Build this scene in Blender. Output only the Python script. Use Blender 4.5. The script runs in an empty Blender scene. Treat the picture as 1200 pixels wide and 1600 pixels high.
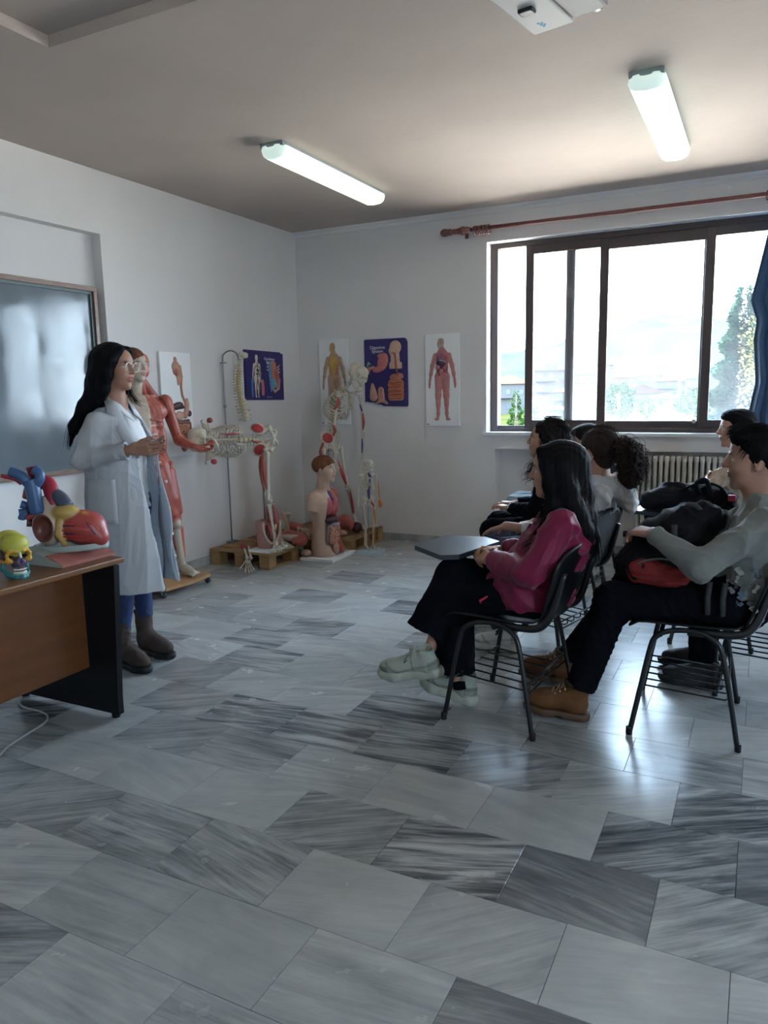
import bpy, bmesh, math, random
import numpy as np
from mathutils import Vector, Matrix, Euler, noise as mnoise
PI = math.pi
scene = bpy.context.scene
COL = scene.collection

# ------------------------------------------------------------------ camera
cam_data = bpy.data.cameras.new('camera')
cam = bpy.data.objects.new('camera', cam_data)
COL.objects.link(cam)
cam_data.sensor_fit = 'VERTICAL'
cam_data.sensor_height = 24.0
cam_data.lens = 24.0 * 1173.3 / 1600.0
cam_data.clip_start = 0.05
cam_data.clip_end = 6000
CR = ((0.89377419, 0.44812336, -0.01879219), (0.05359316, -0.14830127, -0.98748899), (-0.44530379, 0.88158504, -0.15656419))
cm = Matrix.Identity(4)
for i in range(3):
    cm[i][0] = CR[0][i]; cm[i][1] = -CR[1][i]; cm[i][2] = -CR[2][i]
cm[2][3] = 1.42
cam.matrix_world = cm
scene.camera = cam

# ------------------------------------------------------------------ sky, sun, exposure
world = bpy.data.worlds.new('sky')
scene.world = world
world.use_nodes = True
wn = world.node_tree.nodes; wl = world.node_tree.links
wn.clear()
w_out = wn.new('ShaderNodeOutputWorld'); w_bg = wn.new('ShaderNodeBackground')
w_tc = wn.new('ShaderNodeTexCoord'); w_sep = wn.new('ShaderNodeSeparateXYZ'); w_ramp = wn.new('ShaderNodeValToRGB')
wl.new(w_tc.outputs['Generated'], w_sep.inputs[0]); wl.new(w_sep.outputs['Z'], w_ramp.inputs[0])
w_ramp.color_ramp.elements[0].position = 0.0; w_ramp.color_ramp.elements[0].color = (0.68, 0.85, 1.0, 1)
w_ramp.color_ramp.elements[1].position = 0.8; w_ramp.color_ramp.elements[1].color = (0.46, 0.69, 1.0, 1)
wl.new(w_ramp.outputs[0], w_bg.inputs['Color']); w_bg.inputs['Strength'].default_value = 7.0
wl.new(w_bg.outputs[0], w_out.inputs[0])

sun_data = bpy.data.lights.new('sun', 'SUN')
sun_data.energy = 20.0; sun_data.angle = math.radians(1.0); sun_data.color = (1.0, 0.95, 0.86)
sun = bpy.data.objects.new('sun', sun_data); COL.objects.link(sun)
sun.rotation_euler = Vector((0.50, 0.05, -0.86)).to_track_quat('-Z', 'Y').to_euler()   # high, from the left, along the facade

for nm, px_, py_, pz_, sx_, rot_ in (('window_portal', -0.82, 6.75, 1.88, 2.9, (-PI / 2, 0, 0)), ('added_back_portal', 2.1, 6.75, 1.88, 2.0, (-PI / 2, 0, 0)), ('added_side_portal', 3.52, -.3, 1.88, 1.4, (-PI / 2, 0, -PI / 2))):
    sz_ = 1.7
    ld = bpy.data.lights.new(nm, 'AREA'); ld.shape = 'RECTANGLE'; ld.size = sx_; ld.size_y = sz_
    ld.cycles.is_portal = True
    lo = bpy.data.objects.new(nm, ld); COL.objects.link(lo); lo.location = (px_, py_, pz_)
    lo.rotation_euler = rot_

vs = scene.view_settings
scene.display_settings.display_device = 'sRGB'
vs.view_transform = 'Standard'; vs.look = 'None'; vs.exposure = 1.95; vs.gamma = 1.0; vs.use_curve_mapping = False
scene.cycles.max_bounces = 8; scene.cycles.diffuse_bounces = 5; scene.cycles.glossy_bounces = 3
scene.cycles.transparent_max_bounces = 8; scene.cycles.sample_clamp_indirect = 6.0
scene.cycles.volume_bounces = 1
scene.cycles.use_denoising = True
scene.cycles.caustics_reflective = False; scene.cycles.caustics_refractive = False
# ------------------------------------------------------------------ materials
def _in(n, name, v):
    n.inputs[name].default_value = v
MATS = {}
def mat(name, col=(0.8, 0.8, 0.8), rough=0.5, metal=0.0, bump=0.0, bscale=40.0, var=0.0, vscale=6.0, spec=0.5, attr=None,
        stretch=(1, 1, 1), emis=None, estr=0.0, sheen=0.0, sss=0.0, objrand=0.0, detail=4.0):
    """Principled material: base colour (or colour attribute) with procedural mottling and fine bump."""
    if name in MATS: return MATS[name]
    m = bpy.data.materials.new(name); m.use_nodes = True
    nt = m.node_tree; N = nt.nodes; L = nt.links
    b = N['Principled BSDF']
    _in(b, 'Roughness', rough); _in(b, 'Metallic', metal); _in(b, 'Specular IOR Level', spec)
    if sheen: _in(b, 'Sheen Weight', sheen)
    if sss:
        _in(b, 'Subsurface Weight', sss); _in(b, 'Subsurface Radius', (0.012, 0.005, 0.003)); _in(b, 'Subsurface Scale', 1.0)
    if attr:
        a = N.new('ShaderNodeAttribute'); a.attribute_name = attr; src = a.outputs['Color']
    else:
        a = N.new('ShaderNodeRGB'); a.outputs[0].default_value = (*col, 1); src = a.outputs[0]
    tc = N.new('ShaderNodeTexCoord'); mp = N.new('ShaderNodeMapping'); _in(mp, 'Scale', stretch)
    L.new(tc.outputs['Object'], mp.inputs['Vector'])
    if var:
        nz = N.new('ShaderNodeTexNoise'); _in(nz, 'Scale', vscale); _in(nz, 'Detail', detail)
        L.new(mp.outputs[0], nz.inputs['Vector'])
        mr = N.new('ShaderNodeMapRange'); _in(mr, 'From Min', 0.3); _in(mr, 'From Max', 0.7); _in(mr, 'To Min', 1 - var); _in(mr, 'To Max', 1 + var)
        L.new(nz.outputs['Fac'], mr.inputs['Value'])
        mx = N.new('ShaderNodeVectorMath'); mx.operation = 'SCALE'
        L.new(src, mx.inputs[0]); L.new(mr.outputs[0], mx.inputs['Scale']); src = mx.outputs[0]
    if objrand:
        oi = N.new('ShaderNodeObjectInfo'); mr = N.new('ShaderNodeMapRange'); _in(mr, 'To Min', 1 - objrand); _in(mr, 'To Max', 1 + objrand)
        L.new(oi.outputs['Random'], mr.inputs['Value'])
        mx = N.new('ShaderNodeVectorMath'); mx.operation = 'SCALE'
        L.new(src, mx.inputs[0]); L.new(mr.outputs[0], mx.inputs['Scale']); src = mx.outputs[0]
    L.new(src, b.inputs['Base Color'])
    if bump:
        nb = N.new('ShaderNodeTexNoise'); _in(nb, 'Scale', bscale); _in(nb, 'Detail', detail)
        L.new(mp.outputs[0], nb.inputs['Vector'])
        bp = N.new('ShaderNodeBump'); _in(bp, 'Strength', bump); _in(bp, 'Distance', 0.01)
        L.new(nb.outputs['Fac'], bp.inputs['Height']); L.new(bp.outputs[0], b.inputs['Normal'])
    if emis:
        _in(b, 'Emission Color', (*emis, 1)); _in(b, 'Emission Strength', estr)
    MATS[name] = m
    return m

# ------------------------------------------------------------------ object helpers
def link(name, me, m=None, parent=None, smooth=False):
    o = bpy.data.objects.new(name, me); COL.objects.link(o)
    if m is not None: me.materials.append(m)
    if parent is not None: o.parent = parent
    if smooth and len(me.polygons):
        me.polygons.foreach_set('use_smooth', [True] * len(me.polygons))
    return o
def tag(o, label=None, cat=None, group=None, kind=None):
    if label: o['label'] = label
    if cat: o['category'] = cat
    if group: o['group'] = group
    if kind: o['kind'] = kind
    return o
def thing(name, label, cat, loc=(0, 0, 0), rz=0.0, group=None):
    o = bpy.data.objects.new(name, None); COL.objects.link(o)
    o.empty_display_size = 0.1; o.location = loc; o.rotation_euler = (0, 0, rz)
    return tag(o, label, cat, group)
def dup(o, parent=None):
    c = o.copy(); COL.objects.link(c)
    if parent is not None: c.parent = parent
    for ch in o.children: dup(ch, c)
    return c

class MB:
    """mesh collector: boxes, tubes, lathes and sheets end up as ONE mesh object"""
    def __init__(s): s.v = []; s.f = []; s.sm = []; s.col = []; s.c = None
    def add(s, vs, fs, smooth=False):
        b = len(s.v); s.v.extend([tuple(p) for p in vs]); s.f.extend([tuple(i + b for i in f) for f in fs]); s.sm.extend([smooth] * len(fs))
        s.col.extend([s.c or (1, 1, 1)] * len(vs))
        return s
    def box(s, x0, x1, y0, y1, z0, z1, M=None, bev=0.0):
        if bev <= 0:
            vs = [(x, y, z) for x in (x0, x1) for y in (y0, y1) for z in (z0, z1)]
            fs = [(0, 1, 3, 2), (4, 6, 7, 5), (0, 4, 5, 1), (2, 3, 7, 6), (0, 2, 6, 4), (1, 5, 7, 3)]
            if M is not None: vs = [M @ Vector(p) for p in vs]
            return s.add(vs, fs)
        bm = bmesh.new(); bmesh.ops.create_cube(bm, size=1)
        for v in bm.verts: v.co = ((x0 + x1) / 2 + v.co.x * (x1 - x0), (y0 + y1) / 2 + v.co.y * (y1 - y0), (z0 + z1) / 2 + v.co.z * (z1 - z0))
        bmesh.ops.bevel(bm, geom=bm.edges[:], offset=bev, segments=2, affect='EDGES', profile=0.6)
        return s.bm(bm, M)
    def bm(s, bm, M=None, smooth=False):
        bm.verts.ensure_lookup_table(); bm.verts.index_update()
        vs = [(M @ v.co) if M is not None else v.co.copy() for v in bm.verts]
        fs = [[v.index for v in f.verts] for f in bm.faces]; bm.free()
        return s.add(vs, fs, smooth)
    def prism(s, poly, z0, z1, M=None):
        n = len(poly); vs = [(x, y, z0) for x, y in poly] + [(x, y, z1) for x, y in poly]
        a = sum(poly[i][0] * poly[(i + 1) % n][1] - poly[(i + 1) % n][0] * poly[i][1] for i in range(n))
        fs = [tuple(range(n))[::-1], tuple(range(n, 2 * n))] + [(i, (i + 1) % n, n + (i + 1) % n, n + i) for i in range(n)]
        if a < 0: fs = [f[::-1] for f in fs]
        if M is not None: vs = [M @ Vector(p) for p in vs]
        return s.add(vs, fs)
    def tube(s, pts, r, n=8, caps=True, flat=1.0, smooth=True, closed=False):
        P = [Vector(p) for p in pts]; k = len(P)
        R = list(r) if hasattr(r, '__len__') else [r] * k
        T = []
        for i in range(k):
            a = P[(i - 1) % k] if (closed or i > 0) else P[i]; b = P[(i + 1) % k] if (closed or i < k - 1) else P[i]
            t = (b - a); T.append(t.normalized() if t.length > 1e-9 else Vector((0, 0, 1)))
        up = Vector((0, 0, 1)) if abs(T[0].z) < 0.9 else Vector((1, 0, 0))
        nrm = (up - T[0] * up.dot(T[0])).normalized(); vs = []
        for i in range(k):
            nrm = nrm - T[i] * nrm.dot(T[i])
            nrm = nrm.normalized() if nrm.length > 1e-6 else T[i].orthogonal().normalized()
            bi = T[i].cross(nrm)
            for j in range(n):
                a = 2 * PI * j / n
                vs.append(P[i] + (nrm * math.cos(a) * flat + bi * math.sin(a)) * R[i])
        fs = []
        for i in range(k if closed else k - 1):
            i2 = (i + 1) % k
            for j in range(n): fs.append((i * n + j, i * n + (j + 1) % n, i2 * n + (j + 1) % n, i2 * n + j))
        if caps and not closed: fs += [tuple(range(n))[::-1], tuple(range((k - 1) * n, k * n))]
        return s.add(vs, fs, smooth)
    def lathe(s, prof, n=16, M=None, smooth=True):
        vs = []; k = len(prof)
        for r, z in prof:
            for j in range(n): vs.append(Vector((r * math.cos(2 * PI * j / n), r * math.sin(2 * PI * j / n), z)))
        fs = [(i * n + j, i * n + (j + 1) % n, (i + 1) * n + (j + 1) % n, (i + 1) * n + j) for i in range(k - 1) for j in range(n)]
        fs += [tuple(range(n))[::-1], tuple(range((k - 1) * n, k * n))]
        if M is not None: vs = [M @ p for p in vs]
        return s.add(vs, fs, smooth)
    def ball(s, c, r, n=10, m=7, M=None):
        if not hasattr(r, '__len__'): r = (r, r, r)
        vs = []; fs = []
        for i in range(1, m):
            t = PI * i / m
            for j in range(n): vs.append(Vector((math.sin(t) * math.cos(2 * PI * j / n) * r[0], math.sin(t) * math.sin(2 * PI * j / n) * r[1], math.cos(t) * r[2])))
        vs += [Vector((0, 0, r[2])), Vector((0, 0, -r[2]))]; a = len(vs) - 2
        for i in range(m - 2):
            for j in range(n): fs.append((i * n + j, (i + 1) * n + j, (i + 1) * n + (j + 1) % n, i * n + (j + 1) % n))
        for j in range(n): fs.append((a, j, (j + 1) % n)); fs.append((a + 1, (m - 2) * n + (j + 1) % n, (m - 2) * n + j))
        if M is not None: vs = [M @ p for p in vs]
        return s.add([p + Vector(c) for p in vs], fs, True)
    def sheet(s, grid, thick=0.0, smooth=True):
        """grid[i][j] of points -> surface with thickness along the normals"""
        a = len(grid); b = len(grid[0]); G = [[Vector(p) for p in r] for r in grid]
        top = [p for r in G for p in r]
        fs = [(i * b + j, i * b + j + 1, (i + 1) * b + j + 1, (i + 1) * b + j) for i in range(a - 1) for j in range(b - 1)]
        if thick <= 0: return s.add(top, fs, smooth)
        N = []
        for i in range(a):
            for j in range(b):
                u = G[min(i + 1, a - 1)][j] - G[max(i - 1, 0)][j]; w = G[i][min(j + 1, b - 1)] - G[i][max(j - 1, 0)]
                n_ = w.cross(u); N.append(n_.normalized() if n_.length > 1e-12 else Vector((0, 0, 1)))
        n0 = a * b; vs = [p + q * thick / 2 for p, q in zip(top, N)] + [p - q * thick / 2 for p, q in zip(top, N)]
        F = [f[::-1] for f in fs] + [tuple(x + n0 for x in f) for f in fs]
        edge = [(0, j) for j in range(b)] + [(i, b - 1) for i in range(1, a)] + [(a - 1, j) for j in range(b - 2, -1, -1)] + [(i, 0) for i in range(a - 2, 0, -1)]
        E = [i * b + j for i, j in edge]
        for q in range(len(E)):
            p0, p1 = E[q], E[(q + 1) % len(E)]; F.append((p0, p1, p1 + n0, p0 + n0))
        return s.add(vs, F, smooth)
    def mesh(s, name):
        me = bpy.data.meshes.new(name); me.from_pydata(s.v, [], s.f); me.polygons.foreach_set('use_smooth', s.sm)
        if any(c != (1, 1, 1) for c in s.col):
            at = me.color_attributes.new('Col', 'FLOAT_COLOR', 'POINT')
            at.data.foreach_set('color', np.concatenate([np.array(s.col, np.float32), np.ones((len(s.col), 1), np.float32)], 1).ravel())
        me.update(); return me
    def build(s, name, m=None, parent=None):
        return link(name, s.mesh(name), m, parent)

def text_obj(name, txt, size, M, m, parent, extrude=0.0006, align='CENTER', spacing=1.0):
    cu = bpy.data.curves.new(name, 'FONT'); cu.body = txt; cu.size = size; cu.align_x = align; cu.extrude = extrude; cu.space_line = spacing
    tmp = bpy.data.objects.new(name, cu); COL.objects.link(tmp)
    me = bpy.data.meshes.new_from_object(tmp.evaluated_get(bpy.context.evaluated_depsgraph_get()))
    bpy.data.objects.remove(tmp); me.transform(M); me.materials.clear()
    return link(name, me, m, parent)

def catmull(pts, n=6):
    P = [np.array(p, float) for p in pts]; P = [2 * P[0] - P[1]] + P + [2 * P[-1] - P[-2]]; out = []
    for i in range(1, len(P) - 2):
        for k in range(n):
            t = k / n; a, b, c, d = P[i - 1], P[i], P[i + 1], P[i + 2]
            out.append(0.5 * (2 * b + (c - a) * t + (2 * a - 5 * b + 4 * c - d) * t * t + (3 * b - 3 * c + d - a) * t ** 3))
    out.append(P[-2]); return out

# ------------------------------------------------------------------ implicit surfaces: one continuous skin from blended volumes
def _n(v): v = np.asarray(v, float); return v / max(np.linalg.norm(v), 1e-12)
class Frame:
    """local frame for figures: forward, left, up at an origin, uniform scale"""
    def __init__(s, o, fwd, up=(0, 0, 1), sc=1.0):
        s.o = np.asarray(o, float); s.f = _n(fwd); up = np.asarray(up, float); s.l = _n(np.cross(up, s.f)); s.u = np.cross(s.f, s.l); s.sc = sc
        s.A = np.stack([s.f, s.l, s.u], 1)
    def __call__(s, p): return s.o + s.A @ (np.asarray(p, float) * s.sc)
class SDF:
    def __init__(s, vox=0.005): s.P = []; s.vox = vox
    def _p(s, kind, lo, hi, fn, k, col, op): s.P.append((np.asarray(lo, float), np.asarray(hi, float), fn, k, col, op)); return s
    def cone(s, a, b, ra, rb=None, k=0.02, col=None, op='add', flat=1.0, flata=False, flatb=False, fdir=None):
        a = np.asarray(a, float); b = np.asarray(b, float); rb = ra if rb is None else rb
        ab = b - a; L2 = max(ab @ ab, 1e-12); L = L2 ** .5; u = ab / L; R = max(ra, rb)
        fd = None if fdir is None else _n(np.asarray(fdir) - u * (np.asarray(fdir) @ u))
        def fn(x):
            d = x - a; t = np.clip((d @ ab) / L2, 0, 1); q = d - t[..., None] * ab; r = ra + (rb - ra) * t
            if fd is not None:
                h = q @ fd; q = q + (h * (1 / flat - 1))[..., None] * fd
                e = (np.sqrt((q * q).sum(-1)) - r) * min(1.0, (flat + 1) / 2)
            else: e = np.sqrt((q * q).sum(-1)) - r
            if flatb: e = np.maximum(e, d @ u - L)
            if flata: e = np.maximum(e, -(d @ u))
            return e
        return s._p('c', np.minimum(a, b) - R * max(1, flat), np.maximum(a, b) + R * max(1, flat), fn, k, col, op)
    def path(s, pts, r, k=0.015, col=None, op='add', flatends=False):
        n = len(pts); R = list(r) if hasattr(r, '__len__') else [r] * n
        for i in range(n - 1): s.cone(pts[i], pts[i + 1], R[i], R[i + 1], k, col, op, flata=flatends and i == 0, flatb=flatends and i == n - 2)
        return s
    def ell(s, c, r, F=None, k=0.02, col=None, op='add', rot=None):
        """ellipsoid; F: a Frame whose axes it follows (c in its coordinates), rot: extra euler in that frame"""
        r = np.asarray(r if hasattr(r, '__len__') else (r, r, r), float)
        A = np.eye(3); sc = 1.0
        if F is not None: c = F(c); A = F.A; sc = F.sc
        if rot is not None: A = A @ np.array(Euler(rot).to_matrix())
        c = np.asarray(c, float); r = r * sc; ext = np.sqrt(((A * r) ** 2).sum(1))
        def fn(x):
            q = (x - c) @ A; k0 = np.sqrt(((q / r) ** 2).sum(-1)); k1 = np.sqrt(((q / (r * r)) ** 2).sum(-1))
            return k0 * (k0 - 1) / np.maximum(k1, 1e-9)
        return s._p('e', c - ext, c + ext, fn, k, col, op)
    def ellw(s, c, r, F, k=.02, col=None, op='add', rot=None):
        return s.ell(c, r, Frame((0, 0, 0), F.f, F.u) if F is not None else None, k, col, op, rot) if F is None else s.ell(F.A.T @ np.asarray(c, float), r, Frame((0, 0, 0), F.f, F.u), k, col, op, rot)
    def box(s, c, h, F=None, rnd=0.01, k=0.01, col=None, op='add', rot=None):
        A = np.eye(3); h = np.asarray(h, float)
        if F is not None: c = F(c); A = F.A; h = h * F.sc
        if rot is not None: A = A @ np.array(Euler(rot).to_matrix())
        c = np.asarray(c, float); ext = np.abs(A) @ h + 1e-3
        def fn(x):
            q = np.abs((x - c) @ A) - (h - rnd)
            return np.sqrt((np.maximum(q, 0) ** 2).sum(-1)) + np.minimum(q.max(-1), 0) - rnd
        return s._p('b', c - ext, c + ext, fn, k, col, op)
    def loft(s, secs, F, k=0.02, col=None, op='add', shell=0.0, power=2.0):
        """stack of ellipses along F.up: (z, cx, cy, rx, ry) in the frame's coordinates"""
        S = np.array(secs, float); S = S[np.argsort(S[:, 0])]; o = F.o; A = F.A; sc = F.sc
        R = max(S[:, 3].max(), S[:, 4].max()) + max(np.abs(S[:, 1]).max(), np.abs(S[:, 2]).max())
        cz = np.array([(0, 0, S[0, 0]), (0, 0, S[-1, 0])]) * sc; W = (cz @ A.T) + o
        def fn(x):
            q = (x - o) @ A / sc; z = q[..., 2]; zc = np.clip(z, S[0, 0], S[-1, 0])
            cx, cy, rx, ry = (np.interp(zc, S[:, 0], S[:, i]) for i in (1, 2, 3, 4))
            if power == 2.0: e = np.sqrt(((q[..., 0] - cx) / rx) ** 2 + ((q[..., 1] - cy) / ry) ** 2)
            else: e = (np.abs((q[..., 0] - cx) / rx) ** power + np.abs((q[..., 1] - cy) / ry) ** power) ** (1 / power)
            d = (e - 1) * np.minimum(rx, ry)
            if shell: d = np.maximum(d, -(d + shell))
            return np.maximum(d, np.abs(z - (S[0, 0] + S[-1, 0]) / 2) - (S[-1, 0] - S[0, 0]) / 2) * sc
        return s._p('l', W.min(0) - R * sc, W.max(0) + R * sc, fn, k, col, op)
    def cut(s, p, nrm, lo=None, hi=None, k=0.004):
        """remove everything on the side nrm points to, inside the box lo..hi"""
        p = np.asarray(p, float); nrm = _n(nrm)
        lo = np.full(3, -1e9) if lo is None else np.asarray(lo, float); hi = np.full(3, 1e9) if hi is None else np.asarray(hi, float)
        return s._p('h', lo, hi, lambda x: -((x - p) @ nrm), k, None, 'sub')
    def mesh(s, name, disp=None, defcol=(0.8, 0.8, 0.8), sharp=400.0, smooth=0, recol=None):
        v = s.vox; add = [p for p in s.P if p[5] == 'add']; M = max(p[3] for p in s.P) + 2.5 * v
        lo = np.min([p[0] for p in add], 0) - 3 * v; hi = np.max([p[1] for p in add], 0) + 3 * v
        n = np.ceil((hi - lo) / v).astype(int) + 1
        ax = [(lo[i] + v * np.arange(n[i])).astype(np.float32) for i in range(3)]
        G = np.full(n, M, np.float32)
        for (plo, phi, fn, k, col, op) in s.P:
            m = k + 2 * v
            i0 = np.clip(np.floor((plo - m - lo) / v).astype(np.int64) if np.all(np.abs(plo) < 1e8) else np.zeros(3, int), 0, n)
            i1 = np.clip(np.ceil((phi + m - lo) / v).astype(np.int64) + 1 if np.all(np.abs(phi) < 1e8) else n, 0, n)
            if np.any(i1 <= i0): continue
            sl = tuple(slice(a, b) for a, b in zip(i0, i1))
            X = np.stack(np.meshgrid(ax[0][sl[0]], ax[1][sl[1]], ax[2][sl[2]], indexing='ij'), -1)
            d = fn(X).astype(np.float32); g = G[sl]
            if op == 'add':
                h = np.maximum(k - np.abs(g - d), 0) / max(k, 1e-6); G[sl] = np.minimum(np.minimum(g, d) - h * h * k * 0.25, M)
            else:
                d = -d; h = np.maximum(k - np.abs(g - d), 0) / max(k, 1e-6); G[sl] = np.maximum(g, d) + h * h * k * 0.25
        V, F = surface_nets(G, lo, v)
        for _ in range(smooth): V = relax(V, F)
        if disp is not None:
            nr = vnormals(V, F); V = V + nr * disp(V, nr)[:, None]
        me = mesh_from(name, V, F)
        if any(p[4] is not None for p in add):
            W = np.zeros(len(V)); C = np.zeros((len(V), 3)); best = np.full(len(V), 9.0)
            D = []
            for (plo, phi, fn, k, col, op) in add:
                if col is None: col = defcol
                ins = np.all((V > plo - 0.03) & (V < phi + 0.03), 1); d = np.full(len(V), 9.0)
                if ins.any(): d[ins] = fn(V[ins])
                D.append((d, col)); best = np.minimum(best, d)
            for d, col in D:
                w = np.exp(-np.clip((d - best) * sharp, 0, 60)); W += w; C += w[:, None] * np.asarray(col)
            C /= W[:, None]
            if recol is not None: C = recol(V, C)
            at = me.color_attributes.new('Col', 'FLOAT_COLOR', 'POINT')
            at.data.foreach_set('color', np.concatenate([C, np.ones((len(C), 1))], 1).astype(np.float32).ravel())
        return me
    def build(s, name, m=None, parent=None, **kw):
        return link(name, s.mesh(name, **kw), m, parent)
def mesh_from(name, V, F):
    me = bpy.data.meshes.new(name); nf = len(F)
    me.vertices.add(len(V)); me.vertices.foreach_set('co', np.ascontiguousarray(V, np.float32).ravel())
    me.loops.add(nf * 4); me.loops.foreach_set('vertex_index', np.ascontiguousarray(F, np.int32).ravel())
    me.polygons.add(nf); me.polygons.foreach_set('loop_start', np.arange(0, nf * 4, 4, dtype=np.int32))
    me.polygons.foreach_set('use_smooth', np.ones(nf, bool)); me.update(); me.validate()
    return me
def surface_nets(G, lo, v):
    n = np.array(G.shape); ins = G < 0
    c = ins[:-1, :-1, :-1].astype(np.int8)
    cnt = np.zeros(n - 1, np.int8)
    for i in (0, 1):
        for j in (0, 1):
            for k in (0, 1): cnt += ins[i:n[0] - 1 + i, j:n[1] - 1 + j, k:n[2] - 1 + k]
    act = (cnt > 0) & (cnt < 8); I = np.argwhere(act); idx = np.full(n - 1, -1, np.int64); idx[act] = np.arange(len(I))
    corn = [(i, j, k) for i in (0, 1) for j in (0, 1) for k in (0, 1)]
    val = {c_: G[I[:, 0] + c_[0], I[:, 1] + c_[1], I[:, 2] + c_[2]] for c_ in corn}
    S = np.zeros((len(I), 3)); W = np.zeros(len(I))
    for a in corn:
        for d in range(3):
            if a[d] == 0:
                b = list(a); b[d] = 1; b = tuple(b); va, vb = val[a], val[b]; x = (va < 0) != (vb < 0)
                t = np.where(x, va / np.where(va == vb, 1, va - vb), 0)
                p = np.tile(np.array(a, float), (len(I), 1)); p[:, d] = t; S[x] += p[x]; W[x] += 1
    V = lo + v * (I + S / np.maximum(W, 1)[:, None])
    FF = []
    for d in range(3):
        u, w = (d + 1) % 3, (d + 2) % 3
        s0 = [slice(None)] * 3; s1 = [slice(None)] * 3; s0[d] = slice(0, -1); s1[d] = slice(1, None)
        a, b = ins[tuple(s0)], ins[tuple(s1)]
        for flip in (False, True):
            E = np.argwhere((a & ~b) if not flip else (~a & b)); E = E[(E[:, u] > 0) & (E[:, w] > 0) & (E[:, u] < n[u] - 1) & (E[:, w] < n[w] - 1)]
            q = []
            for du, dw in ((-1, -1), (0, -1), (0, 0), (-1, 0)):
                e = E.copy(); e[:, u] += du; e[:, w] += dw; q.append(idx[e[:, 0], e[:, 1], e[:, 2]])
            q = np.stack(q, 1); FF.append(q[:, ::-1] if flip else q)
    F = np.concatenate(FF); F = F[(F >= 0).all(1)]
    return V, F
def vnormals(V, F):
    fn = np.cross(V[F[:, 2]] - V[F[:, 0]], V[F[:, 3]] - V[F[:, 1]]); N = np.zeros_like(V)
    for i in range(3): 
        for j in range(4): N[:, i] += np.bincount(F[:, j], fn[:, i], len(V))
    return N / np.maximum(np.linalg.norm(N, axis=1), 1e-12)[:, None]
def relax(V, F, f=0.5):
    S = np.zeros_like(V); n = np.zeros(len(V))
    for j in range(4):
        a, b = F[:, j], F[:, (j + 1) % 4]
        for i in range(3): S[:, i] += np.bincount(a, V[b, i], len(V)) + np.bincount(b, V[a, i], len(V))
        n += np.bincount(a, minlength=len(V)) + np.bincount(b, minlength=len(V))
    return V + f * (S / np.maximum(n, 1)[:, None] - V)
def folds(seed, amp, scale, dirs=4, warp=0.6, stretch=(1, 1, 1)):
    """cloth creases: warped ridged waves, metres"""
    scale *= 2.1; r = np.random.RandomState(seed); K = [(_n(r.normal(size=3)), r.uniform(.6, 1.6), r.uniform(0, 6)) for _ in range(dirs)]; st = np.array(stretch)
    def fn(V, N):
        X = V * st; o = np.zeros(len(V)); w = np.stack([np.sin(X @ _n(r2) * scale * .5 + p) for r2, p in zip(np.random.RandomState(seed + 1).normal(size=(3, 3)), (0, 2, 4))], 1) * warp / scale * 3
        for d, f, p in K: o += 1 - 2 * np.abs(np.sin(((X + w) @ d) * scale * f + p)) ** 0.7
        m = .5 + .5 * np.sin(X @ K[0][0] * scale * .23 + K[1][2]) * np.sin(X @ K[-1][0] * scale * .31 + K[2][2])
        return o * amp / dirs ** .5 * (.25 + .95 * m)
    return fn
# ------------------------------------------------------------------ the room
XL, YB, ZC = -4.2, 6.49, 2.975
XR, YF = 3.3, -2.2
M_wall = mat('painted_wall', (0.70, 0.68, 0.67), 0.75, bump=0.12, bscale=60, var=0.03, vscale=1.5)
M_ceil = mat('painted_ceiling', (0.48, 0.41, 0.365), 0.85, bump=0.15, bscale=25, var=0.07, vscale=1.3, detail=6)
M_grout = mat('floor_grout', (0.10, 0.10, 0.10), 0.8)
M_marble_trim = mat('marble_trim', (0.36, 0.37, 0.37), 0.3, var=0.35, vscale=7, stretch=(1.0, 1.0, 0.4), detail=6)
M_plaster = mat('white_reveal_plaster', (0.75, 0.75, 0.76), 0.7, bump=0.1, bscale=50)

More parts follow.
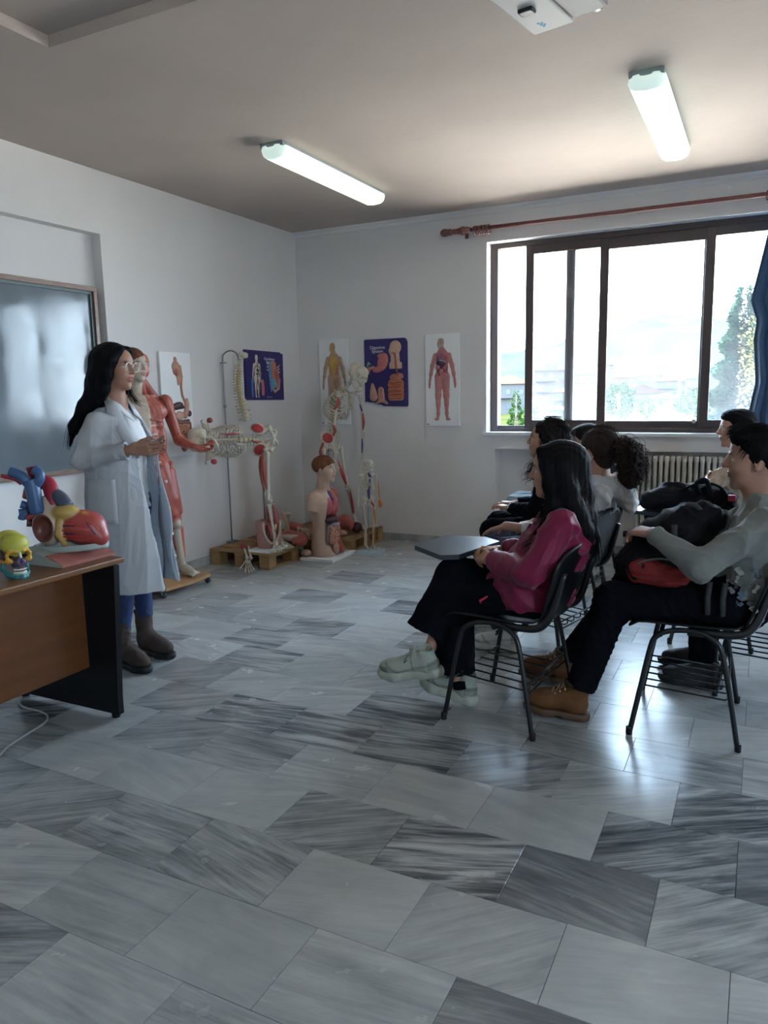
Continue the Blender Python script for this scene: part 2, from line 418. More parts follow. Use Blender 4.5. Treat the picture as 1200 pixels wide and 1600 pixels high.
def marble():
    m = bpy.data.materials.new('marble_tile'); m.use_nodes = True; nt = m.node_tree; N = nt.nodes; L = nt.links; b = N['Principled BSDF']
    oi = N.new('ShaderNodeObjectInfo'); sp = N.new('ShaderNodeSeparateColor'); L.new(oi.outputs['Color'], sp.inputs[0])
    tc = N.new('ShaderNodeTexCoord')
    rot = N.new('ShaderNodeVectorRotate'); rot.rotation_type = 'Z_AXIS'
    ang = N.new('ShaderNodeMath'); ang.operation = 'MULTIPLY'; ang.inputs[1].default_value = 6.2832
    L.new(sp.outputs[2], ang.inputs[0]); L.new(tc.outputs['Object'], rot.inputs['Vector']); L.new(ang.outputs[0], rot.inputs['Angle'])
    of = N.new('ShaderNodeVectorMath'); of.operation = 'ADD'; cb = N.new('ShaderNodeCombineXYZ')
    rs = N.new('ShaderNodeMath'); rs.operation = 'MULTIPLY'; rs.inputs[1].default_value = 60
    L.new(oi.outputs['Random'], rs.inputs[0]); L.new(rs.outputs[0], cb.inputs[0]); L.new(rs.outputs[0], cb.inputs[2])
    L.new(rot.outputs[0], of.inputs[0]); L.new(cb.outputs[0], of.inputs[1])
    def noise(scale, stretch, det, dist=0.0, rough=0.55):
        mp = N.new('ShaderNodeMapping'); _in(mp, 'Scale', stretch); L.new(of.outputs[0], mp.inputs[0])
        n = N.new('ShaderNodeTexNoise'); _in(n, 'Scale', scale); _in(n, 'Detail', det); _in(n, 'Distortion', dist); _in(n, 'Roughness', rough)
        L.new(mp.outputs[0], n.inputs['Vector']); return n.outputs['Fac']
    def mth(op, a, b_=None, c=None):
        x = N.new('ShaderNodeMath'); x.operation = op
        for i, q in enumerate((a, b_, c)):
            if q is None: continue
            if isinstance(q, (int, float)): x.inputs[i].default_value = q
            else: L.new(q, x.inputs[i])
        return x.outputs[0]
    streak = noise(2.6, (0.9, 7.0, 1), 6, 0.7, 0.6)
    cloud = noise(4.0, (1.0, 2.0, 1), 5, 0.5)
    fine = noise(9, (0.5, 9.0, 1), 5, 0.4, 0.6)
    white = noise(1.8, (0.8, 6.0, 1), 2.5, 0.6)
    # darkness = tone + vein strength * streaks
    s1 = mth('MULTIPLY', mth('SUBTRACT', streak, 0.5), 2.6)
    s2 = mth('MULTIPLY', mth('SUBTRACT', fine, 0.5), 1.3)
    s3 = mth('MULTIPLY', mth('SUBTRACT', cloud, 0.5), 0.9)
    veins = mth('MULTIPLY', mth('ADD', s1, s2), sp.outputs[1])
    d = mth('ADD', mth('ADD', sp.outputs[0], veins), mth('MULTIPLY', s3, 0.55))
    ramp = N.new('ShaderNodeValToRGB'); e = ramp.color_ramp.elements
    e[0].position = 0.0; e[0].color = (0.47, 0.48, 0.465, 1); e[1].position = 1.0; e[1].color = (0.045, 0.05, 0.058, 1)
    x = e.new(0.35); x.color = (0.31, 0.325, 0.325, 1); x = e.new(0.65); x.color = (0.14, 0.15, 0.158, 1)
    L.new(d, ramp.inputs[0])
    wv = N.new('ShaderNodeMapRange'); _in(wv, 'From Min', 0.60); _in(wv, 'From Max', 0.78); L.new(white, wv.inputs['Value'])
    mix = N.new('ShaderNodeMix'); mix.data_type = 'RGBA'; L.new(mth('MULTIPLY', mth('MULTIPLY', wv.outputs[0], 0.9), mth('SUBTRACT', mth('MULTIPLY', sp.outputs[1], 2.0), 0.85)), mix.inputs['Factor']); mix.clamp_factor = True
    L.new(ramp.outputs[0], mix.inputs['A']); mix.inputs['B'].default_value = (0.52, 0.53, 0.515, 1)
    L.new(mix.outputs['Result'], b.inputs['Base Color'])
    _in(b, 'Roughness', 0.22); _in(b, 'Specular IOR Level', 0.5)
    rg = N.new('ShaderNodeTexNoise'); _in(rg, 'Scale', 9); _in(rg, 'Detail', 3); L.new(of.outputs[0], rg.inputs['Vector'])
    mr = N.new('ShaderNodeMapRange'); _in(mr, 'To Min', 0.19); _in(mr, 'To Max', 0.31); L.new(rg.outputs['Fac'], mr.inputs['Value']); L.new(mr.outputs[0], b.inputs['Roughness'])
    return m
M_marble = marble()

floor = tag(MB().box(XL - .2, XR + .2, YF - .2, YB + .3, -0.12, -0.004).build('floor', M_grout), kind='structure')
tile_kind = {(2, 0): 'd', (3, 1): 'd', (4, 2): 'd', (4, -1): 'd', (4, -3): 'd', (4, -2): 'd', (8, -4): 'd', (10, -3): 'd', (7, -5): 'd', (0, 1): 'D', (2, 1): 'D', (3, 2): 'D', (2, 2): 'm', (4, 0): 'm', (5, 0): 'm', (1, -2): 'm', (1, -3): 'm', (1, -4): 'm', (3, -3): 'm', (2, -1): 'm', (6, -3): 'm', (4, -4): 'm', (7, 1): 'm', (6, 1): 'l', (3, -1): 'l', (3, 0): 'l', (4, 1): 'l', (1, 0): 'l', (1, 1): 'l', (2, -2): 'l', (2, -3): 'l', (3, -2): 'l', (0, -1): 'l', (1, -1): 'l', (0, -2): 'l', (0, -3): 'l', (0, 0): 'l', (-1, -2): 'l', (6, -1): 'l', (5, -3): 'l', (7, -3): 'l', (5, -4): 'l', (6, -5): 'l', (9, -6): 'l', (8, -3): 'l', (11, -3): 'l'}
rng = random.Random(11)
tile_mesh = None; rest = MB(); tiles_n = 0
def tile_box(mb, x0, x1, y0, y1):
    g = 0.0009; c = 0.0004
    x0 += g; x1 -= g; y0 += g; y1 -= g
    vs = [(x0, y0, -.02), (x1, y0, -.02), (x1, y1, -.02), (x0, y1, -.02), (x0, y0, -c), (x1, y0, -c), (x1, y1, -c), (x0, y1, -c),
          (x0 + c, y0 + c, 0), (x1 - c, y0 + c, 0), (x1 - c, y1 - c, 0), (x0 + c, y1 - c, 0)]
    fs = [(0, 1, 5, 4), (1, 2, 6, 5), (2, 3, 7, 6), (3, 0, 4, 7), (4, 5, 9, 8), (5, 6, 10, 9), (6, 7, 11, 10), (7, 4, 8, 11), (8, 9, 10, 11)]
    mb.add(vs, fs)
for r in range(-12, 18):
    y0 = 1.236 + .302 * r; y1 = min(y0 + .302, YB)
    if y0 >= YB - .005: continue
    y0 = max(y0, YF)
    if y1 <= YF: continue
    for k in range(-10, 12):
        x0 = -1.0 + (0 if r % 2 == 0 else .2) + .4 * k; x1 = x0 + .4
        x0 = max(x0, XL); x1 = min(x1, XR)
        if x1 - x0 < .01: continue
        seen = y1 > .9 and x0 < .25 and (x1 > -1.9 - .55 * (y0 + .3) or y0 > 4.0)
        if not seen or tiles_n >= 300:
            tile_box(rest, x0, x1, y0, y1); continue
        full = abs(x1 - x0 - .4) < 1e-6 and abs(y1 - y0 - .302) < 1e-6
        cx, cy = (x0 + x1) / 2, (y0 + y1) / 2
        if full and tile_mesh is not None: me = tile_mesh
        else:
            mb = MB(); tile_box(mb, x0 - cx, x1 - cx, y0 - cy, y1 - cy); me = mb.mesh('tile'); me.materials.append(M_marble)
            if full: tile_mesh = me
        o = bpy.data.objects.new('tile', me); COL.objects.link(o); o.parent = floor; o.location = (cx, cy, rng.uniform(-.0004, .0004)); tiles_n += 1
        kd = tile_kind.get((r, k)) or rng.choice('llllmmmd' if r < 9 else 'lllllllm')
        tone = {'l': rng.uniform(.17, .32) if r < 6 else rng.uniform(.08, .22) if r < 9 else rng.uniform(.0, .14), 'm': rng.uniform(.40, .50), 'd': rng.uniform(.52, .62), 'D': rng.uniform(.58, .66)}[kd]  # light tiles get paler with distance: glancing reflections painted into the tone
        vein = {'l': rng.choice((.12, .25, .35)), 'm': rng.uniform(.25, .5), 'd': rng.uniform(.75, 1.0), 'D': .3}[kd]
        if r >= 6 and kd in 'dm': tone -= .14; vein *= .75  # far dark tiles paled and softened too, a reflective wash put into the colour
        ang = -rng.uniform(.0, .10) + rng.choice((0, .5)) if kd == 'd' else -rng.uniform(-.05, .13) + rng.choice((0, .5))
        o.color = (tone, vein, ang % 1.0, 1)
r_ = rest.build('tile_field', M_marble, floor); r_['kind'] = 'stuff'; r_.color = (.3, .3, .05, 1)

# left wall with the shallow recess that holds the whiteboard
RY, RZ, RD = 4.01, 2.55, 0.085
w = MB(); w.box(XL - .25, XL, RY, YB + .3, 0, 3.1).box(XL - .25, XL, 0.2, RY, RZ, 3.1).box(XL - .25, XL - RD, 0.2, RY, 0, RZ).box(XL - .25, XL, YF - .2, 0.2, 0, 3.1)
tag(w.build('wall_left', M_wall), kind='structure')
# window wall: opening, and a niche for the radiator
WX0, WX1, WZ0, WZ1 = -2.235, 0.60, 1.055, 2.70
NX0, NX1, NZ = -2.15, 0.60, 0.905
w = MB(); y0, y1 = YB, YB + .27
w.box(XL, WX0, y0, y1, 0, 3.1).box(WX1, 1.15, y0, y1, 0, 3.1).box(3.05, XR, y0, y1, 0, 3.1).box(1.15, 3.05, y0, y1, 0, WZ0).box(1.15, 3.05, y0, y1, WZ1, 3.1).box(WX0, WX1, y0, y1, WZ1, 3.1)
w.box(WX0, NX0, y0, y1, 0, WZ0 - .03).box(NX0, WX1, y0, y1, NZ, WZ0 - .03).box(NX0, WX1, y0 + .15, y1, 0, NZ)
tag(w.build('wall_back', M_wall), kind='structure')
w = MB(); t = .006
w.box(WX0, WX0 + t, YB - .0015, YB + .12, WZ0, WZ1).box(WX1 - t, WX1, YB - .0015, YB + .12, WZ0, WZ1).box(WX0, WX1, YB - .0015, YB + .12, WZ1 - t, WZ1)
tag(w.build('trim_1', M_plaster), kind='structure')
tag(MB().box(WX0 - .02, WX1 + .02, YB - .035, YB + .30, WZ0 - .03, WZ0, bev=.004).build('trim_2', mat('sill_marble', (.72, .72, .71), .3, var=.08, vscale=9)), kind='structure')
# the walls behind the camera: side opening added to light the front of the room
M_wall2 = M_wall
w = MB(); RW0, RW1, RWZ0, RWZ1 = -0.9, 0.3, 1.0, 2.75
w.box(XR, XR + .25, YF - .2, RW0, 0, 3.1).box(XR, XR + .25, RW1, YB + .3, 0, 3.1).box(XR, XR + .25, RW0, RW1, 0, RWZ0).box(XR, XR + .25, RW0, RW1, RWZ1, 3.1)
tag(w.build('wall_right', M_wall2), kind='structure')
tag(MB().box(XL - .2, XR + .2, YF - .25, YF, 0, 3.1).build('wall_front', M_wall2), kind='structure')
# ceiling with a shallow recessed field above the front of the room
c = MB(); CX0, CX1, CY0, CY1 = -2.95, -0.95, -1.0, 2.60
c.box(XL - .25, XR + .25, CY1, YB + .3, ZC, ZC + .1).box(XL - .25, CX0, YF - .2, CY1, ZC, ZC + .1).box(CX1, XR + .25, YF - .2, CY1, ZC, ZC + .1)
c.box(CX0, CX1, YF - .2, CY0, ZC, ZC + .1).box(CX0 - .05, CX1 + .05, CY0, CY1 + .05, ZC + .052, ZC + .1)
tag(c.build('ceiling', M_ceil), kind='structure')
# plaster cove between the window wall and the ceiling
cv = [(YB, ZC), (YB - .045, ZC), (YB - .030, ZC - .012), (YB - .012, ZC - .022), (YB - .008, ZC - .045), (YB, ZC - .05)]
tag(MB().prism(cv, XL, XR, Matrix(((0, 0, 1, 0), (1, 0, 0, 0), (0, 1, 0, 0), (0, 0, 0, 1)))).build('trim_3', M_wall), kind='structure')
# marble skirting
tag(MB().box(XL, NX0, YB - .015, YB, 0, .068).build('baseboard_back', M_marble_trim), kind='structure')
tag(MB().box(NX0, WX1, YB + .135, YB + .15, 0, .068).build('baseboard_niche', M_marble_trim), kind='structure')
tag(MB().box(XL, XL + .015, RY + .0, YB, 0, .068).box(XL - RD, XL - RD + .015, .2, RY, 0, .068).build('baseboard_left', M_marble_trim), kind='structure')

# ------------------------------------------------------------------ window
M_alu = mat('brown_window_metal', (0.075, 0.052, 0.05), 0.42, var=.05)
def dusty_glass():
    m = bpy.data.materials.new('dusty_glass'); m.use_nodes = True; N = m.node_tree.nodes; L = m.node_tree.links; N.clear()
    o = N.new('ShaderNodeOutputMaterial'); tr = N.new('ShaderNodeBsdfTransparent'); tl = N.new('ShaderNodeBsdfTranslucent'); gl = N.new('ShaderNodeBsdfGlossy')
    _in(gl, 'Roughness', 0.03); tl.inputs[0].default_value = (.92, .96, 1, 1)
    tc = N.new('ShaderNodeTexCoord'); sp = N.new('ShaderNodeSeparateXYZ'); L.new(tc.outputs['Object'], sp.inputs[0])
    mr = N.new('ShaderNodeMapRange'); _in(mr, 'From Min', 1.1); _in(mr, 'From Max', 1.7); _in(mr, 'To Min', .036); _in(mr, 'To Max', .012); L.new(sp.outputs['Z'], mr.inputs['Value'])
    nz = N.new('ShaderNodeTexNoise'); _in(nz, 'Scale', 5); _in(nz, 'Detail', 6); L.new(tc.outputs['Object'], nz.inputs['Vector'])
    ml = N.new('ShaderNodeMath'); ml.operation = 'MULTIPLY'; L.new(mr.outputs[0], ml.inputs[0])
    m2 = N.new('ShaderNodeMapRange'); _in(m2, 'To Min', .5); _in(m2, 'To Max', 1.5); L.new(nz.outputs['Fac'], m2.inputs['Value']); L.new(m2.outputs[0], ml.inputs[1])
    a = N.new('ShaderNodeMixShader'); L.new(ml.outputs[0], a.inputs[0]); L.new(tr.outputs[0], a.inputs[1]); L.new(tl.outputs[0], a.inputs[2])
    lw = N.new('ShaderNodeLayerWeight'); _in(lw, 'Blend', .2); b = N.new('ShaderNodeMixShader')
    L.new(lw.outputs['Fresnel'], b.inputs[0]); L.new(a.outputs[0], b.inputs[1]); L.new(gl.outputs[0], b.inputs[2]); L.new(b.outputs[0], o.inputs[0])
    return m
M_glass = dusty_glass()
win = tag(bpy.data.objects.new('window_1', None), kind='structure'); COL.objects.link(win)
def frame_box(mb, x0, x1, z0, z1, ya, yb, l, r, b, t):
    mb.box(x0, x0 + l, ya, yb, z0, z1, bev=.004).box(x1 - r, x1, ya, yb, z0, z1, bev=.004).box(x0 + l, x1 - r, ya, yb, z0, z0 + b, bev=.004).box(x0 + l, x1 - r, ya, yb, z1 - t, z1, bev=.004)
fy = YB + .115
f = MB(); frame_box(f, WX0 + .005, WX1, WZ0, WZ1 - .005, fy, fy + .10, .065, .06, .035, .045)
f.box(WX0 + .03, WX1, fy + .02, fy + .028, WZ0 + .03, WZ0 + .05).box(WX0 + .03, WX1, fy + .065, fy + .073, WZ0 + .03, WZ0 + .05)
f.build('window_frame', M_alu, win)
def sash(x0, x1, ya, l=.07, r=.07, b=.065, t=.075):
    s = MB(); frame_box(s, x0, x1, WZ0 + .037, WZ1 - .045, ya, ya + .032, l, r, b, t); so = s.build('sash', M_alu, win)
    MB().box(x0 + l - .005, x1 - r + .005, ya + .013, ya + .019, WZ0 + .037 + b - .005, WZ1 - .045 - t + .005).build('pane', M_glass, so); return so
sash(-1.917, -1.215, fy + .012)
sash(-1.575, -0.42, fy + .055, l=.075, b=.055, t=.075)
s_ = sash(-0.475, .56, fy + .012)
# dark band across the top of the middle pane, latch on the sash
MB().box(-1.215, -.475, fy + .02, fy + .05, 2.56, 2.66).build('pane_top_band', M_alu, win)
MB().box(-.52, -.495, fy + .0, fy + .012, 1.13, 1.16, bev=.003).build('latch', mat('window_latch', (.45, .45, .47), .4, .6), win)
# unseen window added in the right-hand wall as a light source
win2 = tag(bpy.data.objects.new('added_side_window', None), kind='structure'); COL.objects.link(win2)
f = MB()
for a in (RW0, (RW0 + RW1) / 2, RW1 - .06): f.box(XR + .1, XR + .16, a, a + .06, RWZ0, RWZ1)
f.box(XR + .1, XR + .16, RW0, RW1, RWZ0, RWZ0 + .06).box(XR + .1, XR + .16, RW0, RW1, RWZ1 - .06, RWZ1); f.build('window_frame', M_alu, win2)
win3 = tag(bpy.data.objects.new('added_back_window', None), kind='structure'); COL.objects.link(win3)  # second unseen window, added to the back wall for more daylight
f = MB()
for a in (1.15, 2.07, 2.99): f.box(a, a + .06, fy, fy + .06, WZ0, WZ1)
f.box(1.15, 3.05, fy, fy + .06, WZ0, WZ0 + .06).box(1.15, 3.05, fy, fy + .06, WZ1 - .06, WZ1); f.build('window_frame', M_alu, win3)

# ------------------------------------------------------------------ curtain rod and curtain
M_rod = mat('reddish_wood', (.20, .075, .065), .4, var=.12, vscale=20, stretch=(.3, 3, 3))
ry_, rz_ = YB - .11, 2.79
rod = thing('curtain_rod', 'long reddish wooden curtain rod with turned finial above the window', 'curtain rod', (-2.58, ry_, rz_))
RX = Matrix.Rotation(PI / 2, 4, 'Y')
MB().lathe([(.017, .02), (.017, 4.6)], 12, RX).build('pole', M_rod, rod)
MB().lathe([(.0, -.035), (.020, -.030), (.032, -.010), (.034, .012), (.028, .030), (.021, .038), (.021, .042), (.030, .048), (.030, .058), (.022, .066), (.022, .12), (.027, .13), (.027, .14), (.022, .15), (.022, .24)], 14, RX).build('finial', M_rod, rod)
MB().tube([(.17, .1, -.01), (.17, .06, -.012), (.17, .0, -.022)], .009, 8).lathe([(.036, -.014), (.036, .014)], 12, Matrix.Translation((.17, 0, 0)) @ RX).build('bracket', M_rod, rod)
MB().box(.155, .185, .095, .11, -.05, .05, bev=.004).build('wall_plate', M_rod, rod)
ring_me = None
def ring(x, tilt=0):
    global ring_me
    if ring_me is None:
        pts = [(0, .036 * math.cos(a), .036 * math.sin(a) - .012) for a in np.linspace(0, 2 * PI, 20)[:-1]]
        ring_me = MB().tube(pts, .0055, 6, closed=True).tube([(0, 0, -.047), (0, 0, -.062)], .002, 5).mesh('ring'); ring_me.materials.append(M_rod)
    o = bpy.data.objects.new('ring', ring_me); COL.objects.link(o); o.parent = rod; o.location = (x, 0, 0); o.rotation_euler = (0, 0, tilt)
for q in range(7): ring(.28 + .021 * q, (q % 3 - 1) * .12)
for q in range(9): ring(2.52 + .075 * q, (q % 3 - 1) * .2)
# the curtain hangs gathered at the right end
M_curt = mat('blue_curtain', (.022, .085, .20), .8, bump=.25, bscale=300, sheen=.3, var=.06, vscale=8)
def curtain():
    G = []
    for i in range(60):
        v = i / 59; z = 2.735 - v * 2.55; row = []
        left = np.interp(z, [.15, .7, 1.2, 1.45, 1.76, 1.9, 2.05, 2.3, 2.52, 2.74], [-.02, -.04, -.11, -.07, -.10, -.085, -.135, -.085, -.045, .0])
        for j in range(150):
            u = j / 149; x = left + (.62 - left) * u
            y = YB - .115 + .034 * math.sin(u * 62 + .9 * math.sin(v * 4)) * (.45 + .55 * v) + .012 * math.sin(u * 23 + v * 5) + .02 * math.exp(-((z - 1.4) / .1) ** 2) * math.sin(u * 30 + z * 40) * math.exp(-u * 4)
            row.append((x, y, z + .006 * math.sin(u * 40)))
        G.append(row)
    return MB().sheet(G, .003)
cu_ = curtain().build('curtain', M_curt); tag(cu_, 'dark blue curtain gathered in folds at the right end of the rod', 'curtain')

# ------------------------------------------------------------------ radiator
M_rad = mat('radiator_enamel', (.50, .47, .42), .4, var=.05)
rad = thing('radiator', 'cream column radiator in the niche under the window', 'radiator', (-.93, YB + .02, 0))
cm_ = MB(); cm_.tube([(0, -.055, .16), (0, -.06, .2), (0, -.06, .8), (0, -.052, .845), (0, -.02, .868)], [.013, .016, .016, .016, .013], 8, flat=1.0)
cm_.tube([(0, 0, .14), (0, 0, .86)], .015, 8).tube([(0, .06, .15), (0, .06, .84)], .016, 8)
cm_.box(-.019, .019, -.07, .07, .12, .165, bev=.008).box(-.019, .019, -.065, .065, .825, .872, bev=.008)
cme = cm_.mesh('column'); cme.materials.append(M_rad)
for q in range(26):
    o = bpy.data.objects.new('column', cme); COL.objects.link(o); o.parent = rad; o.location = (.025 + q * .0445, 0, 0)
for q in (.05, 1.05): MB().box(q - .01, q + .01, -.05, .05, 0, .13).build('foot', M_rad, rad)
v_ = MB().tube([(0, 0, .15), (-.05, 0, .15), (-.065, 0, .14), (-.065, 0, 0)], .011, 8).lathe([(.019, .12), (.019, .175), (.012, .18)], 10, Matrix.Translation((-.065, 0, 0)))
vo = v_.build('valve', mat('valve_metal', (.55, .53, .50), .35, .7), rad)
MB().lathe([(.020, .175), (.024, .18), (.024, .215), (.018, .225)], 12, Matrix.Translation((-.065, 0, 0))).build('knob', mat('black_plastic', (.012, .012, .014), .4), vo)

# ------------------------------------------------------------------ ceiling lamps
def lamp_mat(nm, c, s):
    m = mat(nm, (.8, .85, .84), .35, emis=c, estr=s); return m
M_lampA = lamp_mat('lamp_diffuser_warm', (.93, 1.0, .82), .42); M_lampB = lamp_mat('lamp_diffuser_cool', (.62, 1.0, .95), .40)
M_lampE = mat('lamp_end', (.62, .72, .66), .35, emis=(.75, .95, .88), estr=.16)
M_lampbase = mat('lamp_tray', (.32, .36, .37), .4, .2)
def ceiling_lamp(x, y0, y1, label, M, rz=0.0):
    L = y1 - y0; t = thing('ceiling_lamp', label, 'ceiling lamp', (x, (y0 + y1) / 2, ZC), rz, 'long fluorescent ceiling lamps')
    MB().box(-.085, .085, -L / 2 + .01, L / 2 - .01, -.030, 0, bev=.003).build('tray', M_lampbase, t)
    prof = [(-.088, -.022), (-.092, -.04), (-.080, -.072), (-.055, -.088), (0, -.094), (.055, -.088), (.080, -.072), (.092, -.04), (.088, -.022)]
    R4 = Matrix(((1, 0, 0, 0), (0, 0, 1, 0), (0, 1, 0, 0), (0, 0, 0, 1)))
    g = []
    for q in range(9):
        u = q / 8; yy = -L / 2 + .05 + u * (L - .10); g.append([(a, yy, b) for a, b in prof])
    d = MB().sheet(g, .002).build('diffuser', M, t)
    for sgn in (-1, 1):
        gg = []
        for q in range(5):
            u = q / 4; s = math.cos(u * PI / 2); gg.append([(a * (.35 + .65 * s), sgn * (L / 2 - .05 + .05 * math.sin(u * PI / 2)), -.022 + (b + .022) * (.15 + .85 * s)) for a, b in prof])
        MB().sheet(gg, .002).build('end_cap', M_lampE, t)
    for sx in (-.035, .035): MB().tube([(sx, -L / 2 + .06, -.055), (sx, L / 2 - .06, -.055)], .013, 8).build('tube', M, d)
    return t
ceiling_lamp(-2.83, 4.13, 5.58, 'fluorescent ceiling lamp nearest the left wall, with a warm white diffuser', M_lampA)
ceiling_lamp(-.61, 4.16, 5.56, 'fluorescent ceiling lamp in front of the window, glowing bluish green', M_lampB)

ceiling_lamp(-2.83, .6, 2.05, 'added fill lamp under the ceiling above the front of the room, out of the picture', M_lampA)  # this and the next two are unseen lamps added to brighten the room
ceiling_lamp(-.30, .6, 2.05, 'added fill lamp under the ceiling above the viewer, out of the picture', M_lampA)
ceiling_lamp(1.9, 4.16, 5.56, 'added fill lamp under the ceiling on the right, out of the picture', M_lampB)
# ------------------------------------------------------------------ projector
pj = thing('projector', 'grey and white projector hung under the ceiling at the top edge', 'projector', (-.735, 2.665, 2.715), math.radians(-11))
M_pw = mat('projector_shell_light', (.62, .60, .58), .45, var=.03); M_pg = mat('projector_shell_grey', (.30, .28, .27), .45); M_pd = mat('projector_dark', (.02, .02, .022), .3)
MB().box(-.155, -.0, -.27, .27, 0, .10, bev=.006).build('shell', M_pw, pj)
MB().box(.001, .135, -.27, .255, .006, .10, bev=.012).build('side_shell', M_pg, pj)
MB().box(-.115, -.06, .06, .10, -.012, .002, bev=.006).build('foot', M_pd, pj)
MB().box(.05, .09, .02, .05, -.01, .008, bev=.004).build('foot', M_pw, pj)
MB().lathe([(.035, 0), (.04, .03), (.032, .03)], 16, Matrix.Translation((.08, .255, .055)) @ Matrix.Rotation(-PI / 2, 4, 'X')).build('lens', M_pd, pj)
MB().tube([(-.02, 0, .1), (-.02, 0, .255)], .02, 10).box(-.09, .05, -.07, .07, .245, .253).build('ceiling_mount', M_pg, pj)
st = MB()
for a, b in ((0, 0), (.012, .004), (.004, .016), (.016, .02), (.008, .03)): st.box(-.105 + a, -.097 + a, .19 + b, .2 + b, -.001, .0005)
st.build('blue_sticker', mat('sticker_blue', (.10, .45, .65), .5), pj)

# ------------------------------------------------------------------ whiteboard
wb = thing('whiteboard', 'smeared whiteboard in a wooden frame inside the wall recess', 'whiteboard', (XL - .06, 2.5, .91))
M_wbf = mat('whiteboard_frame_wood', (.20, .105, .065), .35, var=.25, vscale=18, stretch=(6, .6, 6)); M_wbi = mat('whiteboard_inner_edge', (.055, .085, .085), .4)
def wbmat():
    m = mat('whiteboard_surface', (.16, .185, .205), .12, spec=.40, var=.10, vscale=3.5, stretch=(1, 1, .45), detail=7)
    N = m.node_tree.nodes; L = m.node_tree.links; b = N['Principled BSDF']; tc = N.new('ShaderNodeTexCoord')
    nz = N.new('ShaderNodeTexNoise'); _in(nz, 'Scale', 4); _in(nz, 'Detail', 6); L.new(tc.outputs['Object'], nz.inputs['Vector'])
    mr = N.new('ShaderNodeMapRange'); _in(mr, 'From Min', .3); _in(mr, 'From Max', .7); _in(mr, 'To Min', .03); _in(mr, 'To Max', .16); L.new(nz.outputs['Fac'], mr.inputs['Value']); L.new(mr.outputs[0], b.inputs['Roughness'])
    return m
Lb, Hb = 1.475, 1.28
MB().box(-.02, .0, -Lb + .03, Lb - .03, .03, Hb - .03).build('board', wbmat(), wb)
f = MB()
for (a, b_, c_, d_) in ((-Lb, Lb, 0, .032), (-Lb, Lb, Hb - .032, Hb)): f.box(-.022, .028, a, b_, c_, d_, bev=.003)
for (a, b_) in ((-Lb, -Lb + .032), (Lb - .032, Lb)): f.box(-.022, .028, a, b_, .032, Hb - .032, bev=.003)
f.build('frame', M_wbf, wb)
f = MB(); e_ = .032
for (a, b_, c_, d_) in ((-Lb + e_, Lb - e_, e_, e_ + .02), (-Lb + e_, Lb - e_, Hb - e_ - .02, Hb - e_)): f.box(-.0, .014, a, b_, c_, d_)
for (a, b_) in ((-Lb + e_, -Lb + e_ + .02), (Lb - e_ - .02, Lb - e_)): f.box(.0, .014, a, b_, e_ + .02, Hb - e_ - .02)
f.build('inner_border', M_wbi, wb)
# ------------------------------------------------------------------ outside the window
M_grass = mat('field_grass', (.020, .024, .009), .9, var=.3, vscale=.15, detail=6, spec=0)
gz = -4.2
g = MB(); gr = []
for i in range(40):
    yy = 7.5 + (i / 39) ** 2 * 900; gr.append([(x, yy, gz + max(0, yy - 150) * .017 + .15 * math.sin(x * .3 + yy * .2)) for x in np.linspace(-60 - yy * .9, 60 + yy * .5, 40)])
def ground_z(y): return gz + max(0, y - 150) * .017
tag(MB().sheet([r[::-1] for r in gr], 0).build('ground', M_grass), kind='structure')
tag(MB().box(-60, 60, -40, 36, gz - .05, gz + .32).build('unseen_yard', mat('bounce_yard', (.50, .44, .36), .9, var=.1, vscale=.3)), kind='structure')  # unseen pale ground added to bounce warm light onto the ceiling
# hills
hm = MB(); hg = []
for i in range(24):
    v = i / 23; row = []
    for j in range(90):
        u = j / 89; x = -1500 + u * 2300; h = 88 * math.exp(-((x + 150) / 230) ** 2) + 30 * math.exp(-((x + 700) / 400) ** 2) + 8 * mnoise.noise((x * .01, 0, 3)) + 6 * mnoise.noise((x * .04, 2, 3)) + 30
        row.append((x, 1050 + v * 500, 10 + h * math.sin(v * PI / 2) + 5 * mnoise.noise((x * .02, v * 6, 1))))
    hg.append(row)
tag(hm.sheet([r[::-1] for r in hg], 0).build('hill', mat('hill_forest', (.0195, .0245, .0252), .95, var=.25, vscale=.02, detail=8, spec=0)), kind='structure')
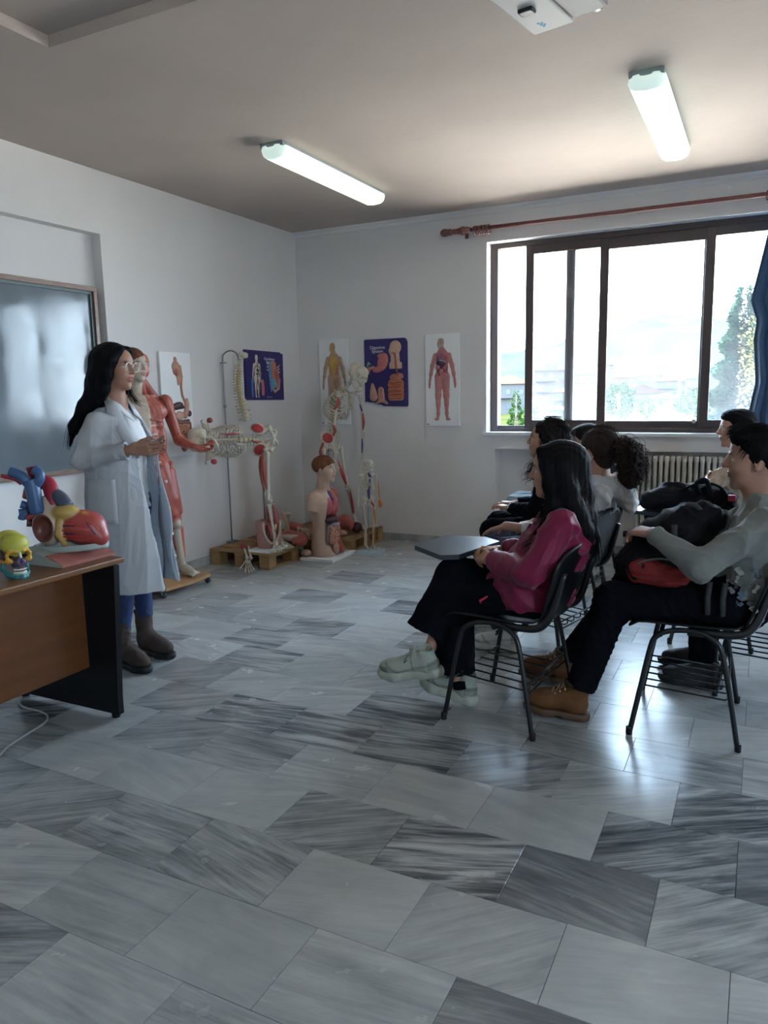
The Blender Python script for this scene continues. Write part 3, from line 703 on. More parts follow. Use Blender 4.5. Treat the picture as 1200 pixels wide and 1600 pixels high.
# houses
M_hw = [mat('house_wall_white', (.070, .069, .067), .8, var=.03, spec=0), mat('house_wall_cream', (.066, .058, .050), .8, var=.03, spec=0), mat('house_wall_pink', (.066, .050, .043), .8, var=.03, spec=0)]
M_hr = mat('roof_tile', (.052, .029, .022), .8, var=.2, vscale=3, spec=0); M_hp = mat('house_window', (.02, .03, .04), .2); M_hb = mat('balcony_slab', (.066, .065, .063), .8, spec=0)
def house(x, y, w, d, h, floors, label, wm=0, roof='hip', rz=0.0, z=None):
    z = ground_z(y) if z is None else z
    t = thing('house', label, 'house', (x, y, z - .3), rz, 'houses of the town beyond the window')
    MB().box(-w / 2, w / 2, 0, d, 0, h + .3).build('wall', M_hw[wm], t)
    e = .5
    if roof == 'hip':
        rh = min(w, d) * .22; r = MB(); z0 = h + .3
        a = (-w / 2 - e, -e, z0); b = (w / 2 + e, -e, z0); c = (w / 2 + e, d + e, z0); q = (-w / 2 - e, d + e, z0)
        if w >= d: p0 = (-w / 2 + d / 2, d / 2, z0 + rh); p1 = (w / 2 - d / 2, d / 2, z0 + rh); fs = [(0, 1, 5, 4), (2, 3, 4, 5), (1, 2, 5), (3, 0, 4), (3, 2, 1, 0)]
        else: p0 = (0, w / 2, z0 + rh); p1 = (0, d - w / 2, z0 + rh); fs = [(0, 1, 4), (1, 2, 5, 4), (2, 3, 5), (3, 0, 4, 5), (3, 2, 1, 0)]
        r.add([a, b, c, q, p0, p1], fs); r.build('roof', M_hr, t)
    elif roof == 'gable':
        rh = w * .22; z0 = h + .3; r = MB().add([(-w / 2 - e, -e, z0), (w / 2 + e, -e, z0), (0, -e, z0 + rh), (-w / 2 - e, d + e, z0), (w / 2 + e, d + e, z0), (0, d + e, z0 + rh)], [(0, 1, 2), (5, 4, 3), (1, 4, 5, 2), (3, 0, 2, 5), (0, 3, 4, 1)]); r.build('roof', M_hr, t)
    else:
        MB().box(-w / 2 - .3, w / 2 + .3, -.3, d + .3, h + .3, h + .55).box(-w * .2, w * .1, d * .3, d * .6, h + .5, h + 2.2).build('roof', M_hb, t)
    n = max(2, int(w / 2.6))
    for fl in range(floors):
        zb = .6 + fl * (h / floors) + .6
        for q in range(n):
            xc = -w / 2 + (q + .5) * w / n; wo = MB().box(xc - .55, xc + .55, -.06, .02, zb, zb + 1.25).build('window', M_hw[0], t); MB().box(xc - .47, xc + .47, -.075, -.055, zb + .08, zb + 1.17).build('pane', M_hp, wo)
        if floors > 1 and fl: 
            MB().box(-w / 2 + .2, w * .1, -1.1, 0, zb - .75, zb - .6).build('balcony', M_hb, t)
    return t
def onray(px, y):   # world x of a picture column at depth y, used once to lay the town out
    r = [CR[0][0] * (px - 600) / 1173.3 + CR[2][0], CR[0][1] * (px - 600) / 1173.3 + CR[2][1]]
    return r[0] / r[1] * y
def hs(px, y, w, d, h, fl, label, wm, roof, rz=.1): return house(onray(px, y), y, w, d, h, fl, label, wm, roof, rz)
hs(793, 170, 9, 9, 6.8, 2, 'two-storey house with orange roof in the open left part of the window', 0, 'hip')
hs(858, 232, 10, 9, 10, 3, 'three-storey pinkish block with balconies behind the left sash', 2, 'flat')
hs(893, 184, 10, 8, 4.4, 2, 'white house with hip roof between the two sash posts', 0, 'hip', .05)
hs(920, 262, 12, 10, 11.5, 4, 'wide white apartment block right of the narrow sash post', 0, 'flat')
hs(862, 150, 5.2, 4, 1.6, 1, 'small grey shed standing in the field at the left', 1, 'hip', .05)
hs(998, 202, 11, 9, 3.3, 1, 'long low house with a wide gable roof left of the utility pole', 1, 'gable', .15)
hs(1037, 186, 6, 6, 2.6, 1, 'small cream house with orange roof beside the utility pole', 1, 'hip', .2)
hs(1040, 285, 11, 8, 5.6, 2, 'two-storey cream house on the rise behind the utility pole', 0, 'hip')
hs(1086, 270, 9, 8, 6.3, 2, 'white flat-roofed house between utility pole and tall conifer', 0, 'flat')
hs(966, 345, 12, 8, 7, 2, 'pink house far off above the rounded tree', 2, 'hip', .2)
hs(1005, 440, 13, 9, 7.5, 2, 'tiny pale house farthest off at the foot of the hill', 0, 'hip', .0)
hs(790, 300, 12, 10, 7, 2, 'far cream house above the orange roof at the window edge', 1, 'hip')
# trees: crowns of many leaf sprays
def tree(x, y, h, w, label, col, kind='cone', n=900, seed=0, leaf=.28):
    z = ground_z(y); r = np.random.RandomState(seed); t = thing('tree', label, 'tree', (x, y, z), 0, 'trees in the field beyond the window')
    MB().tube([(0, 0, -.2), (0.05, 0, h * .4), (0, 0, h * .92)], [w * .05 + .05, w * .04 + .03, .02], 7).build('trunk', mat('bark', (.10, .075, .055), .9, var=.2), t)
    V = []; F = []
    for i in range(n):
        if kind == 'cone':
            u = 1 - math.sqrt(r.rand()); zz = h * (.06 + .94 * u); R = w / 2 * (1 - u) ** .8 * (.75 + .25 * math.sin(u * 40)) + .05; a = r.rand() * 6.283; rr = R * (.45 + .55 * r.rand() ** .5)
            c = np.array([rr * math.cos(a), rr * math.sin(a), zz]); ax = _n([math.cos(a), math.sin(a), -.15 + .5 * r.rand()])
        else:
            d = _n(r.normal(size=3)); q = .6 + .4 * r.rand(); lump = 1 + .18 * math.sin(d[0] * 7 + seed) * math.cos(d[2] * 6)
            c = np.array([d[0] * w / 2 * q * lump, d[1] * w / 2 * q * lump, h * .56 + d[2] * h * .42 * q * lump]); ax = _n(d + r.normal(size=3) * .5)
        s = leaf * r.uniform(.6, 1.3); b = _n(np.cross(ax, r.normal(size=3))); k = len(V)
        V += [c, c + ax * s * .5 + b * s * .3, c + ax * s, c + ax * s * .5 - b * s * .3]; F.append((k, k + 1, k + 2, k + 3))
    me = mesh_from('crown', np.array(V), np.array(F)); o = link('crown', me, mat('leaf_' + kind + str(col), col, .7, var=.4, vscale=.9, spec=.03), t); o['kind'] = 'stuff'; return t
def tr(px, y, *a, **k): return tree(onray(px, y), y, *a, **k)
tr(805, 60, 5.7, 2.3, 'bushy green conifer in the open left part of the window', (.018, .043, .010), 'cone', 5200, 1, .16)
tr(829, 76, 4.3, 2.0, 'small round green tree just right of the bushy conifer', (.03, .055, .015), 'round', 1100, 2, .2)
tr(1146, 58, 12.4, 5.4, 'tall conifer beside the blue curtain', (.014, .034, .021), 'cone', 16000, 3, .46)
tr(1196, 47, 10.6, 3.6, 'yellowish leafy tree partly behind the blue curtain', (.075, .07, .022), 'round', 3000, 4, .2)
tr(962, 130, 6.6, 5.0, 'rounded green tree left of the utility pole', (.022, .04, .016), 'round', 1800, 5, .4)
tr(1004, 142, 4.0, 2.8, 'small green tree between rounded tree and utility pole', (.024, .045, .016), 'round', 800, 6, .3)
tr(1066, 152, 4.4, 4.4, 'low wide tree just right of the utility pole', (.026, .045, .018), 'round', 1100, 7, .4)
tr(1087, 122, 6.0, 3.6, 'round tree between the utility pole and the tall conifer', (.02, .038, .015), 'round', 1400, 8, .32)
pl = thing('utility_pole', 'wooden utility pole with a crossarm standing in the field', 'utility pole', (onray(1053, 162), 162, ground_z(162)))
MB().tube([(0, 0, -.3), (0, 0, 9.7)], [.20, .14], 8).build('post', mat('pole_wood', (.16, .14, .13), .8), pl)
MB().box(-.1, 2.4, -.06, .06, 8.9, 9.1).build('crossarm', mat('pole_wood', (.16, .14, .13), .8), pl)
for a in (.4, 1.0, 1.6): MB().lathe([(.05, 9.1), (.07, 9.2), (.03, 9.35)], 8, Matrix.Translation((a, 0, 0))).build('insulator', M_hb, pl)
wv = MB()
for a in (.4, 1.6): wv.tube([(a + u * 60, u * 55, 9.3 + 4 * u - 8 * u * (1 - u)) for u in np.linspace(0, 1, 14)], .035, 4).tube([(a - u * 30, u * 30, 9.3 + 3 * u - 6 * u * (1 - u)) for u in np.linspace(0, 1, 14)], .035, 4)
wv.build('wire', mat('wire', (.05, .05, .05), .6), pl)

# haze in the valley in front of the hill
hz = bpy.data.materials.new('valley_haze'); hz.use_nodes = True; hn = hz.node_tree.nodes; hn.clear()
ho_ = hn.new('ShaderNodeOutputMaterial'); hv = hn.new('ShaderNodeVolumeScatter'); hv.inputs['Color'].default_value = (.86, .94, 1, 1); hv.inputs['Density'].default_value = .000012; hz.node_tree.links.new(hv.outputs[0], ho_.inputs['Volume'])
hb_ = tag(MB().box(-1500, 700, 470, 1035, 2, 200).build('haze', hz), kind='stuff')
# ------------------------------------------------------------------ desk
M_dtop = mat('desk_wood', (.155, .062, .019), .38, var=.10, vscale=5, stretch=(6, .5, 6), detail=6, bump=.03, bscale=30)
M_dpan = mat('desk_panel_wood', (.125, .043, .011), .45, var=.16, vscale=4, stretch=(4, .5, 5), detail=6)
M_blk = mat('black_laminate', (.004, .0044, .0055), .55, spec=.25)
dk = thing('desk', 'brown wooden desk with black end panel carrying the heart model', 'desk', (-2.84, 1.55, 0))
MB().box(-.37, .36, -.85, .82, .705, .73, bev=.006).build('desktop', M_dtop, dk)
MB().box(.165, .185, -.80, .735, .225, .675).build('front_panel', M_dpan, dk)
for yy in (.745, -.83):
    p_ = MB().prism([(-.33, .02), (.335, .02), (.335, .10), (.372, .705), (-.33, .705)], yy, yy + .03, Matrix(((1, 0, 0, 0), (0, 0, 1, 0), (0, 1, 0, 0), (0, 0, 0, 1)))).build('end_panel', M_blk, dk)
    for xx in (.30, -.30): MB().lathe([(.018, 0), (.02, .022)], 10, Matrix.Translation((xx, yy + .015, 0))).build('foot', M_blk, p_)
cb = MB().tube(catmull([(-3.10, 2.24, .012), (-3.02, 2.20, .006), (-2.86, 2.19, .006), (-2.78, 2.13, .006), (-2.75, 2.02, .006), (-2.72, 1.90, .006), (-2.67, 1.80, .006), (-2.62, 1.6, .006)], 6), .0048, 8).build('cable', mat('grey_cable', (.42, .43, .42), .5))
tag(cb, 'pale grey cable curling on the floor below the desk', 'cable')

# ------------------------------------------------------------------ chairs with a steel frame, book basket and (some) a writing tablet; local -x is forward
M_shell = mat('black_chair_plastic', (.006, .0065, .008), .30, bump=.08, bscale=400, spec=.35)
M_steel = mat('black_steel_tube', (.006, .0065, .008), .32)
M_tab = mat('tablet_laminate', (.012, .016, .026), .30)
M_tabe = mat('tablet_edge', (.012, .013, .016), .5)
def chair(label, x, y, rz, tablet=False, tl=None):
    t = thing('chair', label, 'chair', (x, y, 0), rz, 'black student chairs with book baskets')
    def sidef(sy):
        pts = catmull([(-.205, sy * .255, 0), (-.165, sy * .243, .22), (-.135, sy * .232, .38), (-.115, sy * .228, .425), (-.07, sy * .226, .452), (0, sy * .225, .462), (.06, sy * .226, .455), (.11, sy * .229, .425), (.135, sy * .234, .37), (.17, sy * .244, .2), (.205, sy * .255, 0)], 4)
        o = MB().tube(pts, .011, 8).build('leg_frame', M_steel, t)
        for xx, z in ((-.205, 0), (.205, 0)): MB().lathe([(.0125, 0), (.0135, .004), (.0135, .03), (.012, .034)], 8, Matrix.Translation((xx, sy * .2545, 0))).build('rubber_foot', M_shell, o)
    sidef(-1); sidef(1)
    MB().tube([(-.10, -.226, .432), (-.10, .226, .432)], .009, 8).tube([(.10, -.228, .432), (.10, .228, .432)], .009, 8).build('crossbar', M_steel, t)['kind'] = 'stuff'
    # seat shell
    g = []
    for i in range(13):
        u = i / 12; xx = -.225 + .44 * u; row = []
        for j in range(15):
            v = j / 14 * 2 - 1; wy = .222 * (1 - .10 * (abs(u - .45) * 2) ** 3)
            z = .468 + .012 * v * v - .016 * math.exp(-((u - .7) / .25) ** 2) * (1 - v * v) - (.028 * max(0, (.14 - u) / .14) ** 2) + .02 * max(0, (u - .9) / .1) ** 2
            row.append((xx, v * wy, z))
        g.append(row)
    MB().sheet(g, .008).build('seat', M_shell, t)
    g = []
    for i in range(14):
        u = i / 13; z = .485 + .325 * u; row = []
        for j in range(17):
            v = j / 16 * 2 - 1; wy = (.20 + .04 * math.sin(min(1, u * 1.3) * PI / 2)) * (1 - .22 * max(0, (u - .75) / .25) ** 2.5 )
            xx = .240 + .095 * u + .008 * math.sin(u * PI) - .034 * v * v
            row.append((xx, v * wy, z - .035 * (v * v) * max(0, (u - .6) / .4)))
        g.append(row)
    MB().sheet(g, .008).build('backrest', M_shell, t)
    for sy in (-1, 1):
        MB().tube(catmull([(.0, sy * .205, .452), (.12, sy * .203, .452), (.20, sy * .20, .462), (.245, sy * .196, .51), (.275, sy * .19, .60), (.30, sy * .185, .70)], 4), .0105, 8, flat=1.6).build('back_support', M_steel, t)
    # book basket
    b = MB().tube([(-.165, -.238, .195), (-.165, .238, .195)], .0045, 6).tube([(.165, -.238, .175), (.165, .238, .175)], .0045, 6).tube([(.165, -.238, .215), (.165, .238, .215)], .0045, 6).build('basket', M_steel, t); b['kind'] = 'stuff'
    for q in range(6):
        yy = -.19 + q * .076; MB().tube([(-.166, yy, .199), (.15, yy, .179), (.165, yy, .19), (.166, yy, .216)], .004, 6).build('basket_rod', M_steel, b)
    if tablet:
        pts = [(-.235, -.125), (-.45, -.035), (-.455, .13), (-.43, .235), (-.30, .275), (-.16, .262), (-.155, .22)] if tl is None else tl
        tb = MB().prism(pts, .690, .712).build('tablet', M_tab, t)
        MB().tube(catmull([(-.02, .232, .455), (-.02, .262, .50), (-.03, .27, .60), (-.10, .26, .665), (-.20, .22, .682), (-.36, .16, .682)], 4), .011, 8).build('tablet_arm', M_steel, tb)
    return t
D_ = math.radians
chair('chair with raised writing tablet carrying the long-haired student in magenta', -.955, 3.125, D_(-6), True, [(-.20, -.115), (-.265, -.165), (-.475, -.03), (-.465, .27), (-.27, .31), (-.165, .24)])
chair('chair carrying the boy in the grey sweater', -.235, 3.335, D_(2))
chair('chair carrying the ponytailed student in the white hoodie', -1.01, 4.03, D_(-14))
chair('chair carrying the curly-haired student in black', -1.10, 4.83, D_(-4))
chair('chair nearest the window wall under the student in light jeans', -1.20, 5.79, 0)
chair('chair whose tablet carries the black backpack in front of the radiator', -.20, 4.58, 0, True)
chair('chair carrying the boy in the beige sweatshirt', -.20, 5.62, 0)
chair('chair just behind the grey-sweater boy, mostly outside the frame', .07, 3.90, 0)
# ------------------------------------------------------------------ people
M_skin = mat('skin', attr='Col', rough=.5, bump=.05, bscale=250, spec=.3)
SK = (.43, .235, .16); LIP = (.37, .13, .115); EYEW = (.72, .70, .67); IRIS = (.05, .03, .02)
def V3(*a): return np.array(a, float)
def adopt(o, root):
    o.parent = root; o.matrix_parent_inverse = Matrix.Translation(-Vector(root.location)); return o
def head(S, F, skin=SK, lip=LIP, brow=(.03, .02, .018), jaw=1.0, nose=1.0, ear=True, mouth_open=0.0):
    a = lambda c, r, k=.012, col=skin, op='add', rot=None: S.ell(c, r, F, k, col, op, rot)
    a((-.014, 0, .036), (.100, .075, .084)); a((.030, 0, .020), (.062, .066, .070), .02)
    a((.034, 0, -.030), (.054, .060 * jaw, .066), .02); a((.036, 0, -.070), (.046, .047 * jaw, .036), .02); a((.066, 0, -.096), (.018, .021 * jaw, .016), .02)
    for s in (-1, 1):
        a((.054, s * .036, -.026), (.030, .026, .028), .02)
        a((.074, s * .028, .027), (.012, .026, .008), .012)
        a((.098, s * .031, .006), (.017, .017, .011), .010, None, 'sub')
        a((.0735, s * .031, .006), (.0125, .0135, .0125), .001, EYEW)
        a((.0845, s * .0315, .006), (.0034, .0058, .0060), .001, IRIS)
        a((.0785, s * .0315, .0135), (.0105, .0165, .0048), .004); a((.0775, s * .0315, -.0035), (.009, .0155, .0035), .004)
        a((.0875, s * .032, .0285), (.0055, .019, .0036), .002, brow)
        if ear:
            a((-.008, s * .073, -.004), (.019, .007, .031), .006, skin, 'add', (0, .25, s * .35)); a((.000, s * .081, -.002), (.008, .004, .017), .004, None, 'sub')
            a((-.002, s * .074, -.028), (.010, .006, .010), .005)
    n = F.sc
    S.cone(F((.082, 0, .022)), F((.082 + .026 * nose, 0, -.020)), .0085 * n, .0105 * n, .012, skin)
    for s in (-1, 1): a((.088 + .008 * nose, s * .0105, -.0235), (.010, .0075, .0075), .007)
    a((.074, 0, -.050), (.018, .028, .018), .012)
    a((.0885, 0, -.0475 + mouth_open * .3), (.0085, .0215, .0055), .004, lip); a((.0865, 0, -.0585 - mouth_open), (.0085, .0185, .0068), .004, lip)
    a((.098, 0, -.053 - mouth_open * .4), (.012, .020, .0014 + mouth_open), .003, None, 'sub')
def neck(S, F, base, r=.052, skin=SK):
    S.cone(F((-.022, 0, -.045)), base, r * F.sc, r * 1.08, .03, skin); S.cone(F((.0, 0, -.075)), np.asarray(base) + F.f * .012, r * .72 * F.sc, r * .8, .03, skin)
def hand(S, w, d, n, side, curl=(.3, .35, .3), spread=.06, sc=1.0, skin=SK, thumb=(.65, .6, .35), nail=None, curls=None):
    """wrist w, finger direction d, palm normal n, side=+1: the thumb lies toward cross(n, d)"""
    d = _n(d); n = _n(np.asarray(n) - d * (np.asarray(n) @ d)); t = np.cross(n, d) * side; w = np.asarray(w, float)
    for o in (-.024, -.008, .008, .024): S.cone(w + d * .006 * sc + t * o * .75 * sc, w + d * .086 * sc + t * o * 1.15 * sc, .0135 * sc, .0115 * sc, .012, skin)
    for i, (o, L) in enumerate(((.030, .070), (.0105, .079), (-.010, .074), (-.0295, .058))):
        cu = curl if curls is None else curls[i]
        p = w + d * (.086 - .006 * (i == 3)) * sc + t * o * sc; dd = _n(d + t * (o / .03) * spread); a = 0
        for q, (fr, b) in enumerate(zip((.44, .31, .25), cu)):
            a += b; v = dd * math.cos(a) + n * math.sin(a); p2 = p + v * L * fr * sc; r0 = (.0088, .0078, .0070)[q] * sc; r1 = (.0078, .0070, .0058)[q] * sc
            S.cone(p, p2, r0, r1, .003, skin); p = p2
        if nail: S.ell(p - n * .003 + v * .001, (.006, .006, .006), None, .001, nail)
    p = w + d * .020 * sc + t * .026 * sc; v = _n(d * thumb[0] + t * thumb[1] + n * thumb[2]); S.cone(w + d * .012 * sc, p, .014 * sc, .0135 * sc, .01, skin)
    for fr, b in ((.042, 0), (.033, .18), (.026, .18)):
        v = _n(v + d * b - t * b * .5); p2 = p + v * fr * sc; S.cone(p, p2, .0112 * sc, .0085 * sc, .004, skin); p = p2
def limbs(S, A, skin=SK):
    """arms and legs of the body from a dict of joints"""
    for s in 'rl':
        if 'sh' + s in A:
            S.cone(A['sh' + s], A['el' + s], .036, .030, .02, skin); S.cone(A['el' + s], A['wr' + s], .031, .025, .02, skin)
        if 'hip' + s in A:
            S.cone(A['hip' + s], A['kn' + s], .072, .050, .03, skin); S.cone(A['kn' + s], A['an' + s], .040, .027, .02, skin)
def torso(S, A, w=1.0, skin=SK, lat=(0, 1, 0)):
    S.cone(A['pel'], A['che'], .105 * w, .105 * w, .04, skin, flat=1.3, fdir=lat); S.cone(A['che'], A['nb'], .10 * w, .055, .05, skin, flat=1.2, fdir=lat)
    for s in 'rl': S.cone(A['che'] + (A['nb'] - A['che']) * .55, A['sh' + s], .05, .036, .04, skin)
def strand_tubes(paths, seed, n, jit, r=.0016, seg=8, curl=0.0, freq=0.0):
    """loose locks of hair around guide paths"""
    rr = np.random.RandomState(seed); mb = MB()
    for _ in range(n):
        g = paths[rr.randint(len(paths))]; P = catmull(g, seg); off = rr.normal(size=3) * jit; off2 = off + rr.normal(size=3) * jit; ph = rr.rand() * 6.28; k = len(P)
        pts = []
        for i, p in enumerate(P):
            u = i / (k - 1); o = off * (1 - u) + off2 * u * 1.3
            if curl: o = o + curl * min(1, u * 2.5) * np.array([math.cos(freq * u + ph), math.sin(freq * u + ph), .3 * math.sin(freq * u * 2)])
            pts.append(p + o)
        rad = r * rr.uniform(.7, 1.4); mb.tube(pts, [rad * (.9 - .75 * (i / (k - 1)) ** 2) for i in range(k)], 4)
    return mb
def hair_disp(seed, amp=.0025, freq=150, axis=(0, 0, 1)):
    amp *= .5; freq *= 1.8
    ax = _n(axis); e1 = _n(np.cross(ax, (1, .3, .2))); e2 = np.cross(ax, e1); r = np.random.RandomState(seed).rand(6) * 6
    def fn(V, N):
        u = V @ e1; v = V @ e2; w = V @ ax
        s = np.sin(u * freq + 3 * np.sin(w * 9 + r[0]) + r[1]) + np.sin(v * freq * 1.1 + 3 * np.sin(w * 7 + r[2]) + r[3]) + .7 * np.sin((u + v) * freq * 2.1 + 2 * np.sin(w * 12) + r[4])
        return amp * s / 1.6
    return fn
def hair_mat(nm, c, rough=.38): return mat(nm, c, rough + .18, var=.35, vscale=60, stretch=(1, 1, .15), spec=.07, bump=.25, bscale=220)
def person(label, loc): return thing('person', label, 'person', loc)
def put(S, name, m, root, **kw): return adopt(S.build(name, m, **kw), root)
def put_mb(mb, name, m, root): return adopt(mb.build(name, m), root)
M_denim = mat('denim_navy', (.022, .032, .075), .85, bump=.3, bscale=500, var=.15, vscale=12)
M_black = mat('black_cloth', (.0045, .005, .0078), .9, bump=.25, bscale=350, var=.1, vscale=10, spec=.06)
def trousers(A, root, m, rh=.098, rk=.075, ra=.062, seed=1, amp=.0035, vox=.007, seat=True, name='trousers', cuff=True, lat=(0, 1, 0), flat=1.0):
    S = SDF(vox)
    for s in 'rl':
        if 'hip' + s not in A: continue
        S.cone(A['hip' + s], A['kn' + s], rh, rk, .04); S.cone(A['kn' + s], A['cuff' + s], rk, ra, .03, flatb=True)
    if seat: S.cone(A['pel'] + V3(0, 0, -.02), A['pel'] + V3(0, 0, .10), .118, .112, .05, flat=1.35, fdir=lat)
    return put(S, name, m, root, disp=folds(seed, amp, 26, 4, .5), smooth=1)
M_shoe = mat('sneaker_upper', attr='Col', rough=.65, bump=.2, bscale=350, var=.06, vscale=20)
def sneaker(label, root, heel, toe, sc, m_up, m_sole, lace_m, up=(0, 0, 1), chunk=1.0, tongue=True):
    """shoe built between heel and toe points on its sole line"""
    h = np.asarray(heel, float); t = np.asarray(toe, float); L = np.linalg.norm(t - h); F = Frame(h, t - h, up); k = L
    S = SDF(.0042); S.ell((.68 * k, 0, .035 * chunk + .012), (.30 * k, .046 * sc, .036), F, .02, m_up); S.ell((.30 * k, 0, .045 * chunk), (.28 * k, .040 * sc, .048), F, .03)
    S.cone(F((.17 * k, 0, .05)), F((.19 * k, 0, .105 * sc + .012 * (chunk > 1.2))), .040 * sc, .039 * sc, .02); S.cone(F((.34 * k, 0, .088 + .016 * (chunk > 1.2))), F((.64 * k, 0, .060)), .032, .030, .02); S.cone(F((.36 * k, 0, .09)), F((.33 * k, 0, .128 + .012 * (chunk > 1.2))), .016, .012, .01, flat=1.6, fdir=F.l)
    S.ell((.19 * k, 0, .122 * sc + .014 * (chunk > 1.2)), (.036 * sc, .028 * sc, .028), F, .004, None, 'sub'); S.cut(F((0, 0, .02)), -F.u)
    def pat(V, C):
        q = (V - F.o) @ F.A; x = q[:, 0] / k; z = q[:, 2]; d = np.zeros(len(V))
        d += .45 * ((x > .80) & (z < .052 * chunk)) + .35 * (np.abs(x - .66 - .25 * (z - .05) / .06) < .035) * (np.abs(q[:, 1]) > .018) + .35 * ((x < .16) & (z > .05) & (z < .09)) + .30 * (np.abs(z - .052 - .05 * (.6 - x)) < .006) * (x < .8) + .4 * (np.abs(x - .40) < .012) * (z > .05)
        return C * (1 - np.clip(d, 0, .55))[:, None]
    u = put(S, 'shoe', M_shoe, root, defcol=m_up, recol=pat)
    S = SDF(.0042); S.path([F((x * k, 0, .013 + .006 * chunk + z)) for x, z in ((.10, .004), (.30, 0), (.52, -.002), (.75, 0), (.92, .008))], [.040 * sc, .038 * sc, .038 * sc, .046 * sc, .034 * sc], .02)
    S.cut(F((0, 0, .030 * chunk + .004)), F.u); S.cut(F((0, 0, .0)), -F.u); S.ell((.46 * k, 0, -.004), (.05, .08, .010), F, .004, None, 'sub')
    o = S.build('sole', m_sole, None); o.parent = u
    mb = MB()
    for q in range(5):
        x = (.42 + .06 * q) * k; z = .113 - .012 * q - .008
        mb.tube([F((x, -.026, z - .012)), F((x + .006, 0, z + .004)), F((x + .012, .026, z - .012))], .0028, 5).tube([F((x + .012, -.026, z - .012)), F((x + .006, 0, z + .005)), F((x, .026, z - .012))], .0028, 5)
    for sg in (-1, 1): mb.tube(catmull([F((.40 * k, 0, .11)), F((.44 * k, sg * .03, .125)), F((.50 * k, sg * .045, .10)), F((.42 * k, sg * .01, .108))], 5), .0022, 5)
    lo = mb.build('laces', lace_m, None); lo.parent = u; lo['kind'] = 'stuff'
    return u

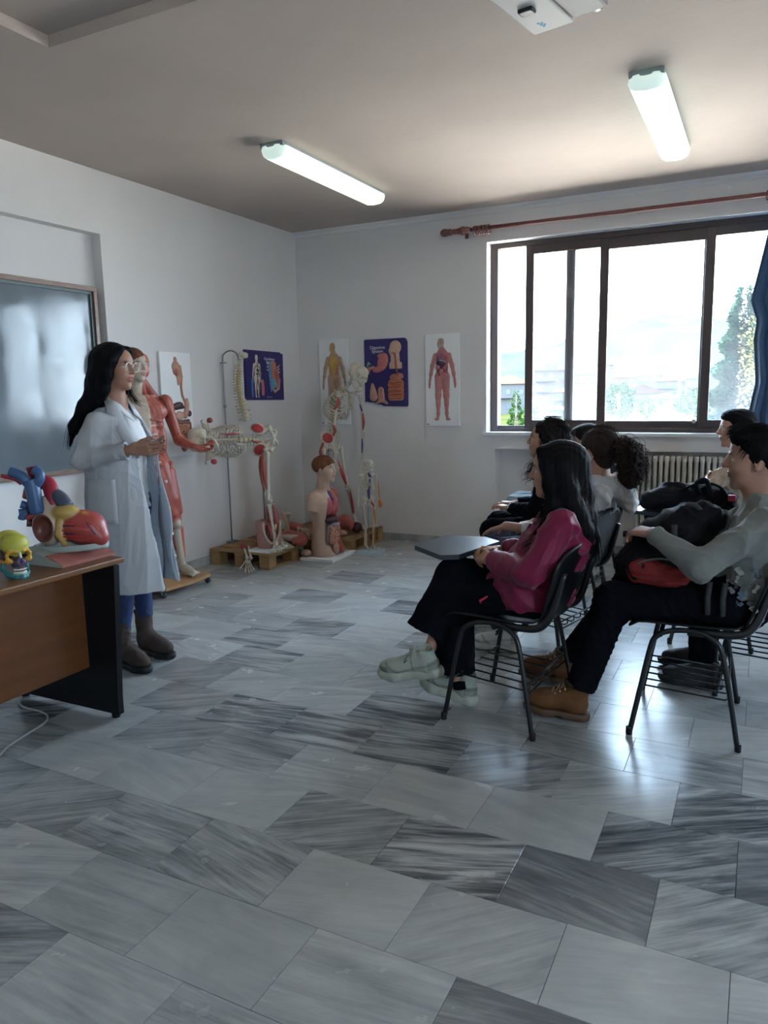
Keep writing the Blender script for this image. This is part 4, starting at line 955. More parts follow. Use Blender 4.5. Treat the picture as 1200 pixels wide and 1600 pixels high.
# ---- lecturer in the white lab coat, standing behind the desk
def lecturer():
    root = person('standing woman in a white lab coat with long black hair and glasses, by the whiteboard', (-2.99, 2.91, 0))
    F = Frame((-3.0, 2.9, 1.573), (.955, .22, -.03)); f = _n((.97, .25, 0)); l = _n((-.25, .97, 0)); c0 = V3(-3.02, 2.91, 0); up = V3(0, 0, 1)
    P = lambda a, b, z: c0 + f * a + l * b + up * z
    A = dict(pel=P(0, 0, .88), che=P(-.01, 0, 1.18), nb=P(-.015, 0, 1.395), shr=P(-.02, -.160, 1.305), shl=P(-.02, .160, 1.305), elr=V3(-3.06, 2.69, 1.115), ell=P(.0, .215, 1.10),
             wrr=V3(-2.80, 2.775, 1.165), wrl=V3(-2.87, 2.95, 1.150), hipr=P(0, -.085, .86), hipl=P(0, .085, .86), knr=P(.03, -.09, .47), knl=P(.02, .09, .47),
             anr=V3(-3.00, 2.815, .10), anl=V3(-3.035, 3.01, .10), toer=V3(-2.86, 2.80, .04), toel=V3(-2.90, 3.005, .04))
    S = SDF(.004); skin = (.35, .185, .125); head(S, F, skin, (.31, .07, .07), (.015, .01, .01), .95, .95, False, .0018); neck(S, F, A['nb'], .046, skin); torso(S, A, .9, skin, l); limbs(S, A, skin)
    hand(S, A['wrr'], (.95, .38, .02), (-.25, .75, .45), -1, (.12, .14, .12), .05, 1.0, skin, (.88, .34, .25), (.10, .02, .02))
    hand(S, A['wrl'], (.96, -.22, .10), (-.1, -.55, .9), 1, (.22, .25, .2), .05, .98, skin, (.75, .5, .3), (.10, .02, .02))
    put(S, 'body', M_skin, root)
    # teeth / glasses
    g = MB(); gr = lambda s: [F((.098, s * .033 + .0255 * math.cos(q), .003 + .0235 * math.sin(q))) for q in np.linspace(0, 2 * PI, 22)[:-1]]
    for s in (-1, 1): g.tube(gr(s), .0016, 5, closed=True).tube([F((.098, s * .058, .012)), F((.06, s * .073, .013)), F((-.02, s * .077, .010))], .0014, 5)
    g.tube([F((.098, -.009, .008)), F((.101, 0, .011)), F((.098, .009, .008))], .0015, 5); put_mb(g, 'glasses', mat('rose_gold_frame', (.62, .42, .36), .25, .6), root)
    # hair: centre-parted, long and straight down the back
    S = SDF(.0055); S.ell((-.022, 0, .044), (.104, .085, .088), F, .02); 
    for s in (-1, 1):
        S.path([F((.055, s * .040, .088)), F((.020, s * .079, .035)), F((.002, s * .085, -.04)), F((-.02, s * .083, -.11)), F((-.055, s * .080, -.18))], [.020, .026, .028, .027, .02], .03)
        S.path([F((-.03, s * .06, .04)), F((-.055, s * .074, -.06)), F((-.075, s * .075, -.16)), F((-.10, s * .07, -.20))], [.05, .042, .034, .022], .03)
    S.path([F((-.07, 0, .03)), F((-.10, -.01, -.08)), F((-.125, -.02, -.18)), F((-.165, -.05, -.28)), F((-.185, -.06, -.36))], [.07, .058, .05, .038, .014], .03)
    S.path([F((-.08, -.05, -.10)), F((-.13, -.085, -.20)), F((-.185, -.11, -.30)), F((-.215, -.105, -.40))], [.04, .034, .022, .006], .03)
    S.ell((.098, 0, .000), (.062, .066, .10), F, .014, None, 'sub')
    hm = hair_mat('hair_black', (.005, .0048, .006)); ho = put(S, 'hair', hm, root, disp=hair_disp(3, .002, 170))
    put_mb(strand_tubes([[F((.0, -.085, .0)), F((-.03, -.09, -.1)), F((-.07, -.09, -.18)), F((-.13, -.11, -.25))], [F((-.09, -.06, -.05)), F((-.13, -.09, -.2)), F((-.19, -.12, -.3)), F((-.22, -.115, -.42))], [F((.03, .08, .02)), F((.02, .085, -.1)), F((.06, .06, -.16)), F((.10, .05, -.185))], [F((-.0, -.085, .0)), F((.0, -.088, -.08)), F((-.035, -.085, -.16))]], 4, 150, .006, .0014), 'hair_strands', hm, root)['kind'] = 'stuff'
    # blouse, jeans, boots
    M_shirt = mat('white_blouse', (.60, .60, .61), .7, bump=.15, bscale=200)
    FB = Frame(c0, f); S = SDF(.006); S.loft([(.84, .005, 0, .125, .165), (.98, .0, 0, .118, .150), (1.12, .005, 0, .122, .155), (1.22, .01, 0, .125, .16), (1.31, -.005, 0, .10, .15), (1.37, -.015, 0, .068, .085), (1.40, -.015, 0, .055, .06)], FB, .01)
    S.cone(P(.03, 0, 1.42), P(.16, 0, 1.27), .03, .012, .012, None, 'sub'); b_ = put(S, 'blouse', M_shirt, root, disp=folds(5, .003, 30))
    cl = MB()
    for s in (-1, 1):
        cl.sheet([[P(-.06, s * .03, 1.435), P(.0, s * .066, 1.425), P(.05, s * .045, 1.385), P(.085, s * .020, 1.335)], [P(-.075, s * .035, 1.40), P(-.0, s * .088, 1.385), P(.07, s * .075, 1.345), P(.12, s * .045, 1.30)]], .004)
        put_mb(cl, 'collar', M_shirt, root); cl = MB()
    A.update(cuffr=V3(-2.995, 2.816, .215), cuffl=V3(-3.032, 3.012, .215)); trousers(A, root, mat('blue_jeans', (.018, .034, .105), .85, bump=.3, bscale=500, var=.25, vscale=9), .092, .058, .043, 3, .0025, lat=l)
    M_boot = mat('brown_suede', (.050, .033, .027), .85, bump=.3, bscale=200, var=.2, vscale=14); M_bsole = mat('black_rubber', (.010, .010, .011), .6)
    for (hx, hy, tx, ty) in ((-3.055, 2.825, -2.80, 2.775), (-3.095, 3.02, -2.845, 2.995)):
        FS = Frame((hx, hy, 0), (tx - hx, ty - hy, 0)); S = SDF(.005)
        S.ell((.185, 0, .058), (.085, .047, .040), FS, .03); S.ell((.07, 0, .07), (.068, .043, .055), FS, .03); S.cone(FS((.055, 0, .08)), FS((.052, 0, .255)), .043, .053, .03, flatb=True); S.cone(FS((.10, 0, .085)), FS((.17, 0, .07)), .045, .04, .03)
        S.cut((hx, hy, .03), (0, 0, -1)); bt = put(S, 'boot', M_boot, root, disp=folds(8, .0028, 26))
        S = SDF(.005); S.path([FS((.035, 0, .02)), FS((.12, 0, .02)), FS((.20, 0, .02)), FS((.245, 0, .022))], [.046, .042, .050, .036], .02); S.cut((hx, hy, .034), (0, 0, 1)); S.cut((hx, hy, .002), (0, 0, -1)); so = S.build('sole', M_bsole); so.parent = bt; so.matrix_parent_inverse = Matrix.Identity(4)
        tb = MB().tube([FS((.0, 0, .245)), FS((-.012, 0, .275)), FS((.002, 0, .29))], .008, 6, flat=.4).build('pull_tab', M_boot); tb.parent = bt
    # the coat: open shell from shoulders to the knees, front panels apart
    M_coat = mat('lab_coat_cotton', (.52, .54, .565), .8, bump=.2, bscale=300, var=.03, vscale=4, sheen=.1)
    S = SDF(.006)
    secs = [(.42, .03, 0, .245, .225), (.60, .02, 0, .232, .215), (.80, .008, 0, .210, .205), (1.0, -.004, 0, .182, .19), (1.15, -.008, 0, .168, .188), (1.25, -.01, 0, .150, .185), (1.32, -.015, 0, .120, .172), (1.365, -.018, 0, .088, .115), (1.40, -.02, 0, .072, .078)]
    S.loft(secs, FB, .02)
    for s in 'rl':
        S.path([A['sh' + s] + V3(0, 0, -.004), A['sh' + s] + (A['el' + s] - A['sh' + s]) * .5, A['el' + s]], [.060, .058, .055], .03); S.cone(A['el' + s], A['wr' + s] + (A['el' + s] - A['wr' + s]) * .06, .055, .044, .025, flatb=True)
    inner = [(z, cx, cy, rx - .014, ry - .014) for z, cx, cy, rx, ry in secs]; inner[0] = (.30,) + inner[0][1:]; inner[-1] = (1.5,) + inner[-1][1:]
    S.loft(inner, FB, .004, None, 'sub')
    def wedge(x):
        q = (x - c0); a = q @ f; b = q @ l; z = x[..., 2]
        near = np.interp(z, [.4, .8, 1.0, 1.2, 1.42], [.205, .175, .13, .065, .02]); far = np.interp(z, [.4, .8, 1.0, 1.2, 1.42], [.235, .205, .17, .075, .02])
        bn = np.interp(z, [.4, .8, 1.1, 1.25, 1.42], [-.080, -.075, -.075, -.066, -.052]); bf = np.interp(z, [.4, .9, 1.1, 1.25, 1.42], [.10, .09, .085, .07, .052])
        return np.maximum(np.maximum(.0 - a, bn - b), b - bf)
    S._p('w', c0 + V3(-.4, -.4, .3), c0 + V3(.4, .4, 1.5), wedge, .004, None, 'sub')
    for s in 'rl': S.cone(A['wr' + s] + (A['el' + s] - A['wr' + s]) * .25, A['wr' + s] - (A['el' + s] - A['wr' + s]) * .1, .036, .036, .003, None, 'sub')
    cn = M_coat.node_tree; ctl = cn.nodes.new('ShaderNodeBsdfTranslucent'); ctl.inputs[0].default_value = (.70, .74, .80, 1); cmx = cn.nodes.new('ShaderNodeMixShader'); cmx.inputs[0].default_value = .30
    cn.links.new(cn.nodes['Principled BSDF'].outputs[0], cmx.inputs[1]); cn.links.new(ctl.outputs[0], cmx.inputs[2]); cn.links.new(cmx.outputs[0], cn.nodes['Material Output'].inputs[0])
    coat = put(S, 'lab_coat', M_coat, root, disp=folds(12, .0055, 15, 5, .7, (1, 1, .45)), smooth=1)
    # far front panel hanging away from the legs, near lapel, pocket, buttons
    g = []; gi = []
    for i in range(20):
        z = 1.20 - i * .04; u = i / 19; row = []
        for j in range(9):
            v = j / 8; row.append(P(.150 + .11 * v * min(1, .35 + u * 1.0) + .012 * math.sin(z * 14 + v * 3), .100 - .075 * v + .010 * math.sin(z * 9 + v * 5), z + .012 * v))
        g.append(row)
    fp = MB().sheet(g, .005).build('front_panel', M_coat); fp.parent = coat
    for s in (-1, 1):
        g = []
        for i in range(9):
            u = i / 8; z = 1.415 - .29 * u; a0 = np.interp(z, [1.1, 1.2, 1.3, 1.38, 1.42], [.150, .125, .075, .03, -.02]); b0 = np.interp(z, [1.1, 1.2, 1.3, 1.38, 1.42], [.088, .078, .066, .060, .060]); wd = .018 + .05 * math.sin(min(1, u * 1.15) * PI) ** .7 + (.012 if u < .3 else 0)
            g.append([P(a0 - wd * q * .55 + .018 + .014 * math.sin(q * PI), s * (b0 + wd * q * 1.05), z - .012 * q) for q in (0, .33, .66, 1)])
        lp = MB().sheet(g if s > 0 else [r[::-1] for r in g], .008).build('lapel', M_coat); lp.parent = coat
    g = []
    for i in range(9):
        row = []
        for j in range(9):
            z = 1.015 - i * .028; th = math.radians(-118 + j * 6.2); rx = np.interp(z, [.80, 1.0], [.210, .182]) + .012; ry2 = np.interp(z, [.8, 1.0], [.205, .19]) + .012
            row.append(P(.004 + rx * math.cos(th), ry2 * math.sin(th), z))
        g.append(row)
    pk = MB().sheet(g, .006).build('pocket', M_coat); pk.parent = coat
    for z in (.98, .84, .70, .58):
        bb = MB().lathe([(.008, 0), (.008, .004)], 10, Matrix.Translation(Vector(P(.232 + (1.0 - z) * .06, .040, z))) @ Matrix.Rotation(PI / 2, 4, 'X')).build('button', mat('pearl_button', (.75, .74, .72), .3)); bb.parent = coat
    return root
lecturer()

# ---- long-haired student in the magenta jacket
def student_magenta():
    root = person('student with long dark hair in a magenta padded jacket, ankles crossed, on the nearest chair', (-.9, 3.12, 0))
    F = Frame((-.766, 3.12, 1.085), (-.98, -.17, -.04), sc=.99)
    A = dict(pel=V3(-.84, 3.12, .56), che=V3(-.735, 3.12, .81), nb=V3(-.735, 3.12, .955), shl=V3(-.70, 2.965, .885), shr=V3(-.70, 3.275, .885), ell=V3(-.805, 2.885, .690), elr=V3(-.86, 3.36, .70), wrl=V3(-1.02, 3.02, .705), wrr=V3(-1.04, 3.20, .705),
             hipl=V3(-.84, 3.03, .555), hipr=V3(-.84, 3.20, .565), knl=V3(-1.205, 3.06, .50), knr=V3(-1.21, 3.12, .585), anl=V3(-1.185, 3.045, .115), anr=V3(-1.30, 2.985, .245), toel=V3(-1.30, 3.065, .06), toer=V3(-1.42, 2.97, .17))
    S = SDF(.004); head(S, F, SK, LIP, (.03, .022, .02), .95, .9, False); neck(S, F, A['nb'], .045); torso(S, A, .85); limbs(S, A)
    hand(S, A['wrl'], (-.70, .70, -.02), (.45, .45, -.75), 1, (.65, .9, .6), .02, .93); hand(S, A['wrr'], (-.80, -.55, .08), (.3, -.5, -.8), -1, (.6, .85, .6), .02, .93)
    put(S, 'body', M_skin, root)
    S = SDF(.0055); S.ell((-.022, 0, .043), (.103, .083, .088), F, .02)
    for s in (-1, 1):
        S.path([F((.058, s * .035, .088)), F((.030, s * .077, .03)), F((.016, s * .082, -.05)), F((.004, s * .088, -.13)), F((.016, s * .10, -.20)), F((.062, s * .11, -.255)), F((.10, s * .11, -.29))], [.018, .026, .029, .032, .034, .022, .006], .03)
        S.path([F((-.03, s * .06, .03)), F((-.05, s * .076, -.08)), F((-.065, s * .080, -.17)), F((-.085, s * .08, -.24))], [.05, .043, .038, .018], .03)
    S.path([F((-.07, 0, .03)), F((-.090, 0, -.10)), F((-.108, 0, -.20)), F((-.135, -.0, -.29)), F((-.15, 0, -.36))], [.072, .060, .052, .036, .010], .03)
    S.path([F((-.085, .075, -.15)), F((-.118, .07, -.25)), F((-.14, .05, -.34))], [.036, .030, .010], .03)
    S.ell((.098, 0, -.004), (.062, .066, .105), F, .014, None, 'sub')
    hm = hair_mat('hair_dark_brown', (.0055, .005, .006)); put(S, 'hair', hm, root, disp=hair_disp(7, .0022, 160))
    put_mb(strand_tubes([[F((.035, .078, .03)), F((.02, .086, -.06)), F((.018, .1, -.18)), F((.08, .13, -.27)), F((.13, .135, -.31))], [F((-.08, .05, -.02)), F((-.11, .06, -.15)), F((-.15, .05, -.28)), F((-.155, .04, -.40))], [F((.03, .078, .03)), F((.025, .082, -.08)), F((.05, .085, -.16)), F((.085, .09, -.2))]], 5, 200, .008, .0013), 'hair_strands', hm, root)['kind'] = 'stuff'
    # jacket
    M_jac = mat('magenta_nylon', (.17, .0032, .038), .55, spec=.3, bump=.12, bscale=140, var=.06, vscale=10, sheen=.15)
    S = SDF(.006); S.cone(A['pel'] + V3(-.0, 0, .0), V3(-.80, 3.12, .70), .160, .145, .05, flat=1.32, fdir=(0, 1, 0)); S.cone(V3(-.795, 3.12, .70), A['che'], .142, .128, .05, flat=1.28, fdir=(0, 1, 0)); S.cone(A['che'], V3(-.735, 3.12, .915), .13, .072, .05, flat=1.3, fdir=(0, 1, 0))
    S.cone(V3(-.88, 3.10, .60), V3(-1.01, 3.10, .585), .105, .070, .06, flat=1.6, fdir=(0, 1, 0)); S.cone(V3(-.74, 3.12, .92), V3(-.755, 3.12, .97), .070, .062, .02, flatb=True)
    for s in 'rl':
        S.cone(A['sh' + s], A['el' + s], .070, .063, .025); w = A['wr' + s] + (A['el' + s] - A['wr' + s]) * .05; S.cone(A['el' + s], A['el' + s] + (w - A['el' + s]) * .85, .063, .053, .02); S.cone(A['el' + s] + (w - A['el' + s]) * .8, w, .053, .041, .01, flatb=True)
    S.cone(V3(-.76, 3.12, .94), V3(-.77, 3.12, 1.02), .052, .056, .004, None, 'sub'); S.cut((0, 0, .505), (0, 0, -1))
    fd = folds(21, .0085, 15, 5, .7)
    def puff(V, N): return fd(V, N) + .0016 * (1 - np.abs(np.sin((V[:, 2] * .95 + V[:, 0] * .35) * 42)) ** .25 * 2) * (V[:, 2] < .66)
    jk = put(S, 'jacket', M_jac, root, disp=puff, smooth=1)
    z = MB().tube(catmull([(-.86, 3.085, .86), (-.915, 3.08, .76), (-.98, 3.07, .67), (-1.05, 3.06, .62)], 4), .006, 6).build('zip', mat('magenta_zip', (.16, .008, .04), .4)); z.parent = jk; z.matrix_parent_inverse = Matrix.Identity(4)
    # wide black trousers, feet crossed at the ankles
    S = SDF(.007); S.cone(A['hipl'], A['knl'], .10, .098, .04); S.cone(A['hipr'], A['knr'] + V3(0, -.01, 0), .10, .097, .04)
    S.cone(A['knl'], V3(-1.19, 3.05, .16), .095, .088, .03, flatb=True); S.cone(A['knr'] + V3(0, -.01, -.01), V3(-1.315, 2.99, .345), .098, .094, .03, flatb=True); S.cone(A['pel'] + V3(0, 0, -.02), A['pel'] + V3(0, 0, .05), .12, .12, .05, flat=1.3, fdir=(0, 1, 0)); S.cut((0, 0, .478), (0, 0, -1), (-.98, 0, 0), (0, 9, 1))
    put(S, 'trousers', M_black, root, disp=folds(9, .006, 18), smooth=1)
    M_up = (.36, .39, .33); M_so = mat('sneaker_sole', (.42, .43, .36), .6, var=.15, vscale=18); M_la = mat('shoe_lace', (.10, .11, .10), .8)
    sneaker('', root, V3(-1.225, 2.985, .165), V3(-1.520, 2.955, .115), 1.05, M_up, M_so, M_la, (-.12, -.25, 1), 1.5)
    sneaker('', root, V3(-1.10, 3.05, .012), V3(-1.375, 3.085, .050), 1.05, M_up, M_so, M_la, (.1, .05, 1), 1.5)
    for p, q in ((V3(-1.285, 2.985, .262), V3(-1.275, 2.985, .235)), (V3(-1.165, 3.045, .13), V3(-1.158, 3.045, .095))): put_mb(MB().tube([p, q], [.040, .042], 14), 'sock', M_black, root)
    put_mb(MB().tube([F((.0, 0, 0)) * 0 + V3(-1.0, 2.935, .565), V3(-1.03, 2.92, .545), V3(-1.025, 2.92, .535)], [.006, .012, .004], 6, flat=.5), 'pull_tag', mat('red_tag', (.5, .02, .06), .4), root)
    return root
student_magenta()

# ---- boy in the grey sweater
def boot_tan(root, heel, toe, up=(0, 0, 1)):
    F = Frame(heel, np.asarray(toe) - np.asarray(heel), up); mt = mat('tan_nubuck', (.135, .050, .0125), .75, bump=.2, bscale=180, var=.15, vscale=18); ms = mat('boot_sole', (.10, .052, .024), .6)
    S = SDF(.0045); S.ell((.195, 0, .062), (.078, .048, .042), F, .02); S.ell((.07, 0, .065), (.065, .042, .05), F, .03); S.cone(F((.062, 0, .08)), F((.050, 0, .165)), .047, .052, .02, flatb=True); S.cone(F((.11, 0, .09)), F((.18, 0, .072)), .043, .040, .03); S.cut(F((0, 0, .028)), -F.u)
    S.ell((.062, 0, .175), (.040, .038, .03), F, .004, None, 'sub'); b = put(S, 'boot', mt, root, disp=folds(4, .0012, 40))
    S = SDF(.0045); S.path([F((.035, 0, .016)), F((.10, 0, .018)), F((.19, 0, .020)), F((.25, 0, .026))], [.043, .040, .050, .034], .02); S.cut(F((0, 0, .033)), F.u); S.cut(F((0, 0, .002)), -F.u); S.box((.125, 0, 0), (.018, .08, .010), F, .002, .003, None, 'sub'); so = S.build('sole', ms); so.parent = b; so.matrix_parent_inverse = Matrix.Identity(4)
    put_mb(MB().tube([F((.05 + .055 * math.cos(q), .052 * math.sin(q), .162)) for q in np.linspace(0, 6.283, 17)[:-1]], .010, 7, closed=True), 'padded_collar', mat('boot_collar', (.055, .028, .016), .8), root)
    mb = MB()
    for q in range(5):
        x = .108 + .020 * q; z = .153 - .014 * q
        mb.tube([F((x, -.030, z - .014)), F((x + .008, 0, z + .002)), F((x + .014, .030, z - .016))], .003, 5).tube([F((x + .014, -.030, z - .016)), F((x + .008, 0, z + .003)), F((x, .030, z - .014))], .003, 5)
    lo = mb.build('laces', mat('boot_lace', (.22, .16, .10), .8)); lo.parent = b; lo['kind'] = 'stuff'
    for s in (-1, 1):
        for q in range(3):
            e = MB().ball(F((.106 + .021 * q, s * .034, .136 - .014 * q)), .0042, 6, 4).build('eyelet', mat('eyelet_metal', (.7, .68, .6), .3, .9)); e.parent = b
def crop_hair(S, F, front=.095, fringe=True):
    S.ell((-.024, 0, .047), (.108, .086, .088), F, .02)
    for s in (-1, 1): S.cone(F((-.075, s * .045, .01)), F((-.07, s * .04, -.06)), .045, .028, .02); S.cone(F((-.01, s * .073, .03)), F((.004, s * .072, .0)), .02, .010, .015)
    if fringe: S.ell((.035, 0, .096), (.050, .066, .032), F, .02, None, 'add', (0, .2, 0)); S.ell((.066, .010, .090), (.028, .052, .022), F, .015, None, 'add', (0, .45, 0))
    S.ell((.112, 0, -.026), (.070, .095, .086), F, .010, None, 'sub'); S.ell((.03, 0, -.075), (.075, .10, .05), F, .01, None, 'sub')
def student_grey():
    root = person('dark-haired boy in a grey sweater and tan boots holding a backpack on his lap', (-.2, 3.33, 0))
    F = Frame((-.020, 3.33, 1.128), (-.995, -.07, .0), sc=1.06)
    A = dict(pel=V3(-.03, 3.33, .57), che=V3(.03, 3.33, .84), nb=V3(.012, 3.33, .985), shl=V3(.03, 3.15, .90), shr=V3(.03, 3.51, .90), ell=V3(-.19, 3.07, .735), elr=V3(-.20, 3.58, .76), wrl=V3(-.375, 3.19, .830), wrr=V3(-.38, 3.42, .825),
             hipl=V3(-.10, 3.24, .56), hipr=V3(-.10, 3.42, .56), knl=V3(-.535, 3.21, .525), knr=V3(-.50, 3.50, .535), anl=V3(-.655, 3.12, .13), anr=V3(-.79, 3.50, .13), toel=V3(-.80, 3.11, .05), toer=V3(-.92, 3.49, .05))
    S = SDF(.004); sk = (.37, .20, .14); head(S, F, sk, (.31, .12, .10), (.015, .012, .012), 1.05, 1.0); neck(S, F, A['nb'], .052, sk); torso(S, A, 1.0, sk); limbs(S, A, sk)
    hand(S, A['wrl'], (-.86, .50, .02), (-.1, .30, -.92), 1, (.45, .6, .5), .03, 1.03, sk); hand(S, V3(-.42, 3.36, .795), (-.62, -.50, -.60), (.70, .05, -.70), -1, (.12, .28, .25), .06, 1.03, sk); S.cone(A['wrr'], V3(-.42, 3.36, .795), .026, .025, .01, sk)
    put(S, 'body', M_skin, root)
    S = SDF(.005); crop_hair(S, F); hm = hair_mat('hair_boy_dark', (.006, .0058, .0065), .5); put(S, 'hair', hm, root, disp=hair_disp(11, .0032, 120, (.8, .2, -.4)))
    put_mb(strand_tubes([[F((-.02, y, .125)), F((.04, y * 1.1, .118)), F((.075, y * 1.15, .112)), F((.096, y * 1.2, .098))] for y in (-.06, -.04, -.02, 0, .02, .04, .06)] + [[F((-.06, y, .12)), F((-.10, y, .09)), F((-.125, y, .04))] for y in (-.05, 0, .05)] + [[F((.02, .07, .08)), F((.04, .082, .05)), F((.055, .080, .02))]], 6, 170, .006, .002), 'hair_strands', hm, root)['kind'] = 'stuff'
    M_sw = mat('grey_sweater', (.185, .195, .18), .9, bump=.35, bscale=260, var=.06, vscale=8, sheen=.15)
    S = SDF(.006); S.cone(A['pel'] + V3(-.01, 0, -.02), V3(.0, 3.33, .70), .140, .140, .05, flat=1.25, fdir=(0, 1, 0)); S.cone(V3(.0, 3.33, .70), A['che'], .138, .128, .05, flat=1.32, fdir=(0, 1, 0)); S.cone(A['che'], V3(.014, 3.33, .955), .12, .075, .05, flat=1.35, fdir=(0, 1, 0)); S.cone(V3(.014, 3.33, .95), V3(.008, 3.33, .995), .072, .062, .015, flatb=True)
    for s in 'rl':
        S.cone(A['sh' + s], A['el' + s], .072, .060, .04); w = A['wr' + s] + (A['el' + s] - A['wr' + s]) * .10; S.cone(A['el' + s], w, .060, .046, .03); S.cone(w + (A['el' + s] - w) * .12, w + (w - A['el' + s]) * .02, .043, .042, .004, flatb=True)
    S.cone(V3(.01, 3.33, .97), V3(.0, 3.33, 1.03), .054, .058, .004, None, 'sub'); S.cut((0, 0, .50), (0, 0, -1)); 
    sw = put(S, 'sweater', M_sw, root, disp=folds(31, .014, 16, 5, .7), smooth=1)
    # faded floral print on the side of the sweater
    rr = random.Random(4); cols = [mat('print_pale', (.42, .42, .38), .9), mat('print_blue', (.10, .16, .22), .9), mat('print_dark', (.06, .065, .07), .9)]
    for q in range(26):
        th = rr.uniform(-2.2, -1.35); z = rr.uniform(.55, .72); c = V3(-.012 + .146 * math.cos(th), 3.33 + .184 * math.sin(th), z); n = _n((math.cos(th) / .146, math.sin(th) / .184, 0)); e = _n(np.cross(n, (0, 0, 1))); rot = rr.uniform(0, 6)
        L = rr.uniform(.010, .024); pts = [c + n * .004 + e * L * math.cos(a + rot) * (.5 + .5 * math.cos(2 * a)) + V3(0, 0, 1) * L * math.sin(a + rot) * .8 for a in np.linspace(0, 6.28, 12)[:-1]]
        pm = MB().add(pts, [tuple(range(11))]).add([p_ - n * .006 for p_ in pts], [tuple(range(11))[::-1]]).build('print_leaf', cols[q % 3]); pm.parent = sw
    A.update(cuffl=V3(-.645, 3.12, .145), cuffr=V3(-.775, 3.50, .145)); trousers(A, root, M_black, .098, .080, .064, 14, .0035)
    boot_tan(root, V3(-.610, 3.13, .004), V3(-.865, 3.095, .022)); boot_tan(root, V3(-.745, 3.51, .004), V3(-.995, 3.485, .018))
    return root
student_grey()

# ---- the three further students of the front row and the two behind
def seated(label, c, F, A, skin, hair, top, pants, seed, vox=.006, shoe=None):
    root = person(label, (c[0], c[1], 0)); S = SDF(vox); head(S, F, skin, LIP, (.03, .02, .018), .96, .9, True); neck(S, F, A['nb'], .046, skin); torso(S, A, .9, skin); limbs(S, A, skin)
    for s, sd in (('l', 1), ('r', -1)):
        if 'hd' + s in A: hand(S, A['wr' + s], A['hd' + s], A.get('hn' + s, V3(0, 0, -1)), sd, A.get('cu' + s, (.25, .3, .3)), .05, .97, skin)
    put(S, 'body', M_skin, root)
    if top:
        S = SDF(.007); W_ = A.get('w', 1); S.cone(A['pel'], A['che'], .135 * W_, .125 * W_, .05, flat=1.28, fdir=(0, 1, 0)); S.cone(A['che'], A['nb'] + V3(0, 0, -.02), .12, .07, .05, flat=1.3, fdir=(0, 1, 0)); S.cone(A['nb'] + V3(0, 0, -.03), A['nb'] + V3(-.01, 0, .012), .07, .060, .015, flatb=True)
        for s in 'rl': w = A['wr' + s] + (A['el' + s] - A['wr' + s]) * A.get('slv', .08); S.cone(A['sh' + s], A['el' + s], .068, .058, .04); S.cone(A['el' + s], w, .058, .045, .03, flatb=True)
        S.cone(A['nb'] + V3(0, 0, -.01), A['nb'] + V3(-.015, 0, .05), .052, .056, .004, None, 'sub'); put(S, A.get('topname', 'sweater'), top, root, disp=folds(seed, .010, 17, 5, .7), smooth=1)
    trousers(A, root, pants, .095, .078, .066, seed + 1, .004)
    return root
